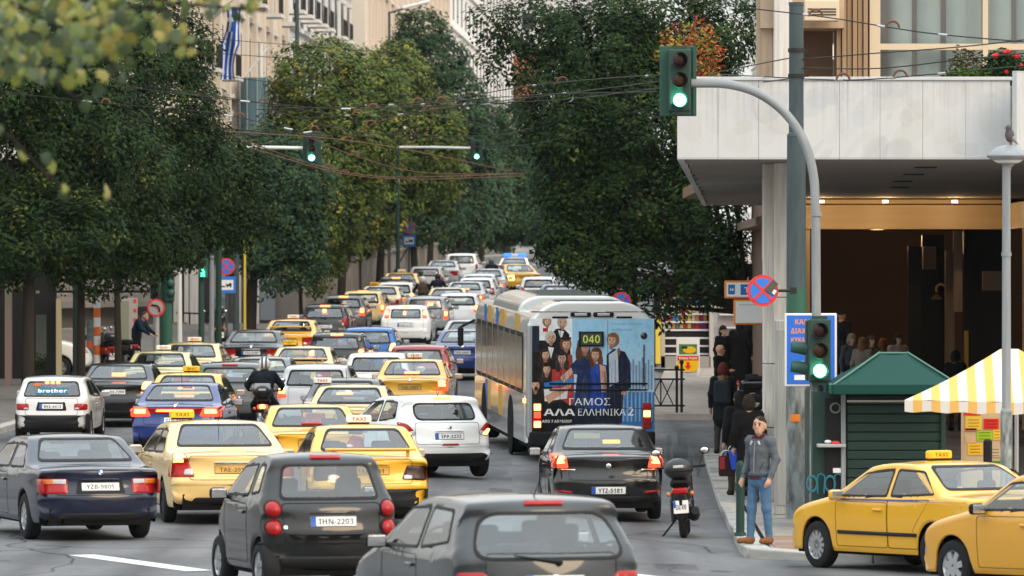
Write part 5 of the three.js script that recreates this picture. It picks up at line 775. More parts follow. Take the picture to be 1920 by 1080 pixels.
// tow-away signs on the left pavement
for (const [px, py, d, lab] of [[425, 500, 190, 'no-stopping disc above a blue tow-away plate near the cream taxi'], [767, 427, 266, 'far no-stopping disc above a blue tow-away plate over the traffic']]) {
  const p = grounded(px, d), t = thing('no_stopping_sign', p, lab, 'road sign'), y = at(0, py, d).y - p.y, k = d > 250 ? 1.0 : 1; roundSign(t, .29 * k, .08, '', y);
  mk('post', cyl(.045, .045, y + .2), SM.pole, t);
  const f = mk('plate', rbox(.62, .56, .03, .01, 0, y - .62, .07), SM.blue, t); mk('plate_face', new THREE.PlaneGeometry(.46, .34).translate(0, y - .62, .087), std([1, 1, 1], .5, { map: canvasTex(128, 96, (g, w, h) => { g.fillStyle = '#eef0f2'; g.fillRect(0, 0, w, h); g.fillStyle = '#15181c'; g.fillRect(16, 56, 34, 10); g.fillRect(62, 40, 50, 20); g.fillRect(88, 30, 22, 14); g.fillRect(56, 24, 4, 36); for (const x of [24, 42, 72, 102]) { g.beginPath(); g.arc(x, 66, 7, 0, 7); g.fill(); } }) }), f);
  if (d > 250) mk('leaning_prop', bar(V(-.1, y - 1, -.1), V(-1.2, 0, -.4), .04), SM.pole, t);
}
{ const d = 165, p = grounded(293, d), t = thing('no_left_turn_sign', p, 'round no-left-turn sign with red rim and black arrow under the dark signal', 'road sign'), y = at(0, 577, d).y - p.y; mk('post', cyl(.10, .09, y), SM.steel, t); roundSign(t, .265, .12, 'white', y);
  mk('arrow', [tube([V(.10, y - .13, .137), V(.09, y + .0, .137), V(.02, y + .06, .137), V(-.08, y + .07, .137)], .028, 12, 6).scale(1, 1, 1), new THREE.ConeGeometry(.065, .11, 3).rotateZ(Math.PI / 2).translate(-.13, y + .07, .137)], M.black, t); mk('slash', box(.42, .035, .01).rotateZ(-.785).translate(0, y, .136), SM.red, t); }
// left-hand signals
{ const d = 166, p = grounded(312, d), t = thing('traffic_signal', p, 'unlit dark signal heads on a thick green pole by the no-left-turn sign', 'traffic signal'); t.updateMatrixWorld(); const L = (a, b) => at(a, b, d).sub(p); mk('pole', cyl(.19, .17, L(0, 440).y, 0, 0, 0, 18), SM.green, t); const c = L(292, 535); signalHead(t, c.x, c.y, .25, .80, -1); const c2 = L(318, 540); mk('side_head', [rbox(.3, .8, .3, .04, c2.x, c2.y, .1), ball(.13, c2.x + .05, c2.y - .15, .25), ball(.13, c2.x + .05, c2.y + .12, .25)], SM.board, t); }
for (const [px, py, d, lab] of [[381, 506, 180, 'pedestrian signal showing a green walking figure'], [716, 449, 272, 'far pedestrian signal with a small green figure']]) {
  const p = grounded(px - 3, d), t = thing('pedestrian_signal', p, lab, 'pedestrian signal'), c = at(px, py, d).sub(p), k = d > 250 ? 1.1 : .85; mk('pole', cyl(.10, .09, c.y + .3, -.02, 0, -.2), SM.house, t); const h = mk('signal_head', [rbox(.36 * k, .72 * k, .3, .03, c.x, c.y + .05, 0), box(.1, .1, .3, c.x, c.y, -.15)], SM.house, t);
  mk('red_lamp', cyl(.10 * k, .10 * k, .02).rotateX(Math.PI / 2).translate(c.x, c.y + .2 * k, .16), SM.lampOff, h);
  const y = c.y - .12 * k; mk('green_figure_lamp', [ball(.035 * k, c.x, y + .11 * k, .17), bar(V(c.x, y + .08 * k, .17), V(c.x, y - .02 * k, .17), .035 * k), bar(V(c.x, y, .17), V(c.x - .06 * k, y - .13 * k, .17), .022 * k), bar(V(c.x, y, .17), V(c.x + .06 * k, y - .13 * k, .17), .022 * k), bar(V(c.x - .07 * k, y - .02, .17), V(c.x + .07 * k, y + .05 * k, .17), .018 * k)], glow([.05, 1, .45], 4, [.05, .5, .2]), h); signalLight([.05, 1, .45], at(px, py + 6, d - .5), .25);
}
for (const [px, py, d, x0, lab] of [[585, 279, 175, 470, 'green-lit signal hanging on a white horizontal arm over the left lanes'], [894, 282, 255, 806, 'smaller green-lit signal on a white arm over the middle of the street']]) {
  const p = grounded(x0 - 60, d), t = thing('traffic_signal', p, lab, 'traffic signal'); t.updateMatrixWorld(); const L = (a, b) => at(a, b, d).sub(p), c = L(px, py), y = L(0, 278).y, h = .90 * (d > 200 ? 1.0 : 1);
  mk('pole', cyl(.1, .08, y + .3), SM.dgreen, t); mk('arm', [bar(V(0, y + .05, 0), L(x0, 276), .05, .045), bar(L(x0, 276), V(c.x + .3, y, 0), .055, .045)], SM.white, t); const b = mk('backboard', rbox(.58, 1.0, .03, .01, c.x, c.y, .06), SM.house, t); signalHead(t, c.x, c.y, .18, h, 2);
}
// street lamps and plain poles
{ const d = 76, p = grounded(1887, d), t = thing('street_lamp', p, 'grey lamp post with saucer head and a pigeon on top, right edge', 'street lamp'), L = (a, b) => at(a, b, d).sub(p), y = L(0, 312).y, k = L(0, 770).y;
  mk('lower_post', cyl(.085, .08, k, 0, 0, 0, 20), SM.worn, t); mk('post', [cyl(.062, .055, y - k, 0, k, 0, 20), cyl(.085, .062, .05, 0, k - .02, 0, 20), cyl(.07, .07, .05, 0, L(0, 480).y, 0, 18)], SM.grey, t);
  const h = mk('lamp_head', lathe([[.04, 0], [.05, .05], [.10, .10], [.24, .16], [.285, .19], [.285, .215], [.24, .26], [.16, .32], [.05, .35], [.001, .355]], 32).translate(.02, y - .06, 0), SM.grey, t); mk('lamp_glass', lathe([[.06, .10], [.15, .11], [.22, .155], [.05, .16]], 28).translate(.02, y - .06, 0), SM.white, h); }
{ const d = 76, p = at(1893, 266, d), t = thing('pigeon', p, 'grey pigeon perched on the saucer street lamp', 'pigeon'), b = new THREE.Group();
  const body = [ball(.075, 0, .09, 0, .85, 1.25, .8), ball(.045, -.015, .19, .02, .9, 1.0, .9), ball(.05, -.01, .15, .01, .9, 1.1, .9)]; mk('body', body, std([.10, .09, .10], .7), t); mk('wing', [ball(.07, .05, .07, 0, .5, 1.2, .7).rotateZ(.35), new THREE.ConeGeometry(.035, .14, 8).rotateZ(-2.4).translate(.085, .0, 0)], std([.28, .27, .29], .7), t); mk('beak', new THREE.ConeGeometry(.01, .035, 6).rotateZ(1.7).translate(-.065, .188, .02), M.black, t); mk('leg', [bar(V(-.01, 0, .01), V(0, -.035, .01), .006), bar(V(.03, 0, .01), V(.03, -.035, .01), .006)], std([.4, .1, .08], .7), t); }
for (const [px, ytop, d, r, m, lab, cat, hx, hy] of [[397, 475, 182, .085, 'grey', 'pale grey post left of the tow-away sign', 'post'], [557, -60, 222, .10, 'pole', 'dark green lamp pole in front of the cream facades', 'lamp post'], [147, -30, 152, .16, 'pole', 'dark pole behind the dense left trees', 'post'], [443, 470, 193, .12, 'pole', 'green pole beside the tow-away sign post', 'post'], [730, 22, 276, .08, 'pole', 'street lamp with a long bright arm near the top centre', 'street lamp', 795, 5], [1190, -40, 151, .07, 'pole', 'thin blue-grey pole rising through the big right tree', 'post'], [337, 500, 176, .08, 'white', 'white-edged post beside the green signal pole', 'post'], [459, 470, 197, .05, 'yellow', 'thin yellow strip post beside a dark trunk', 'post']]) {
  const p = grounded(px, d), t = thing(hx ? 'street_lamp' : 'post', p, lab, cat), y = at(0, ytop, d).y - p.y; mk('shaft', [cyl(r, r * .8, y, 0, 0, 0, 14), cyl(r * 1.4, r * 1.3, .3, 0, 0, 0, 14)], SM[m], t);
  if (hx) { const e = at(hx, hy, d).sub(p); mk('arm', bar(V(0, y - .05, 0), e, .05), SM.pole, t); mk('lamp_head', rbox(1.4, .16, .4, .06).rotateZ(.25).translate(e.x - .4, e.y - .1, 0), SM.white, t); }
}
for (const [px, d, y0, lab] of [[182, 160, 560, 'white and orange banded post near the parked motorbike'], [169, 158, 600, 'thin post with a red band next to the banded post']]) { const p = grounded(px, d), t = thing('banded_post', p, lab, 'post'), H = at(0, y0, d).y - p.y; for (let i = 0; i < 8; i++) mk('band', cyl(.10, .10, H / 8 - .004, 0, i * H / 8, 0, 14), px > 175 ? (i % 2 ? SM.white : std([.7, .16, .04], .6)) : (i === 4 ? std([.35, .05, .03], .6) : SM.pole), t); }
{ const d = 178, p = grounded(246, d), t = thing('banner', p, 'white vertical banner with red letters behind the left trunk', 'banner'); mk('cloth', rbox(.6, 1.4, .04, .015, -.1, 1.1, 0), std([.38, .38, .37], .7), t); mk('lettering', [0, 1, 2].map(i => box(.10, .12, .01, .12, 1.7 - i * .3, .025)), SM.red, t); mk('panel', box(.42, 1.3, .02, -.28, 1.05, .03), std([.25, .26, .2], .7), t); }
{ const p = grounded(1388, 80), t = thing('bollard', p, 'dark green bollard post left of the man in the grey hoodie', 'bollard'); mk('shaft', [cyl(.062, .06, 1.02, 0, 0, 0, 16), cyl(.05, .035, .05, 0, 1.02, 0, 16)], SM.dgreen, t); mk('base_ring', cyl(.09, .08, .05), SM.dgreen, t); }
{ const p = grounded(1466, 87.5), t = thing('utility_cabinet', p, 'narrow grey cabinet between the marble column and trolley pole', 'cabinet'), h = at(0, 600, 87.5).y - p.y; mk('body', rbox(.22, h, .3, .02, 0, h / 2, 0), std([.42, .43, .42], .7, { map: rep(streak, 2, .5) }), t); mk('door', rbox(.16, h - .3, .02, .006, 0, h / 2, .155), std([.36, .37, .36], .7, { map: rep(streak, 2, .5) }), t); }
// kiosk with roller shutter and green canopy
{
  const d = 82.5, s = F / d, p = grounded(1640, d), t = thing('kiosk', p, 'dark green street kiosk with closed roller shutter and green canopy', 'kiosk'), L = (a, b) => at(a, b, d).sub(p), X = a => L(a, 0).x, Y = b => L(0, b).y;
  mk('cabin', box(X(1765) - X(1524), Y(735), 2.2, (X(1765) + X(1524)) / 2, Y(735) / 2, -1.16), SM.dgreen, t);
  const sx0 = X(1588), sx1 = X(1766), w = sx1 - sx0; for (let i = 0; i < 13; i++) { const y = Y(742) - i * .135; if (y > .05) mk('slat', rbox(w, .128, .04, .016, (sx0 + sx1) / 2, y - .064, -.02), std([.011, .036, .030], .5), t); }
  mk('shutter_rail', box(w, .03, .05, (sx0 + sx1) / 2, Y(752), .015), SM.steel, t);
  for (const a of [1581, 1768]) mk('door_post', rbox(.07, Y(738), .1, .012, X(a), Y(738) / 2, 0), a > 1700 ? SM.dgreen : SM.grey, t);
  mk('side_panel', box(X(1576) - X(1548), Y(740) - .1, .05, (X(1576) + X(1548)) / 2, Y(740) / 2, -.02), M.black, t);
  mk('counter', rbox(.42, .05, .3, .01, X(1558), Y(835), .05), SM.steel, t);
  mk('graffiti', [[1522, 1], [1538, 0], [1556, 1], [1570, 0]].map(([a, k]) => k ? new THREE.TorusGeometry(.075, .014, 6, 16).scale(1, 1.5, .5).translate(X(a), Y(907), .035) : tube([V(X(a) - .04, Y(925), .035), V(X(a) - .03, Y(890), .035), V(X(a) + .05, Y(890), .035), V(X(a) + .05, Y(925), .035)], .013, 12, 5)), std([.03, .16, .22], .7), t);
  mk('ring_drawing', new THREE.TorusGeometry(.07, .012, 6, 18).translate(X(1566), Y(765), .03), std([.16, .2, .19], .7), t);
  mk('white_sticker', box(.13, .07, .01, X(1570), Y(882), .03), SM.white, t); mk('red_bag', ball(.05, X(1566), Y(830), .06, 1.3, .6, 1), SM.red, t); mk('white_cup', ball(.04, X(1552), Y(828), .06, 1.3, .7, 1), SM.white, t);
  // hipped canopy: a closed skin with thickness
  const yb = Y(722), yt = Y(663), x0 = X(1556), x1 = X(1792), r0 = X(1655), r1 = X(1708), zf = .75, zb = -2.3, zm = -.7, c = mk('canopy', (() => {
    const P = [[x0, yb, zf], [x1, yb, zf], [x1, yb, zb], [x0, yb, zb], [r0, yt, zm], [r1, yt, zm]], pos = [], f = [[0, 1, 5], [0, 5, 4], [1, 2, 5], [2, 3, 4], [2, 4, 5], [3, 0, 4]], N = 8; const q = [];
    for (const [a, b, e] of f) for (let i = 0; i < N; i++) for (let j = 0; j < N - i; j++) { const pt = (u, v) => { const w = 1 - u - v, sag = -.10 * u * v - .10 * u * w - .10 * v * w; return [0, 1, 2].map(k => P[a][k] * w + P[b][k] * u + P[e][k] * v + (k === 1 ? sag * .7 : 0)); }; const A = pt(i / N, j / N), B = pt((i + 1) / N, j / N), D = pt(i / N, (j + 1) / N); q.push(...A, ...B, ...D); if (i + j < N - 1) q.push(...B, ...pt((i + 1) / N, (j + 1) / N), ...D); }
    const g = new THREE.BufferGeometry(); g.setAttribute('position', new THREE.Float32BufferAttribute(q, 3)); const m = mergeVertices(g); m.computeVertexNormals(); return m; })(), SM.canvas, t);
  mk('valance', [rbox(x1 - x0, .15, .04, .015, (x0 + x1) / 2, yb - .05, zf), rbox(.04, .15, zf - zb, .015, x0, yb - .05, (zf + zb) / 2), rbox(.04, .15, zf - zb, .015, x1, yb - .05, (zf + zb) / 2)], SM.canvas, c); mk('ridge_seam', [bar(V(x0, yb + .01, zf), V(r0, yt + .01, zm), .016), bar(V(x1, yb + .01, zf), V(r1, yt + .01, zm), .016), bar(V(r0, yt, zm), V(r1, yt, zm), .016)], std([.10, .2, .17], .8), c);
}
// striped awning over the next stall
{
  const d = 79, p = at(1900, 655, d), t = thing('striped_awning', p, 'yellow and white striped awning stretched over a stall at right', 'awning'), L = (a, b, dd = d) => at(a, b, dd).sub(p);
  const tex = canvasTex(256, 32, (g) => { for (let i = 0; i < 8; i++) { g.fillStyle = i % 2 ? '#d8ad62' : '#cfcdca'; g.fillRect(i * 32, 0, 32, 32); } }, true, [1, 1]);
  const m = std([1, 1, 1], .85, { map: tex }), N = 26, pos = [], uv = [], idx = [], eL = L(1696, 750, d - 1.2), eR = L(2110, 760, d - 1.2), top = V(0, 0, -.6);
  for (let j = 0; j <= 6; j++) for (let i = 0; i <= N; i++) { const u = i / N, v = j / 6, e = eL.clone().lerp(eR, u), tp = top.clone().add(V((u - .5) * .25, 0, 0)), q = tp.lerp(e, v); q.y -= .035 * Math.sin(v * 3.14) + .012 * Math.sin(u * 42) * v; pos.push(q.x, q.y, q.z); uv.push((q.x + v * .1) / 1.02, v); }
  for (let j = 0; j < 6; j++) for (let i = 0; i < N; i++) { const a = j * (N + 1) + i; idx.push(a, a + 1, a + N + 1, a + 1, a + N + 2, a + N + 1); }
  const g = new THREE.BufferGeometry(); g.setAttribute('position', new THREE.Float32BufferAttribute(pos, 3)); g.setAttribute('uv', new THREE.Float32BufferAttribute(uv, 2)); g.setIndex(idx); g.computeVertexNormals();
  const c = mk('roof_cloth', g, m, t); const g2 = g.clone(); { const q = g2.attributes.position; for (let i = 0; i < q.count; i++) { const u = (i % (N + 1)) / N, v = Math.floor(i / (N + 1)) / 6, e = eL.clone().lerp(eR, u); q.setXYZ(i, e.x, e.y - v * (.16 + .012 * Math.sin(u * 42)), e.z + .01); g2.attributes.uv.setXY(i, (e.x + .1) / 1.02, v); } g2.computeVertexNormals(); } mk('valance', g2, m, c);
  mk('pole', [bar(V(.1, -.1, -.6), V(.1, at(0, 985, d).y - p.y, -.6), .03)], SM.steel, t);
}
{ const d = 80.5, p = at(1842, 845, d), t = thing('notice_board', p, 'notice board with yellow, red and green paper notes under the awning', 'notice board'), s = F / d; mk('board', rbox(76 / s, 150 / s, .04, .01), std([.55, .40, .24], .7), t); mk('frame', [box(.03, 152 / s, .06, -38 / s, 0, .01), box(.03, 152 / s, .06, 38 / s, 0, .01)], std([.50, .36, .22], .6), t);
  for (const [x, y, w, h, c] of [[1825, 793, 30, 26, [.75, .48, .06]], [1822, 776, 32, 5, [.6, .05, .03]], [1858, 795, 28, 20, [.6, .03, .02]], [1846, 817, 30, 19, [.32, .5, .02]], [1869, 815, 14, 19, [.8, .5, .05]], [1828, 842, 28, 22, [.78, .45, .03]], [1820, 806, 22, 6, [.5, .12, .06]], [1866, 848, 20, 18, [.55, .42, .25]], [1868, 872, 22, 16, [.12, .32, .05]], [1820, 824, 20, 12, [.6, .4, .22]]]) { const m = mk('paper', box(w / s, h / s, .006, (x - 1842) / s, (845 - y) / s, .028), std(c, .8), t); mk('print', [0, 1, 2].filter(i => h > 12).map(i => box(w / s * .7, .012, .002, (x - 1842) / s, (845 - y) / s + (1 - i) * .045, .0325)).concat(box(.01, .01, .002, (x - 1842) / s, (845 - y) / s, .0325)), std(c.map(v => v * .45), .8), m); }
  mk('leg', [box(.05, 1.1, .05, -.25, -1.1, -.02), box(.05, 1.1, .05, .25, -1.1, -.02)], std([.3, .2, .12], .7), t); }
{ const p = at(1852, 905, 77), t = thing('speaker_post', p, 'short black post in front of the notice board behind the taxi roof', 'post'); mk('shaft', [rbox(.12, .6, .12, .04, 0, .3, 0), cyl(.04, .04, .9, 0, -.9, 0)], M.black, t); }
// railing, advertising board, news stand
{ const d = 131, p = grounded(1253, d, .14), t = thing('railing', p, 'black iron railing with crossed bars right of the bus', 'railing'), L = (a, b) => at(a, b, d).sub(p), X = a => L(a, 0).x, H = 1.02;
  for (const a of [1278, 1269]) mk('post', [cyl(.032, .032, a > 1270 ? 1.15 : 1.05, X(a), 0, 0, 10), ball(.055, X(a), a > 1270 ? 1.18 : 1.05, 0)], M.black, t);
  mk('post', cyl(.032, .032, 1.05, X(1205), 0, 0, 10), M.black, t); for (const y of [.16, .78, 1.0]) mk('rail', bar(V(X(1180), y, 0), V(X(1284), y, 0), .022), M.black, t);
  for (let i = 0; i < 4; i++) { const a = X(1263) - i * .30, b = a - .30; mk('crossed_bars', [bar(V(a, .16, 0), V(b, .78, 0), .013), bar(V(b, .16, 0), V(a, .78, 0), .013), bar(V(b, .16, 0), V(b, .78, 0), .016)], M.black, t); } }
{ const d = 158, p = grounded(1290, d, .14), t = thing('advertising_board', p, 'yellow, red and white pavement advertising board with a red arrow', 'sign'), m = canvasTex(192, 288, (g, w, h) => { g.fillStyle = '#e9e7e2'; g.fillRect(0, 0, w, h); g.fillStyle = '#4f7a4a'; g.fillRect(14, 50, 164, 90); g.fillStyle = '#e6b91d'; g.beginPath(); g.ellipse(110, 100, 60, 30, 0, 0, 7); g.fill(); g.fillStyle = '#23262a'; g.fillRect(40, 70, 50, 20); g.fillStyle = '#d13a2c'; g.fillRect(0, 150, w, 44); g.fillStyle = '#f4e9e4'; g.font = 'bold 30px sans-serif'; g.textAlign = 'center'; g.fillText('Ticket Point', w / 2, 183, 170); g.fillStyle = '#f0bd16'; g.fillRect(0, 194, w, 94); g.fillStyle = '#d8301f'; g.fillRect(82, 206, 28, 36); g.beginPath(); g.moveTo(62, 240); g.lineTo(130, 240); g.lineTo(96, 276); g.fill(); });
  mk('board', rbox(.66, .98, .05, .015, 0, .58, 0).rotateX(-.08), SM.white, t); mk('poster', new THREE.PlaneGeometry(.60, .93).translate(0, .58, .03).rotateX(-.08), std([1, 1, 1], .6, { map: m }), t); mk('leg', [box(.06, .2, .06, -.28, .08, .02), box(.06, .2, .06, .28, .08, .02), box(.6, .9, .03, 0, .5, -.22)], SM.white, t); }
{ const d = 165, s = F / d, p = grounded(1290, d, .14), t = thing('news_stand', p, 'news kiosk with white shelves of colourful goods behind the advertising board', 'kiosk'), L = (a, b) => at(a, b, d).sub(p), X = a => L(a, 0).x, Y = b => L(0, b).y;
  mk('back', box(X(1335) - X(1228), Y(520), .3, (X(1335) + X(1228)) / 2, Y(520) / 2, -1.0), std([.05, .05, .055], .8), t); mk('base', box(X(1332) - X(1232), Y(668), .9, (X(1332) + X(1232)) / 2, Y(668) / 2, -.4), std([.30, .29, .28], .7), t); mk('yellow_side', box(X(1239) - X(1230), Y(590) - Y(682), .9, X(1234), (Y(590) + Y(682)) / 2, -.3), SM.yellow, t); for (const a of [1243, 1334]) mk('side_post', box(.12, Y(540), .9, X(a), Y(540) / 2, -.4), std([.45, .43, .40], .7), t);
  const cs = [[.6, .06, .03], [.75, .3, .04], [.7, .55, .1], [.1, .25, .5], [.65, .62, .58], [.12, .3, .1], [.3, .05, .2]]; for (let r = 0; r < 8; r++) { const y = Y(664 - r * 15); mk('shelf', box(X(1330) - X(1246), .05, .6, (X(1330) + X(1246)) / 2, y, -.55), SM.white, t); for (let i = 0; i < 11; i++) mk('magazine', box(.10, rr(.12, .2), .05, X(1249 + i * 7.4), y + .12, -.45), std(r < 3 ? [.05, .045, .05] : cs[Math.floor(rnd() * 7)], .6), t); }
  mk('roof', rbox(X(1345) - X(1222), .15, 1.8, .03, (X(1345) + X(1222)) / 2, Y(515), -.3), std([.12, .12, .12], .7), t); }
{ const d = 172, p = grounded(1385, d, .14), t = thing('stall', p, 'pale stall front with yellow fringe half hidden behind the bus stop signs', 'stall'); mk('front', box(1.3, 2.8, .3, 0, 1.4, 0), std([.36, .31, .30], .7), t); mk('fringe', [...Array(8)].map((_, i) => new THREE.ConeGeometry(.13, .3, 4).rotateX(Math.PI).translate(-.56 + i * .16, 2.6, .2)), SM.yellow, t); mk('shelf', [0, 1, 2].map(i => box(1.2, .04, .3, 0, .6 + i * .4, .25)), SM.white, t); }
// flag on the left facade
{ const d = 226, p = at(432, 10, d), t = thing('flag', p, 'blue and white striped flag hanging down from the cream facade', 'flag'), g = new THREE.PlaneGeometry(.75, 2.9, 8, 24); { const q = g.attributes.position; for (let i = 0; i < q.count; i++) { const y = q.getY(i); q.setX(i, q.getX(i) * (1 - .35 * Math.abs(Math.sin(y * 1.7))) + .12 * Math.sin(y * 1.3)); q.setZ(i, .14 * Math.sin(q.getX(i) * 9 + y * 1.1)); } g.translate(0, -1.55, 0); g.computeVertexNormals(); }
  mk('cloth', g, std([1, 1, 1], .8, { map: canvasTex(72, 240, (c) => { for (let i = 0; i < 9; i++) { c.fillStyle = i % 3 === 1 ? '#d8e2f0' : '#1d4aa0'; c.fillRect(i * 8, 0, 8, 240); } c.fillStyle = '#2455a8'; c.fillRect(0, 0, 40, 80); c.fillStyle = '#d8e2f0'; c.fillRect(0, 32, 40, 14); c.fillRect(13, 0, 14, 80); }) }), t); mk('staff', bar(V(-1.6, -1.2, -2), V(.2, .3, .1), .035), SM.white, t); }
{ const d = 236, p = at(478, 195, d), t = thing('glass_bay', p, 'teal rounded glass bay on the cream facade behind the overhead wires', 'bay window'); mk('bay', cyl(.75, .6, 2.6, 0, -1.5, 0, 20), std([.10, .18, .22], .3), t); mk('frame', [...Array(6)].map((_, i) => cyl(.03, .03, 2.6, .72 * Math.cos(i * .6 + .2), -1.5, .72 * Math.sin(i * .6 + .2), 6)), std([.3, .36, .38], .5), t); mk('white_mast', [cyl(.07, .07, 1.5, .25, 1.1, 0), bar(V(-.4, 1.2, 0), V(.6, 2.4, 0), .05)], SM.white, t); }
// overhead wires with their clamps and insulators
const wires = [
  [[[-20, 118, 150], [240, 122, 150], [560, 160, 150], [980, 198, 150]], 'thin overhead wire from the top left running down to the right tree', 0],
  [[[-20, 170, 128], [180, 192, 128], [420, 215, 128], [560, 245, 128], [700, 258, 128]], 'overhead wire with a white insulator over the left trees', 1],
  [[[210, 160, 120], [480, 192, 120], [640, 204, 120], [960, 192, 120], [1240, 165, 105]], 'main span wire from the left trees to the big signal', 1],
  [[[400, 238, 124], [560, 250, 124], [640, 232, 124], [860, 200, 120], [1240, 152, 105], [1486, 108, 86]], 'span wire tied to the upper clamp of the trolley pole', 1],
  [[[480, 205, 124], [760, 195, 120], [1000, 160, 112], [1260, 140, 100], [1484, 146, 86]], 'span wire tied to the lower clamp of the trolley pole', 1],
  [[[1500, 112, 86], [1640, 100, 84], [1800, 88, 82], [1960, 70, 80]], 'upper wire leaving the trolley pole to the right edge', 0],
  [[[1500, 148, 86], [1600, 150, 85], [1740, 140, 83], [1960, 120, 80]], 'lower wire leaving the trolley pole to the right edge', 1],
  [[[1410, 16, 86], [1560, 34, 84], [1740, 62, 82], [1960, 82, 80]], 'thick dark wire crossing the upper windows at right', 1],
  [[[440, 255, 135], [560, 300, 140], [700, 330, 150], [860, 330, 160], [980, 325, 170]], 'rust brown contact wire sagging over the middle lanes', 2],
  [[[580, 258, 130], [660, 290, 138], [780, 322, 150], [975, 326, 170]], 'rust brown contact wire beginning above the left green signal', 2],
  [[[655, 258, 128], [720, 225, 124], [860, 196, 120]], 'short rust brown tie wire slanting up in the middle', 2],
  [[[470, 278, 130], [640, 325, 145], [760, 336, 155], [980, 330, 170]], 'lowest rust brown contact wire over the traffic', 2],
  [[[420, 246, 126], [640, 262, 132], [860, 300, 142], [990, 330, 150]], 'rust brown wire starting at the tree edge below the flag', 2],
  [[[500, 205, 122], [700, 250, 128], [900, 255, 128], [1000, 240, 124]], 'slack thin wire looping under the main span wire', 0],
  [[[560, 222, 122], [660, 216, 120], [790, 196, 116], [1000, 178, 110], [1230, 172, 104]], 'second span wire just under the one reaching the big signal', 1],
  [[[-20, 140, 140], [160, 150, 140], [420, 182, 136], [620, 215, 132]], 'thin wire over the nearest left trees below the top one', 0],
  [[[-20, 52, 170], [300, 66, 170], [700, 96, 170], [960, 110, 170]], 'faint wire crossing the cream facades behind the flag', 0],
  [[[780, 250, 140], [900, 275, 146], [1010, 268, 140], [1100, 240, 130]], 'short dark wire right of the small green signal', 0],
  [[[1240, 176, 100], [1380, 160, 92], [1486, 147, 86]], 'short wire from the big signal to the trolley pole', 1],
  [[[1500, 128, 86], [1650, 128, 84], [1800, 112, 82], [1960, 96, 80]], 'middle wire leaving the trolley pole to the right edge', 0],
  [[[640, 185, 125], [760, 210, 128], [900, 232, 132], [960, 262, 138]], 'thin wire slanting down to the right across the olive trees', 0],
  [[[-20, 75, 160], [220, 88, 160], [640, 118, 160], [930, 150, 160]], 'highest thin wire in front of the left facades', 0],
];
wires.forEach(([pts, lab, k]) => {
  const P = pts.map(q => at(...q)), t = thing('overhead_wire', P[0], lab, 'wire'), cv = new THREE.CatmullRomCurve3(P.map(q => q.clone().sub(P[0]))); mk('wire', new THREE.TubeGeometry(cv, 60, k === 2 ? .011 : .010, 5), k === 2 ? SM.rust : SM.wire, t);
  if (k) for (const u of k === 1 ? [.22, .5, .7] : [.3, .8]) { const a = cv.getPoint(u), b = cv.getPoint(u + .012 + (k === 1 ? .01 : 0)); if (k === 1) mk('insulator', bar(a, a.clone().add(b.sub(a).setLength(.20)), .020), SM.steel, t); const c = cv.getPoint(u + .05); if (u < .55) mk('clamp', new THREE.TorusGeometry(.10, .018, 6, 14, Math.PI).translate(c.x, c.y, c.z), SM.rust, t); }
});
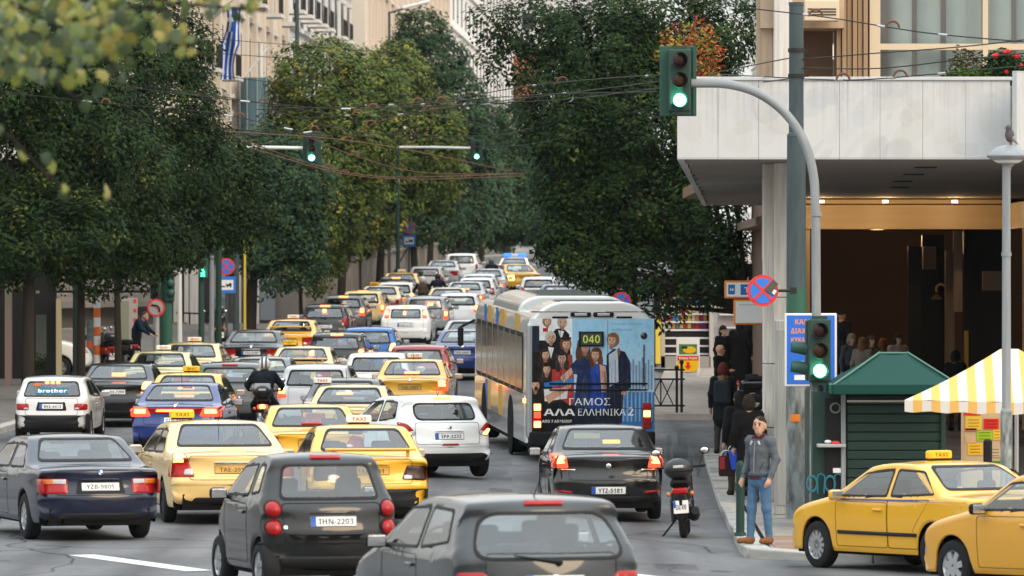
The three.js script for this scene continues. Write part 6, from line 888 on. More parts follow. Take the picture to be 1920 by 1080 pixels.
// ---------- people ----------
const SKIN = [.52, .31, .22];
function sdfMesh(bones, lo, hi, res, k) { // bones: {a, b, r0, r1, c, s: [sx, sy, sz] squash}; one continuous skin, coloured by the nearest bone
  const mc = new MarchingCubes(res, new THREE.MeshBasicMaterial(), false, false, 60000), n = res, f = mc.field, size = hi.clone().sub(lo), D = new Float32Array(n * n * n).fill(.25);
  const cell = [0, 1, 2].map(i => size.getComponent(i) / n), P = (i, ax) => lo.getComponent(ax) + (i / (n / 2)) * size.getComponent(ax) / 2;
  const dist = (b, x, y, z) => { const s = b.s || [1, 1, 1], ax = b.a.x, ay = b.a.y, az = b.a.z; let px = (x - ax) / s[0], py = (y - ay) / s[1], pz = (z - az) / s[2], dx = (b.b.x - ax) / s[0], dy = (b.b.y - ay) / s[1], dz = (b.b.z - az) / s[2]; const t = clamp((px * dx + py * dy + pz * dz) / Math.max(1e-9, dx * dx + dy * dy + dz * dz)); return (Math.hypot(px - t * dx, py - t * dy, pz - t * dz) - lerp(b.r0, b.r1, t)) * Math.min(...s); };
  for (const b of bones) {
    const m = Math.max(b.r0, b.r1) * Math.max(...(b.s || [1])) + .1, rng = [0, 1, 2].map(ax => { const p = Math.min(b.a.getComponent(ax), b.b.getComponent(ax)) - m, q = Math.max(b.a.getComponent(ax), b.b.getComponent(ax)) + m; return [Math.max(1, Math.floor((p - lo.getComponent(ax)) / cell[ax])), Math.min(n - 2, Math.ceil((q - lo.getComponent(ax)) / cell[ax]))]; });
    for (let z = rng[2][0]; z <= rng[2][1]; z++) for (let y = rng[1][0]; y <= rng[1][1]; y++) for (let x = rng[0][0]; x <= rng[0][1]; x++) { const i = x + y * n + z * n * n, d = dist(b, P(x, 0), P(y, 1), P(z, 2)), e = D[i], kk = b.k || k, h = clamp(.5 + .5 * (e - d) / kk); D[i] = lerp(e, d, h) - kk * h * (1 - h); }
  }
  for (let i = 0; i < D.length; i++) f[i] = -D[i];
  mc.isolation = 0; mc.update();
  const cnt = mc.count, pos = new Float32Array(cnt * 3); for (let i = 0; i < cnt; i++) for (let c = 0; c < 3; c++) pos[i * 3 + c] = lo.getComponent(c) + (mc.positionArray[i * 3 + c] + 1) * size.getComponent(c) / 2;
  let g = new THREE.BufferGeometry(); g.setAttribute('position', new THREE.BufferAttribute(pos, 3)); g = mergeVertices(g, 1e-4); g.computeVertexNormals();
  const q = g.attributes.position, col = new Float32Array(q.count * 3); for (let i = 0; i < q.count; i++) { let best = 1e9, c = null; for (const b of bones) { const d = dist(b, q.getX(i), q.getY(i), q.getZ(i)) - (b.pri || 0); if (d < best) { best = d; c = b.c; } } col.set(c, i * 3); }
  g.setAttribute('color', new THREE.BufferAttribute(col, 3));
  const nr = g.attributes.normal; for (let i = 0; i < q.count; i++) { if (col[i * 3] > .4) continue; const x = q.getX(i), y = q.getY(i), z = q.getZ(i), d = .007 * noise.noise(x * 9, y * 16 + x * 8, z * 9) + .005 * noise.noise(x * 22, y * 34 - x * 14, z * 22); q.setXYZ(i, x + nr.getX(i) * d, y + nr.getY(i) * d, z + nr.getZ(i) * d); } g.computeVertexNormals(); return g;
}
const bodyMat = new THREE.MeshPhysicalMaterial({ vertexColors: true, roughness: .85, specularIntensity: .25, side: THREE.DoubleSide });
const STAND = { hip: [0, .94, 0], waist: [0, 1.10, 0], chest: [0, 1.32, 0], neck: [0, 1.47, -.01], head: [0, 1.63, .01], shL: [.175, 1.43, -.01], elL: [.235, 1.16, -.04], wrL: [.25, .92, .03], shR: [-.175, 1.43, -.01], elR: [-.235, 1.16, -.04], wrR: [-.25, .92, .03], hpL: [.09, .93, 0], knL: [.11, .50, .02], anL: [.12, .09, -.02], hpR: [-.09, .93, 0], knR: [-.11, .50, .02], anR: [-.12, .09, -.02], toL: [.14, .05, .15], toR: [-.14, .05, .15] };
function person(name, label, p, turn, o) {
  const t = thing(name || 'person', p, label, 'person', o.group, turn), J = {}, src = { ...STAND, ...(o.pose || {}) }; for (const k in src) J[k] = V(...src[k]);
  const c = { top: [.02, .02, .022], bottom: [.02, .02, .025], shoe: [.02, .018, .016], skin: SKIN, hand: SKIN, sleeve: null, head: SKIN, hood: null, ...(o.c || {}) }, fat = o.fat || 1, B = (a, b, r0, r1, col, s, ex) => ({ a: J[a] || a, b: J[b] || b, r0, r1, c: col, s, ...ex }), T = c.top, sl = c.sleeve || T;
  const bones = [B('hip', 'waist', .125 * fat, .125 * fat, o.coat || o.longTop ? T : c.bottom, [1.15, 1, .85]), B('waist', 'chest', .13 * fat, .15 * fat, T, [1.15, 1, .82]), B('chest', J.neck.clone().lerp(J.chest, .35), .145 * fat, .09, T, [1.2, 1, .8]), B('shL', 'shR', .075, .075, T), B(J.neck.clone().lerp(J.chest, .2), J.head.clone().lerp(J.neck, .5), .058, .055, c.hood || c.skin)];
  for (const s of ['L', 'R']) {
    bones.push(B('sh' + s, 'el' + s, .066 * fat, .052 * fat, sl), B('el' + s, 'wr' + s, .053 * fat, .042, sl), B('hp' + s, 'kn' + s, .092, .065, c.bottom), B('kn' + s, 'an' + s, .066, .05, c.bottom), B(J['an' + s].clone().add(V(0, -.04, -.02)), 'to' + s, .052, .044, c.shoe, [1, .9, 1], { pri: .012 }));
    const w = J['wr' + s], e = J['el' + s], dir = w.clone().sub(e).normalize(), palm = w.clone().addScaledVector(dir, .085), side = V(s === 'L' ? -1 : 1, 0, .3).normalize(), fw = V(0, 0, 1);
    bones.push(B(w.clone().addScaledVector(dir, .01), palm, .030, .036, c.hand, [.8, 1, 1.1], { k: .02 }));
    if (o.fingers) { [[-.028, .062], [-.010, .075], [.010, .070], [.027, .054]].forEach(([u, l]) => { const k0 = palm.clone().addScaledVector(fw, u), k1 = k0.clone().addScaledVector(dir, l * .55).addScaledVector(side, .006), k2 = k1.clone().addScaledVector(dir, l * .40).addScaledVector(side, .022); bones.push(B(k0, k1, .0105, .0095, c.hand, null, { k: .006 }), B(k1, k2, .0095, .008, c.hand, null, { k: .006 })); }); const th = w.clone().addScaledVector(dir, .04).addScaledVector(fw, .03), t1 = th.clone().addScaledVector(dir, .035).addScaledVector(fw, .022); bones.push(B(th, t1, .013, .011, c.hand, null, { k: .01 }), B(t1, t1.clone().addScaledVector(dir, .03).addScaledVector(side, .006), .0105, .009, c.hand, null, { k: .008 })); }
    else bones.push(B(palm, palm.clone().addScaledVector(dir, .06).addScaledVector(side, .02), .026, .018, c.hand, null, { k: .02 }));
  }
  const hd = J.head, ht = o.headTurn || 0, HV = (x, y, z) => V(x, y, z).applyAxisAngle(V(0, 1, 0), ht).add(hd);
  bones.push(B(HV(0, .02, -.015), HV(0, .03, .0), .095, .092, c.head, [.86, 1.1, 1], { k: .02 }), B(HV(0, -.055, .035), HV(0, -.07, .05), .058, .048, c.head, null, { k: .03 }), B(HV(0, .015, .088), HV(0, -.018, .102), .012, .016, c.head, null, { k: .015 }), B(HV(.083, .01, -.01), HV(.086, -.03, -.005), .016, .014, c.head, null, { k: .01 }), B(HV(-.083, .01, -.01), HV(-.086, -.03, -.005), .016, .014, c.head, null, { k: .01 }));
  if (o.coat) bones.push(B('hip', V(J.hip.x, o.coat, J.hip.z), .15 * fat, .17 * fat, T, [1.1, 1, .85], { pri: .02 })); else bones.push(B('hip', V(J.hip.x, J.hip.y - .06, J.hip.z), .128 * fat, .12, o.longTop > 1 ? T : c.bottom, [1.15, 1, .85]));
  if (c.hood) bones.push(B(J.neck.clone().add(V(-.07, -.02, .0)), J.neck.clone().add(V(.07, -.02, .0)), .060, .060, c.hood, null, { pri: .01 }), B(J.neck.clone().add(V(0, -.05, -.10)), J.neck.clone().add(V(0, .0, -.09)), .07, .06, c.hood, null, { pri: .01 }));
  if (o.hem) bones.push(B(V(-.02, J.hip.y - .01, 0), V(.02, J.hip.y - .01, 0), .138, .138, o.hem, [1.15, .3, .86], { pri: .0 }));
  const lo = V(1e9, 1e9, 1e9), hi = V(-1e9, -1e9, -1e9); for (const b of bones) for (const e of [b.a, b.b]) { const m = Math.max(b.r0, b.r1) * Math.max(...(b.s || [1])) + .05; lo.min(e.clone().subScalar(m)); hi.max(e.clone().addScalar(m)); }
  mk('body', sdfMesh(bones, lo, hi, o.res || 60, .035), bodyMat, t);
  if (o.eyes !== 0) { const fe = []; for (const s of [-1, 1]) { const e = HV(s * .033, .022, .083); fe.push(ball(.012, e.x, e.y, e.z)); const b1 = HV(s * .052, .046, .080), b2 = HV(s * .016, .048, .090); fe.push(bar(b1, b2, .006)); } mk('eyes', fe, std([.025, .018, .014], .4), t); const m1 = HV(-.024, -.062, .090), m2 = HV(.024, -.062, .090); mk('mouth', bar(m1, m2, .007), std([.34, .13, .11], .6), t); }
  const hair = o.hair, hm = std(o.hairColor || [.022, .016, .012], .8);
  if (hair) { const parts = [new THREE.SphereGeometry(hair === 'crop' ? .101 : .108, 18, 14, 0, 6.2832, 0, hair === 'crop' ? 1.42 : 1.75).scale(.90, 1.08, 1.05).rotateX(hair === 'crop' ? -.30 : -.28).translate(0, hair === 'crop' ? .034 : .035, -.018)]; if (hair === 'long') parts.push(ball(.10, 0, -.05, -.05, 1.0, 1.5, .75), ball(.085, 0, -.18, -.06, 1.05, 1.5, .6)); if (hair === 'bob') parts.push(ball(.11, 0, -.02, -.035, 1.02, 1.1, .85)); const g = merged(parts).rotateY(ht).translate(hd.x, hd.y, hd.z); const q = g.attributes.position; for (let i = 0; i < q.count; i++) { const v = V(q.getX(i), q.getY(i), q.getZ(i)).sub(hd), nn = 1 + .05 * noise.noise(v.x * 60, v.y * 25, v.z * 60); q.setXYZ(i, hd.x + v.x * nn, hd.y + v.y * nn, hd.z + v.z * nn); } g.computeVertexNormals(); mk('hair', g, hm, t); }
  if (o.helmet) { const h = mk('helmet', [new THREE.SphereGeometry(.142, 20, 16, 0, 6.2832, 0, 2.25).scale(.92, 1, 1.08).translate(hd.x, hd.y + .03, hd.z - .005), rbox(.24, .10, .12, .05, hd.x, hd.y - .08, hd.z + .06)], std(o.helmet, .25), t); mk('visor', new THREE.SphereGeometry(.146, 16, 8, .5, 2.14, 1.2, .65).scale(.92, 1, 1.08).translate(hd.x, hd.y + .03, hd.z - .003), M.dark, h); if (o.helmetStripe) mk('stripe', [-1, 1].map(s => new THREE.TorusGeometry(.143, .018, 6, 16, 2.4).rotateZ(-.5).rotateY(Math.PI / 2).scale(1, 1, 1.05).translate(hd.x + s * .042, hd.y + .03, hd.z)), M.black, h); }
  if (o.extra) o.extra(t, J);
  t.scale.setScalar(o.scale || 1); return t;
}
const G2 = (px, d, lift = .13) => grounded(px, d, lift);
person('person', 'man in grey hooded jacket, blue jeans and brown shoes standing at the kerb', G2(1425, 77.2, .135), -.75, { res: 84, fingers: 1, headTurn: .35, hair: 'crop', scale: 1.0, fat: .98,  pose: { shL: [.182, 1.42, -.01], shR: [-.182, 1.425, -.01], hip: [0, .94, .02], chest: [0, 1.31, -.01], wrL: [.245, .93, .07], elL: [.25, 1.17, -.05], wrR: [-.25, .93, .06], elR: [-.25, 1.17, -.05], anL: [.115, .09, -.06], knL: [.11, .5, -.01], toL: [.15, .05, .13], anR: [-.13, .09, .05], knR: [-.12, .5, .04], toR: [-.16, .05, .24] }, longTop: 1, c: { top: [.10, .115, .135], bottom: [.075, .15, .26], shoe: [.20, .085, .035], hood: [.06, .018, .026] },
  extra: (t, J) => { mk('zip', [bar(V(-.0, .98, .132), V(.0, 1.20, .128), .006), bar(V(0, 1.20, .128), V(0, 1.42, .11), .006)], std([.25, .26, .28], .5), t); mk('cuff', [bar(V(.246, .945, .06), V(.246, .985, .045), .047), bar(V(-.25, .945, .05), V(-.25, .985, .035), .047)], std([.04, .045, .055], .8), t); mk('waistband', new THREE.TorusGeometry(.130, .032, 8, 24).rotateX(Math.PI / 2).scale(1.15, 1, .88).translate(0, .955, .01), std([.05, .058, .07], .85), t); mk('red_hem', new THREE.TorusGeometry(.128, .018, 8, 24).rotateX(Math.PI / 2).scale(1.15, 1, .88).translate(0, .915, .015), std([.12, .02, .03], .85), t); mk('white_collar', [rbox(.03, .06, .02, .008).rotateZ(.5).translate(.07, 1.40, .105), rbox(.03, .06, .02, .008).rotateZ(-.5).translate(-.07, 1.40, .105)], std([.5, .5, .5], .8), t); mk('pocket_seam', [bar(V(.10, 1.02, .128), V(.15, 1.14, .105), .006), bar(V(-.10, 1.02, .128), V(-.15, 1.14, .105), .006)], std([.04, .045, .05], .8), t); } });
const DK = [.010, .010, .011];
person('person', 'pedestrian seen from behind with fur-trimmed hood and blue-grey backpack', G2(1356, 108), Math.PI - .15, { res: 56, hair: 'bob', hairColor: [.10, .02, .012], coat: .72, fat: 1.1, c: { top: [.012, .013, .016], bottom: [.05, .045, .045], hood: [.16, .10, .06] }, pose: { anR: [-.11, .09, .12], knR: [-.1, .5, .08] }, extra: t => mk('backpack', rbox(.34, .46, .16, .07, 0, 1.2, -.18), std([.018, .024, .034], .8), t) });
person('person', 'long-haired pedestrian in black coat carrying red and blue bags', G2(1386, 94), Math.PI + .2, { res: 56, hair: 'long', hairColor: [.012, .009, .008], coat: .62, fat: 1.2, c: { top: DK, bottom: [.05, .045, .035] }, pose: { anL: [.1, .09, .16], knL: [.1, .5, .12] } });
{ const p = at(1362, 868, 93.3), t = thing('shopping_bag', p, 'dark red and black shopping bag held beside the long-haired pedestrian', 'bag'); mk('bag', rbox(.26, .34, .12, .03, 0, -.05, 0), std([.035, .012, .015], .6), t); mk('red_panel', box(.08, .2, .01, -.07, 0, .065), std([.35, .03, .04], .6), t); mk('handle', new THREE.TorusGeometry(.09, .008, 6, 14, Math.PI).translate(0, .12, 0), SM.white, t); }
{ const p = at(1376, 862, 93.2), t = thing('shopping_bag', p, 'bright blue shopping bag held next to the dark red one', 'bag'); mk('bag', rbox(.13, .34, .10, .02).rotateZ(.18), std([.02, .08, .55], .5), t); mk('handle', new THREE.TorusGeometry(.06, .007, 6, 12, Math.PI).translate(-.03, .17, 0), SM.white, t); }
person('person', 'bald man in black jacket looking right with one hand raised', G2(1350, 129, .02), -2.2 + Math.PI * 1.05, { res: 56, fat: 1.12, longTop: 2, coat: .80, c: { top: [.008, .009, .010], bottom: DK }, headTurn: .5, pose: { wrR: [-.12, 1.15, .26], elR: [-.26, 1.12, .04] } });
person('person', 'dark-haired woman in black standing behind the bald man', G2(1356, 143, .14), .7, { res: 56, hair: 'long', hairColor: [.012, .009, .008], fat: 1.1, coat: .7, c: { top: DK } });
person('person', 'tall figure in black with back turned beside the bus stop signs', G2(1388, 143, .14), Math.PI - .3, { res: 56, hair: 'long', hairColor: [.012, .01, .01], coat: .45, fat: 1.35, scale: 1.10, c: { top: [.010, .009, .009] } });
person('person', 'pedestrian in dark clothes between the long-haired one and the bollard', G2(1404, 92), Math.PI, { res: 50, hair: 'bob', coat: .45, fat: 1.15, c: { top: [.008, .008, .009], bottom: DK }, eyes: 0 });
person('person', 'small child-high figure in dark coat by the upper right signpost', at(1414, 535, 150).setY(ground(6.3, 150) + 1.9), 0, { res: 44, hair: 'crop', c: { top: [.02, .022, .026], bottom: [.03, .03, .04] } });
[[1578, 128, 1.72, [.010, .010, .012], 'standing silhouette in the dark arcade doorway', 'crop', [.012, .01, .01]], [1597, 126, 1.28, [.06, .075, .085], 'person with grey hair in the arcade above the canopy', 'bob', [.22, .20, .18]], [1618, 125, 1.18, [.22, .19, .17], 'person with fair hair and striped top in the arcade', 'long', [.20, .10, .04]], [1634, 128, 1.24, [.02, .022, .024], 'person in black behind the fair-haired one in the arcade', 'bob', [.05, .045, .04]], [1656, 126, 1.16, [.05, .035, .028], 'person with ginger brown hair seen from behind in the arcade', 'bob', [.16, .06, .02]], [1684, 125, 1.28, [.36, .26, .23], 'person in pale pink top with dark hair in the arcade', 'bob', [.02, .014, .01]], [1792, 122, 1.2, [.01, .01, .01], 'dark round head just above the striped awning', 'bob', [.008, .007, .007]]].forEach(([px, d, h, c, lab, hair, hc], i) => { const p = G2(px, d, .1); p.y = CAMH + (HOR - 640) / F * d - 1.62 + (h - 1.25) * .9 + (i === 0 ? .15 : i === 6 ? -.30 : 0); person('person', lab, p, i % 2 ? .4 : 2.6, { res: 44, hair, hairColor: hc, c: { top: c }, fat: 1.15, group: i && i < 6 ? 'people gathered in the arcade' : undefined }); });
person('person', 'stooping man in dark blue jacket beside parked motorbikes at left', G2(256, 164, .14), 1.2, { res: 50, hair: 'crop', hairColor: [.05, .04, .035], fat: 1.25, c: { top: [.010, .022, .040], bottom: [.012, .012, .015] }, pose: { chest: [0, 1.28, .10], neck: [0, 1.42, .20], head: [0, 1.53, .28], shL: [.18, 1.38, .14], shR: [-.18, 1.38, .14], elL: [.24, 1.15, .28], wrL: [.2, 1.02, .5], elR: [-.24, 1.15, .28], wrR: [-.2, 1.02, .5] } });
// ---------- bus ----------
{
  const t = thing('bus', V(1.52, ground(1.5, 108), -108), 'white city bus with a film poster across its rear and route number 040', 'bus', null, 5.2 * Math.PI / 180); t.rotation.order = 'YXZ'; t.rotation.x = .022;
  const busGlass = std([.02, .022, .024], .16);
  const W = 1.25, L = 12, y0 = .34, y1 = 2.86, wm = paint([.80, .79, .76]), sh = new THREE.Shape();
  const sec = (w, a, b, r) => { const s = new THREE.Shape(); s.moveTo(-w, a); s.lineTo(w, a); s.lineTo(w - .02, b - r); s.quadraticCurveTo(w - .04, b - .02, w - r, b); s.lineTo(-w + r, b); s.quadraticCurveTo(-w + .04, b - .02, -w + .02, b - r); s.closePath(); return s; };
  mk('body', new THREE.ExtrudeGeometry(sec(W - .06, y0 + .06, y1 - .06, .26), { depth: L - .2, bevelThickness: .08, bevelSize: .06, bevelSegments: 4, curveSegments: 10 }).translate(0, 0, -L + .12), wm, t);
  // rear print, flat picture film on the rear wall
  const tex = canvasTex(1024, 992, (g, cw, ch) => {
    g.scale(cw / 245, ch / 237); g.translate(-985, -598); const R = (x, y, w, h, c) => { g.fillStyle = c; g.fillRect(x, y, w, h); }, E = (x, y, a, b, c, r = 0) => { g.fillStyle = c; g.beginPath(); g.ellipse(x, y, a, b, r, 0, 7); g.fill(); }, poly = (p, c) => { g.fillStyle = c; g.beginPath(); p.forEach((q, i) => i ? g.lineTo(q[0], q[1]) : g.moveTo(q[0], q[1])); g.closePath(); g.fill(); };
    R(985, 598, 245, 237, '#f4f6f8'); R(1068, 598, 162, 237, '#a4d6f4'); for (let i = 0; i < 60; i++) R(1068, 640 + i * 2.4, 162, 3, `rgba(225,236,244,${i / 90})`); for (let i = 0; i < 9; i++) R(1175 + i * 6, 690 - (i * 7) % 18, 4, 60, '#7d97b4'); R(1068, 740, 162, 100, '#3a78b8'); for (let i = 0; i < 8; i++) R(1168 + i * 8, 735, 3, 62, '#8fb4d4'); R(1166, 736, 64, 3, '#c8d8e6');
    R(985, 640, 70, 200, '#17140f'); R(985, 760, 120, 80, '#131217'); R(985, 612, 18, 50, '#232a38');
    const head = (x, y, r, hair, skin = '#d09a7c', long = 0, face = .15) => { const fx = x + r * face; E(x, y - r * .1, r * .98, r * 1.14, hair); if (long) { E(x - r * .55, y + r * .8, r * .6, r * 1.4, hair, .15); E(x + r * .6, y + r * .7, r * .5, r * 1.25, hair, -.15); for (let i = 0; i < 10; i++) { g.strokeStyle = i % 2 ? 'rgba(255,220,180,.18)' : 'rgba(0,0,0,.3)'; g.lineWidth = .7; g.beginPath(); g.moveTo(x + rr(-.9, .9) * r, y - r * .6); g.quadraticCurveTo(x + rr(-1.3, 1.3) * r, y + r * .6, x + rr(-1, 1) * r, y + r * 2); g.stroke(); } } E(fx - r * .05, y + r * .95, r * .32, r * .5, '#a87358');
      const gr = g.createRadialGradient(fx - r * .25, y - r * .1, r * .1, fx, y, r * 1.1); gr.addColorStop(0, '#ecc3a4'); gr.addColorStop(.55, skin); gr.addColorStop(1, '#7d5240'); E(fx, y - r * .02, r * .66, r * .80, gr); E(fx, y + r * .38, r * .50, r * .62, gr); E(x - r * .1, y - r * .80, r * .80, r * .30, hair); E(fx - r * .26, y - r * .08, r * .15, r * .06, '#4b2f25'); E(fx + r * .28, y - r * .08, r * .15, r * .06, '#4b2f25'); g.fillStyle = 'rgba(90,50,35,.5)'; g.fillRect(fx - r * .42, y - r * .27, r * .32, r * .07); g.fillRect(fx + r * .14, y - r * .27, r * .32, r * .07); E(fx + r * .04, y + r * .2, r * .09, r * .16, 'rgba(150,90,65,.8)'); E(fx, y + r * .52, r * .28, r * .13, '#8d4238'); E(fx, y + r * .49, r * .22, r * .06, '#efe3dc'); };
    const folds = (x, y, w, h, n) => { for (let i = 0; i < n; i++) { g.strokeStyle = i % 2 ? 'rgba(255,255,255,.10)' : 'rgba(0,0,0,.28)'; g.lineWidth = rr(.6, 2.2); const a = x + rnd() * w; g.beginPath(); g.moveTo(a, y + rnd() * h * .3); g.quadraticCurveTo(a + rr(-8, 8), y + h * .5, a + rr(-5, 5), y + h * rr(.7, 1)); g.stroke(); } };
    poly([[1020, 634], [1036, 618], [1050, 616], [1062, 628], [1066, 680], [1018, 700]], '#14171d'); poly([[1040, 620], [1046, 640], [1052, 622]], '#f0f0f0'); head(1018, 604, 9, '#8a6a50'); R(1010, 616, 10, 7, '#b8202a'); head(1048, 606, 10, '#b9aca0');
    poly([[1002, 680], [1012, 650], [1042, 652], [1060, 700], [1000, 740]], '#14161b'); poly([[1020, 652], [1026, 676], [1032, 654]], '#efefef'); head(1025, 635, 11, '#cfc3b8'); poly([[1036, 700], [1044, 664], [1068, 668], [1072, 716], [1040, 720]], '#9c3a2c'); head(1055, 648, 12, '#6b3f28'); R(1044, 634, 22, 4, '#1c1815');
    head(1013, 668, 11, '#35231a', '#d39c80', 1, .25); head(1017, 696, 11, '#221a18', '#cf987c', 1, .1); poly([[1028, 696], [1062, 690], [1072, 720], [1070, 770], [1028, 740]], '#b9332d'); head(1048, 675, 12, '#2b1d18', '#dba68a', 1, 0); head(996, 727, 12, '#16100f', '#d39a7e', 0, 0); E(997, 733, 3.6, 4.4, '#4a1714'); poly([[1012, 722], [1070, 712], [1072, 726], [1014, 730]], '#2f7fc8'); poly([[1012, 734], [1060, 732], [1058, 752], [1014, 758]], '#ece7e2'); poly([[1014, 748], [1066, 722], [1066, 730], [1022, 762]], '#d9a184');
    poly([[1064, 690], [1084, 668], [1104, 672], [1112, 700], [1106, 790], [1070, 790], [1078, 706], [1068, 704]], '#1f2f58'); poly([[1044, 712], [1066, 692], [1070, 702], [1052, 722]], '#dcaa8e'); head(1090, 652, 13, '#5f3a26', '#dcaa8e', 1, .3); poly([[1104, 690], [1120, 684], [1136, 688], [1136, 790], [1102, 790]], '#1c3f9c'); head(1116, 668, 11.5, '#6b3a22', '#dcaa8e', 1, -.2); poly([[1122, 686], [1134, 690], [1138, 730], [1132, 756], [1126, 740]], '#dba68a');
    poly([[1136, 668], [1150, 656], [1172, 662], [1182, 680], [1184, 730], [1170, 742], [1166, 800], [1136, 800]], '#161e36'); poly([[1140, 668], [1158, 656], [1160, 720], [1142, 730]], '#c3cfdf'); head(1149, 640, 12.5, '#8a5a3a', '#dea98c', 0, -.25); E(1160, 662, 3, 8, '#8a5a3a'); E(1170, 742, 5, 4, '#d9a184'); poly([[1105, 790], [1110, 740], [1136, 740], [1136, 800]], '#1c3f9c');
    folds(1078, 690, 28, 90, 14); folds(1106, 690, 28, 95, 14); folds(1140, 668, 44, 120, 14); folds(1030, 695, 42, 50, 10); folds(1000, 655, 60, 70, 12);
    R(985, 764, 90, 75, '#0d0c10'); R(1070, 775, 92, 60, '#161c2c');
    { const c2 = document.createElement('canvas'); c2.width = 420; c2.height = 407; const h = c2.getContext('2d'); h.drawImage(g.canvas, 0, 0, 420, 407); g.save(); g.setTransform(1, 0, 0, 1, 0, 0); g.imageSmoothingEnabled = true; g.drawImage(c2, 0, 0, cw, ch); for (let i = 0; i < 900; i++) { g.fillStyle = i % 2 ? 'rgba(255,255,255,.03)' : 'rgba(0,0,0,.025)'; const x = rnd() * cw, y = rnd() * ch; g.beginPath(); g.ellipse(x, y, rr(4, 40), rr(4, 60), rr(0, 3), 0, 7); g.fill(); } g.restore(); }
    g.fillStyle = '#f1f1f0'; g.font = '19px sans-serif'; g.textBaseline = 'alphabetic'; const sp = (s, x, y, w) => { g.save(); g.translate(x, y); g.scale(w / g.measureText(s).width, 1); g.fillText(s, 0, 0); g.restore(); }; sp('ΓΑΜΟΣ', 1060, 765, 84); g.font = 'bold 19px sans-serif'; sp('ΑΛΑ', 1012, 785, 62); g.font = '19px sans-serif'; sp('ΕΛΛΗΝΙΚΑ', 1078, 785, 96); g.font = 'bold 22px sans-serif'; g.fillText('2', 1178, 786); g.font = 'bold 7.5px sans-serif'; g.fillText('ΑΠΟ 7 ΑΠΡΙΛΙΟΥ', 1009, 799); g.fillStyle = '#5d8fb8'; g.font = '5.5px sans-serif'; g.fillText('Η διάσκεψη  συνεχίζεται', 1146, 610); g.fillText('σε ελληνικό φως', 1146, 621);
  });
  mk('rear_poster', new THREE.PlaneGeometry(2.40, 2.36).translate(0, 1.57, .207), new THREE.MeshPhysicalMaterial({ map: tex, roughness: .5, specularIntensity: .4, side: THREE.DoubleSide }), t);
  for (const x of [-.62, .3]) mk('panel_seam', box(.008, 2.3, .006, x, 1.57, .2085), M.trim, t); mk('panel_seam', box(2.36, .008, .006, 0, 1.02, .2087), M.trim, t); for (let i = 0; i < 6; i++) mk('vent_slat', rbox(.7, .018, .02, .006, .55, .62 - i * .03, .235), M.trim, t); mk('number_plate', rbox(.5, .11, .02, .006, -.1, .50, .245), std([.6, .5, .2], .5), t);
  mk('hatch_bar', [rbox(1.9, .035, .03, .01, .12, 1.50, .215), rbox(1.9, .03, .03, .01, .12, 1.38, .215)], M.black, t); mk('hatch_hinge', box(.02, .8, .02, 1.0, 1.85, .213), M.trim, t); mk('camera_dome', ball(.07, 1.0, 2.42, .2, 1, 1, .5), M.dark, t);
  mk('rear_bumper', [rbox(2.46, .30, .18, .06, 0, .44, .14), rbox(2.3, .2, .3, .05, 0, .25, -.1)], M.black, t); mk('corner_pillar', [rbox(.13, 2.2, .30, .05, -1.19, 1.55, .06)], std([.42, .44, .46], .35, { metalness: .6 }), t);
  // route display
  const disp = mk('route_display', rbox(.48, .29, .06, .012, -.02, 2.36, .225), M.black, t); mk('digits', new THREE.PlaneGeometry(.40, .22).translate(-.02, 2.36, .257), new THREE.MeshStandardMaterial({ color: C(.03, .04, .03), emissive: C(1, 1, 1), emissiveIntensity: .9, emissiveMap: canvasTex(128, 72, g => { g.fillStyle = '#0c120e'; g.fillRect(0, 0, 128, 72); g.fillStyle = '#8f9636'; g.font = 'bold 66px monospace'; g.textAlign = 'center'; g.fillText('040', 64, 60, 112); }), roughness: .5 }), disp);
  // roof fairing and equipment
  mk('rear_fairing', new THREE.ExtrudeGeometry((() => { const s = new THREE.Shape(); s.moveTo(-1.12, 0); s.quadraticCurveTo(-.9, .30, -.55, .33); s.lineTo(.55, .33); s.quadraticCurveTo(.9, .30, 1.12, 0); s.closePath(); return s; })(), { depth: 1.5, bevelThickness: .10, bevelSize: .05, bevelSegments: 4, curveSegments: 12 }).translate(0, 2.70, -1.45), wm, t);
  mk('roof_unit', new THREE.ExtrudeGeometry((() => { const s = new THREE.Shape(); s.moveTo(-1.05, 0); s.quadraticCurveTo(-.95, .2, -.6, .22); s.lineTo(.6, .22); s.quadraticCurveTo(.95, .2, 1.05, 0); s.closePath(); return s; })(), { depth: 5.5, bevelThickness: .15, bevelSize: .05, bevelSegments: 4, curveSegments: 12 }).translate(0, 2.84, -9), paint([.66, .66, .64]), t);
  const lm = mk('lamp_housing', [rbox(.40, .09, .06, .03, -.22, 2.83, .18), rbox(.40, .09, .06, .03, .22, 2.83, .18)], M.black, t); mk('roof_lamp', [rbox(.24, .055, .03, .012, -.22, 2.83, .205), rbox(.24, .055, .03, .012, .22, 2.83, .205)], M.clear, lm); mk('vent_slot', [box(.30, .04, .02, -.62, 2.775, .19), box(.30, .04, .02, .62, 2.775, .19)], M.black, t); mk('roof_gutter', [box(.9, .02, .02, -.72, 2.88, .14), box(.9, .02, .02, .72, 2.88, .14)], M.trim, t);
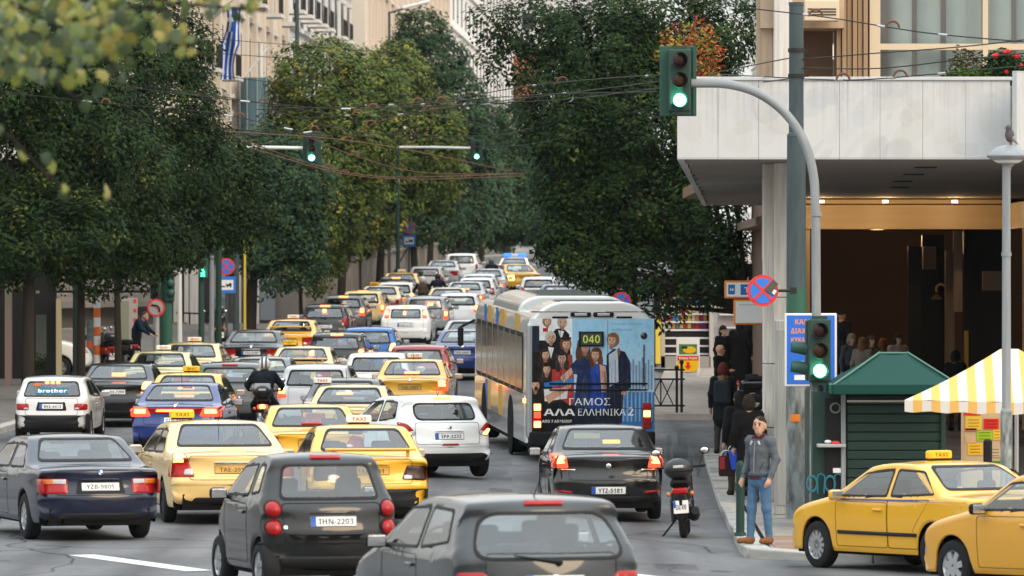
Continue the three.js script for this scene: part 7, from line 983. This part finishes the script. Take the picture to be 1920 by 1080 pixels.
  // left and right flanks: window pieces, colour bands, wheels
  for (const s of [-1, 1]) {
    const xs = s * (W - .005);
    mk('window_band', box(.012, 1.18, L - 1.6, xs, 1.86, -L / 2 - .1), M.black, t);
    for (let i = 0; i < 8; i++) { const z = -1.35 - i * 1.33; mk('side_window', rbox(.014, 1.02, 1.22, .005, xs + s * .008, 1.86, z - .1), busGlass, t); mk('window_pillar', box(.02, 1.16, .05, xs + s * .008, 1.86, z - .76), std([.3, .28, .25], .5), t); }
    for (const [z, w, c] of [[-2.2, .7, [.60, .34, .05]], [-6.6, .45, [.03, .14, .45]], [-5.4, 1.0, [.60, .34, .05]], [-9.4, .45, [.03, .14, .45]], [-8.3, .8, [.60, .34, .05]]]) { mk('stripe', box(.012, .34, w, xs - s * .012, 2.63, z), std(c, .4), t); }
    mk('lower_band', box(.012, .60, L - .8, xs + s * .002, .95, -L / 2), paint([.70, .69, .66]), t); mk('skirt_panel', box(.014, .30, L - .8, xs + s * .004, .50, -L / 2), paint([.42, .43, .44]), t);
    for (const [z, w, c] of [[-5.6, .8, [.62, .36, .05]], [-8.9, .5, [.03, .14, .45]], [-8.2, .5, [.62, .36, .05]], [-.9, .14, [.8, .3, .02]]]) mk('colour_panel', box(.012, w < .3 ? .1 : .60, w, xs + s * .010, w < .3 ? 1.0 : .95, z), std(c, .4), t);
    for (const z of [-3.3, -9.4]) { mk('wheel_arch', cyl(.60, .60, .04, 0, -.02, 0, 30).rotateZ(Math.PI / 2).translate(xs + s * .0, .55, z), M.gap, t); const q = new THREE.Group(); q.name = 'wheel'; q.position.set(s * 1.10, .48, z); if (s < 0) q.scale.x = -1; t.add(q); const Wg = wheelGeos(.48, 6, 2); mk('tyre', Wg.tyre.clone().scale(1.6, 1, 1), M.rubber, q); mk('rim', Wg.rim, M.rim, q); mk('hub', Wg.hub, M.black, q); }
  }
  for (const [x, ys] of [[-1.06, [.72, .90, 1.05]], [1.06, [.78, .92, 1.05]]]) { const c = mk('tail_light', rbox(.17, .50, .05, .02, x, .88, .215), M.red, t); ys.forEach((y, i) => mk('bulb', rbox(.13, .12, .02, .01, x, y, .245), x < 0 ? (i === 1 ? M.lit : M.hot) : i === 1 ? M.hot : M.red, c)); }
  mk('side_marker', box(.02, .08, .12, -1.265, 1.15, -.4), M.hot, t); mk('mirror', [rbox(.12, .42, .2, .05, -1.55, 2.05, -L + .1), bar(V(-1.25, 2.4, -L + .2), V(-1.55, 2.25, -L + .1), .03)], M.black, t); mk('underbody', box(2.3, .4, L - 1, 0, .42, -L / 2), M.gap, t);
}
// ---------- two-wheelers ----------
function motorbike(name, label, p, turn, o = {}) { // built heading -z, rear wheel at the origin
  const t = thing(name, p, label, o.cat || 'motorbike', null, turn), c = paintOf(o.color || COL.black), R = .29;
  const wheel = z => { const q = new THREE.Group(); q.name = 'wheel'; q.position.set(0, R, z); t.add(q); mk('tyre', new THREE.TorusGeometry(R - .055, .06, 12, 28).rotateY(Math.PI / 2), M.rubber, q); mk('rim', [new THREE.TorusGeometry(R - .10, .014, 6, 24).rotateY(Math.PI / 2), cyl(.05, .05, .12, 0, -.06, 0, 12).rotateZ(Math.PI / 2), ...[0, 1, 2, 3, 4].map(i => box(.03, R * 1.5, .03, 0, 0, 0).rotateX(i * .628))], o.rim || M.rim, q); };
  wheel(0); wheel(-1.28);
  mk('body', [rbox(.30, .26, .82, .10, 0, .64, -.15).rotateX(.06), rbox(.36, .34, .55, .12, 0, .42, -.42), rbox(.30, .60, .16, .06, 0, .72, -1.02).rotateX(-.0), rbox(.34, .08, .5, .03, 0, .30, -.78), rbox(.14, .10, .34, .04, 0, .58, -1.28), rbox(.20, .16, .30, .05, 0, .60, .18)], c, t);
  mk('seat', [rbox(.30, .11, .72, .05, 0, .80, -.22), rbox(.26, .12, .30, .05, 0, .84, .02)], std([.018, .018, .019], .7), t);
  mk('engine_cover', [rbox(.14, .20, .62, .06, .17, .34, -.22), cyl(.06, .05, .55, 0, 0, 0, 12).rotateX(Math.PI / 2 - .12).translate(.20, .34, -.05), bar(V(-.14, .25, 0), V(-.14, .58, -.1), .03)], M.trim, t);
  mk('front_fork', [bar(V(-.07, R, -1.28), V(-.08, .95, -1.02), .022), bar(V(.07, R, -1.28), V(.08, .95, -1.02), .022)], M.chrome, t);
  mk('handlebar', [bar(V(-.36, 1.02, -.86), V(0, 1.0, -1.0), .018), bar(V(.36, 1.02, -.86), V(0, 1.0, -1.0), .018), rbox(.34, .20, .14, .06, 0, 1.0, -1.08)], M.black, t);
  for (const s of [-1, 1]) { const m = mk('mirror', [ball(.075, s * .36, 1.24, -.95, 1, .75, .35), bar(V(s * .27, 1.03, -.9), V(s * .35, 1.22, -.95), .009)], M.black, t); mk('mirror_glass', ball(.06, s * .36, 1.24, -.93, 1, .72, .2), M.chrome, m); }
  if (o.screen) mk('windscreen', new THREE.CylinderGeometry(.22, .26, .42, 16, 1, true, -1.0 + Math.PI, 2.0).rotateX(.3).translate(0, 1.25, -1.0), M.glass, t);
  const tl = mk('tail_light', rbox(.22, .10, .08, .035, 0, .70, .34), o.lit ? M.lit : M.red, t); if (o.lit) mk('bulb', ball(.06, 0, .70, .37, 1.2, .8, .5), M.hot, tl); mk('indicator', [ball(.035, -.17, .66, .32), ball(.035, .17, .66, .32)], M.orange, t);
  mk('plate_holder', [rbox(.05, .4, .03, .01, 0, .50, .34).rotateX(.1), rbox(.16, .10, .3, .03, 0, .34, .22)], M.black, t); const pl = mk('number_plate', rbox(.22, .19, .012, .005, 0, .47, .40), printMat, t), uv = pl.geometry.attributes.uv, pr = PRINTS.biker; for (let i = 0; i < uv.count; i++) uv.setXY(i, pr[0] + uv.getX(i) * pr[2], 1 - pr[1] - (1 - uv.getY(i)) * pr[3]);
  if (o.box) { const b = mk('top_box', new THREE.SphereGeometry(1, 24, 16).scale(.215, .16, .20).translate(0, 1.02, .26), std([.025, .026, .028], .32), t); mk('box_lid_seam', new THREE.TorusGeometry(1, .025, 6, 32).rotateX(Math.PI / 2).scale(.217, .16, .202).translate(0, .99, .26), M.gap, b); mk('reflector', rbox(.15, .04, .02, .008, 0, 1.06, .455), M.clear, b); mk('carrier', box(.2, .04, .4, 0, .84, .2), M.black, t); if (o.box === 2) mk('box_panel', rbox(.34, .14, .04, .018, 0, 1.08, .475).rotateX(-.1), std([.35, .38, .42], .25), b); }
  if (o.stand) mk('side_stand', bar(V(-.1, .28, -.3), V(-.34, .01, -.2), .015), M.black, t);
  if (o.lean) t.rotation.set(0, turn, o.lean, 'YXZ');
  return t;
}
const B0 = (x, d) => V(x, ground(x, d) + .01, -d), RIDE = { hip: [0, .90, -.02], waist: [0, 1.04, .0], chest: [0, 1.26, .07], neck: [0, 1.41, .12], head: [0, 1.55, .15], shL: [.19, 1.36, .08], shR: [-.19, 1.36, .08], elL: [.36, 1.14, .22], elR: [-.36, 1.14, .22], wrL: [.36, 1.06, .46], wrR: [-.36, 1.06, .46], hpL: [.11, .88, .02], hpR: [-.11, .88, .02], knL: [.24, .72, .42], knR: [-.24, .72, .42], anL: [.22, .32, .36], anR: [-.22, .32, .36], toL: [.22, .27, .52], toR: [-.22, .27, .52] };
motorbike('scooter', 'black parked scooter with round top box beside the black saloon', B0(2.52, 82), -.06, { box: 1, stand: 1, lean: .07, cat: 'scooter', screen: 1 });
motorbike('motorbike', 'black parked motorbike behind the bus stop pole, its wheel ring visible', G2(1412, 131, .14), -1.75, { rim: M.chrome, stand: 1 });
motorbike('scooter', 'dark scooter with grey top box and bright brake light in the traffic', B0(-5.27, 118.6), 0, { box: 2, lit: 1, cat: 'scooter', screen: 0 });
const rider = (lab, p, o) => person('person', lab, p, Math.PI, { res: 50, eyes: 0, fat: 1.15, pose: RIDE, ...o });
rider('scooter rider in black jacket with white helmet with two black stripes', B0(-5.27, 119.0), { fat: 1.3, helmet: [.72, .72, .72], helmetStripe: 1, c: { top: [.010, .014, .020] } });
motorbike('motorbike', 'far motorbike between the taxis, ridden by a person in brown', B0(-3.55, 222), 0, { box: 0 }); rider('far motorcyclist in brown and black jacket with white helmet', B0(-3.55, 222.4), { helmet: [.7, .7, .68], c: { top: [.09, .06, .045], sleeve: [.014, .013, .014] } });
motorbike('motorbike', 'far motorbike beside the one with the brown-jacketed rider', B0(-3.02, 227.5), 0, { box: 1 }); rider('far motorcyclist bent forward in dark navy jacket', B0(-3.02, 227.9), { helmet: [.02, .022, .03], c: { top: [.014, .018, .035] } });
motorbike('motorbike', 'farthest motorbike near the top of the queue', B0(-.96, 262), 0, {}); rider('farthest motorcyclist in dark jacket with pale lettering on the back', B0(-.96, 262.4), { helmet: [.10, .13, .17], c: { top: [.012, .018, .03] }, extra: t => mk('back_print', rbox(.34, .07, .02, .008, 0, 1.18, -.12), SM.white, t) });
motorbike('motorbike', 'red and black motorbike parked on the left pavement under a trunk', G2(200, 160, .15), .5, { color: [.35, .02, .02], box: 1, stand: 1 });
motorbike('motorbike', 'dark motorbike parked beside the stooping man', G2(238, 162, .15), .9, { box: 0, stand: 1 });
motorbike('scooter', 'black scooter parked by the grey post with a helmet on it', G2(410, 183, .15), .2, { box: 1, stand: 1, cat: 'scooter' });
{ const t = thing('helmet', G2(412, 182.6, 1.42), 'black helmet resting on the parked scooter by the grey post', 'helmet'); mk('shell', new THREE.SphereGeometry(.17, 18, 12, 0, 6.3, 0, 2.2), M.dark, t); mk('visor', new THREE.SphereGeometry(.175, 14, 6, .6, 1.9, 1.2, .6), M.trim, t); }
renderer.render(scene, camera);
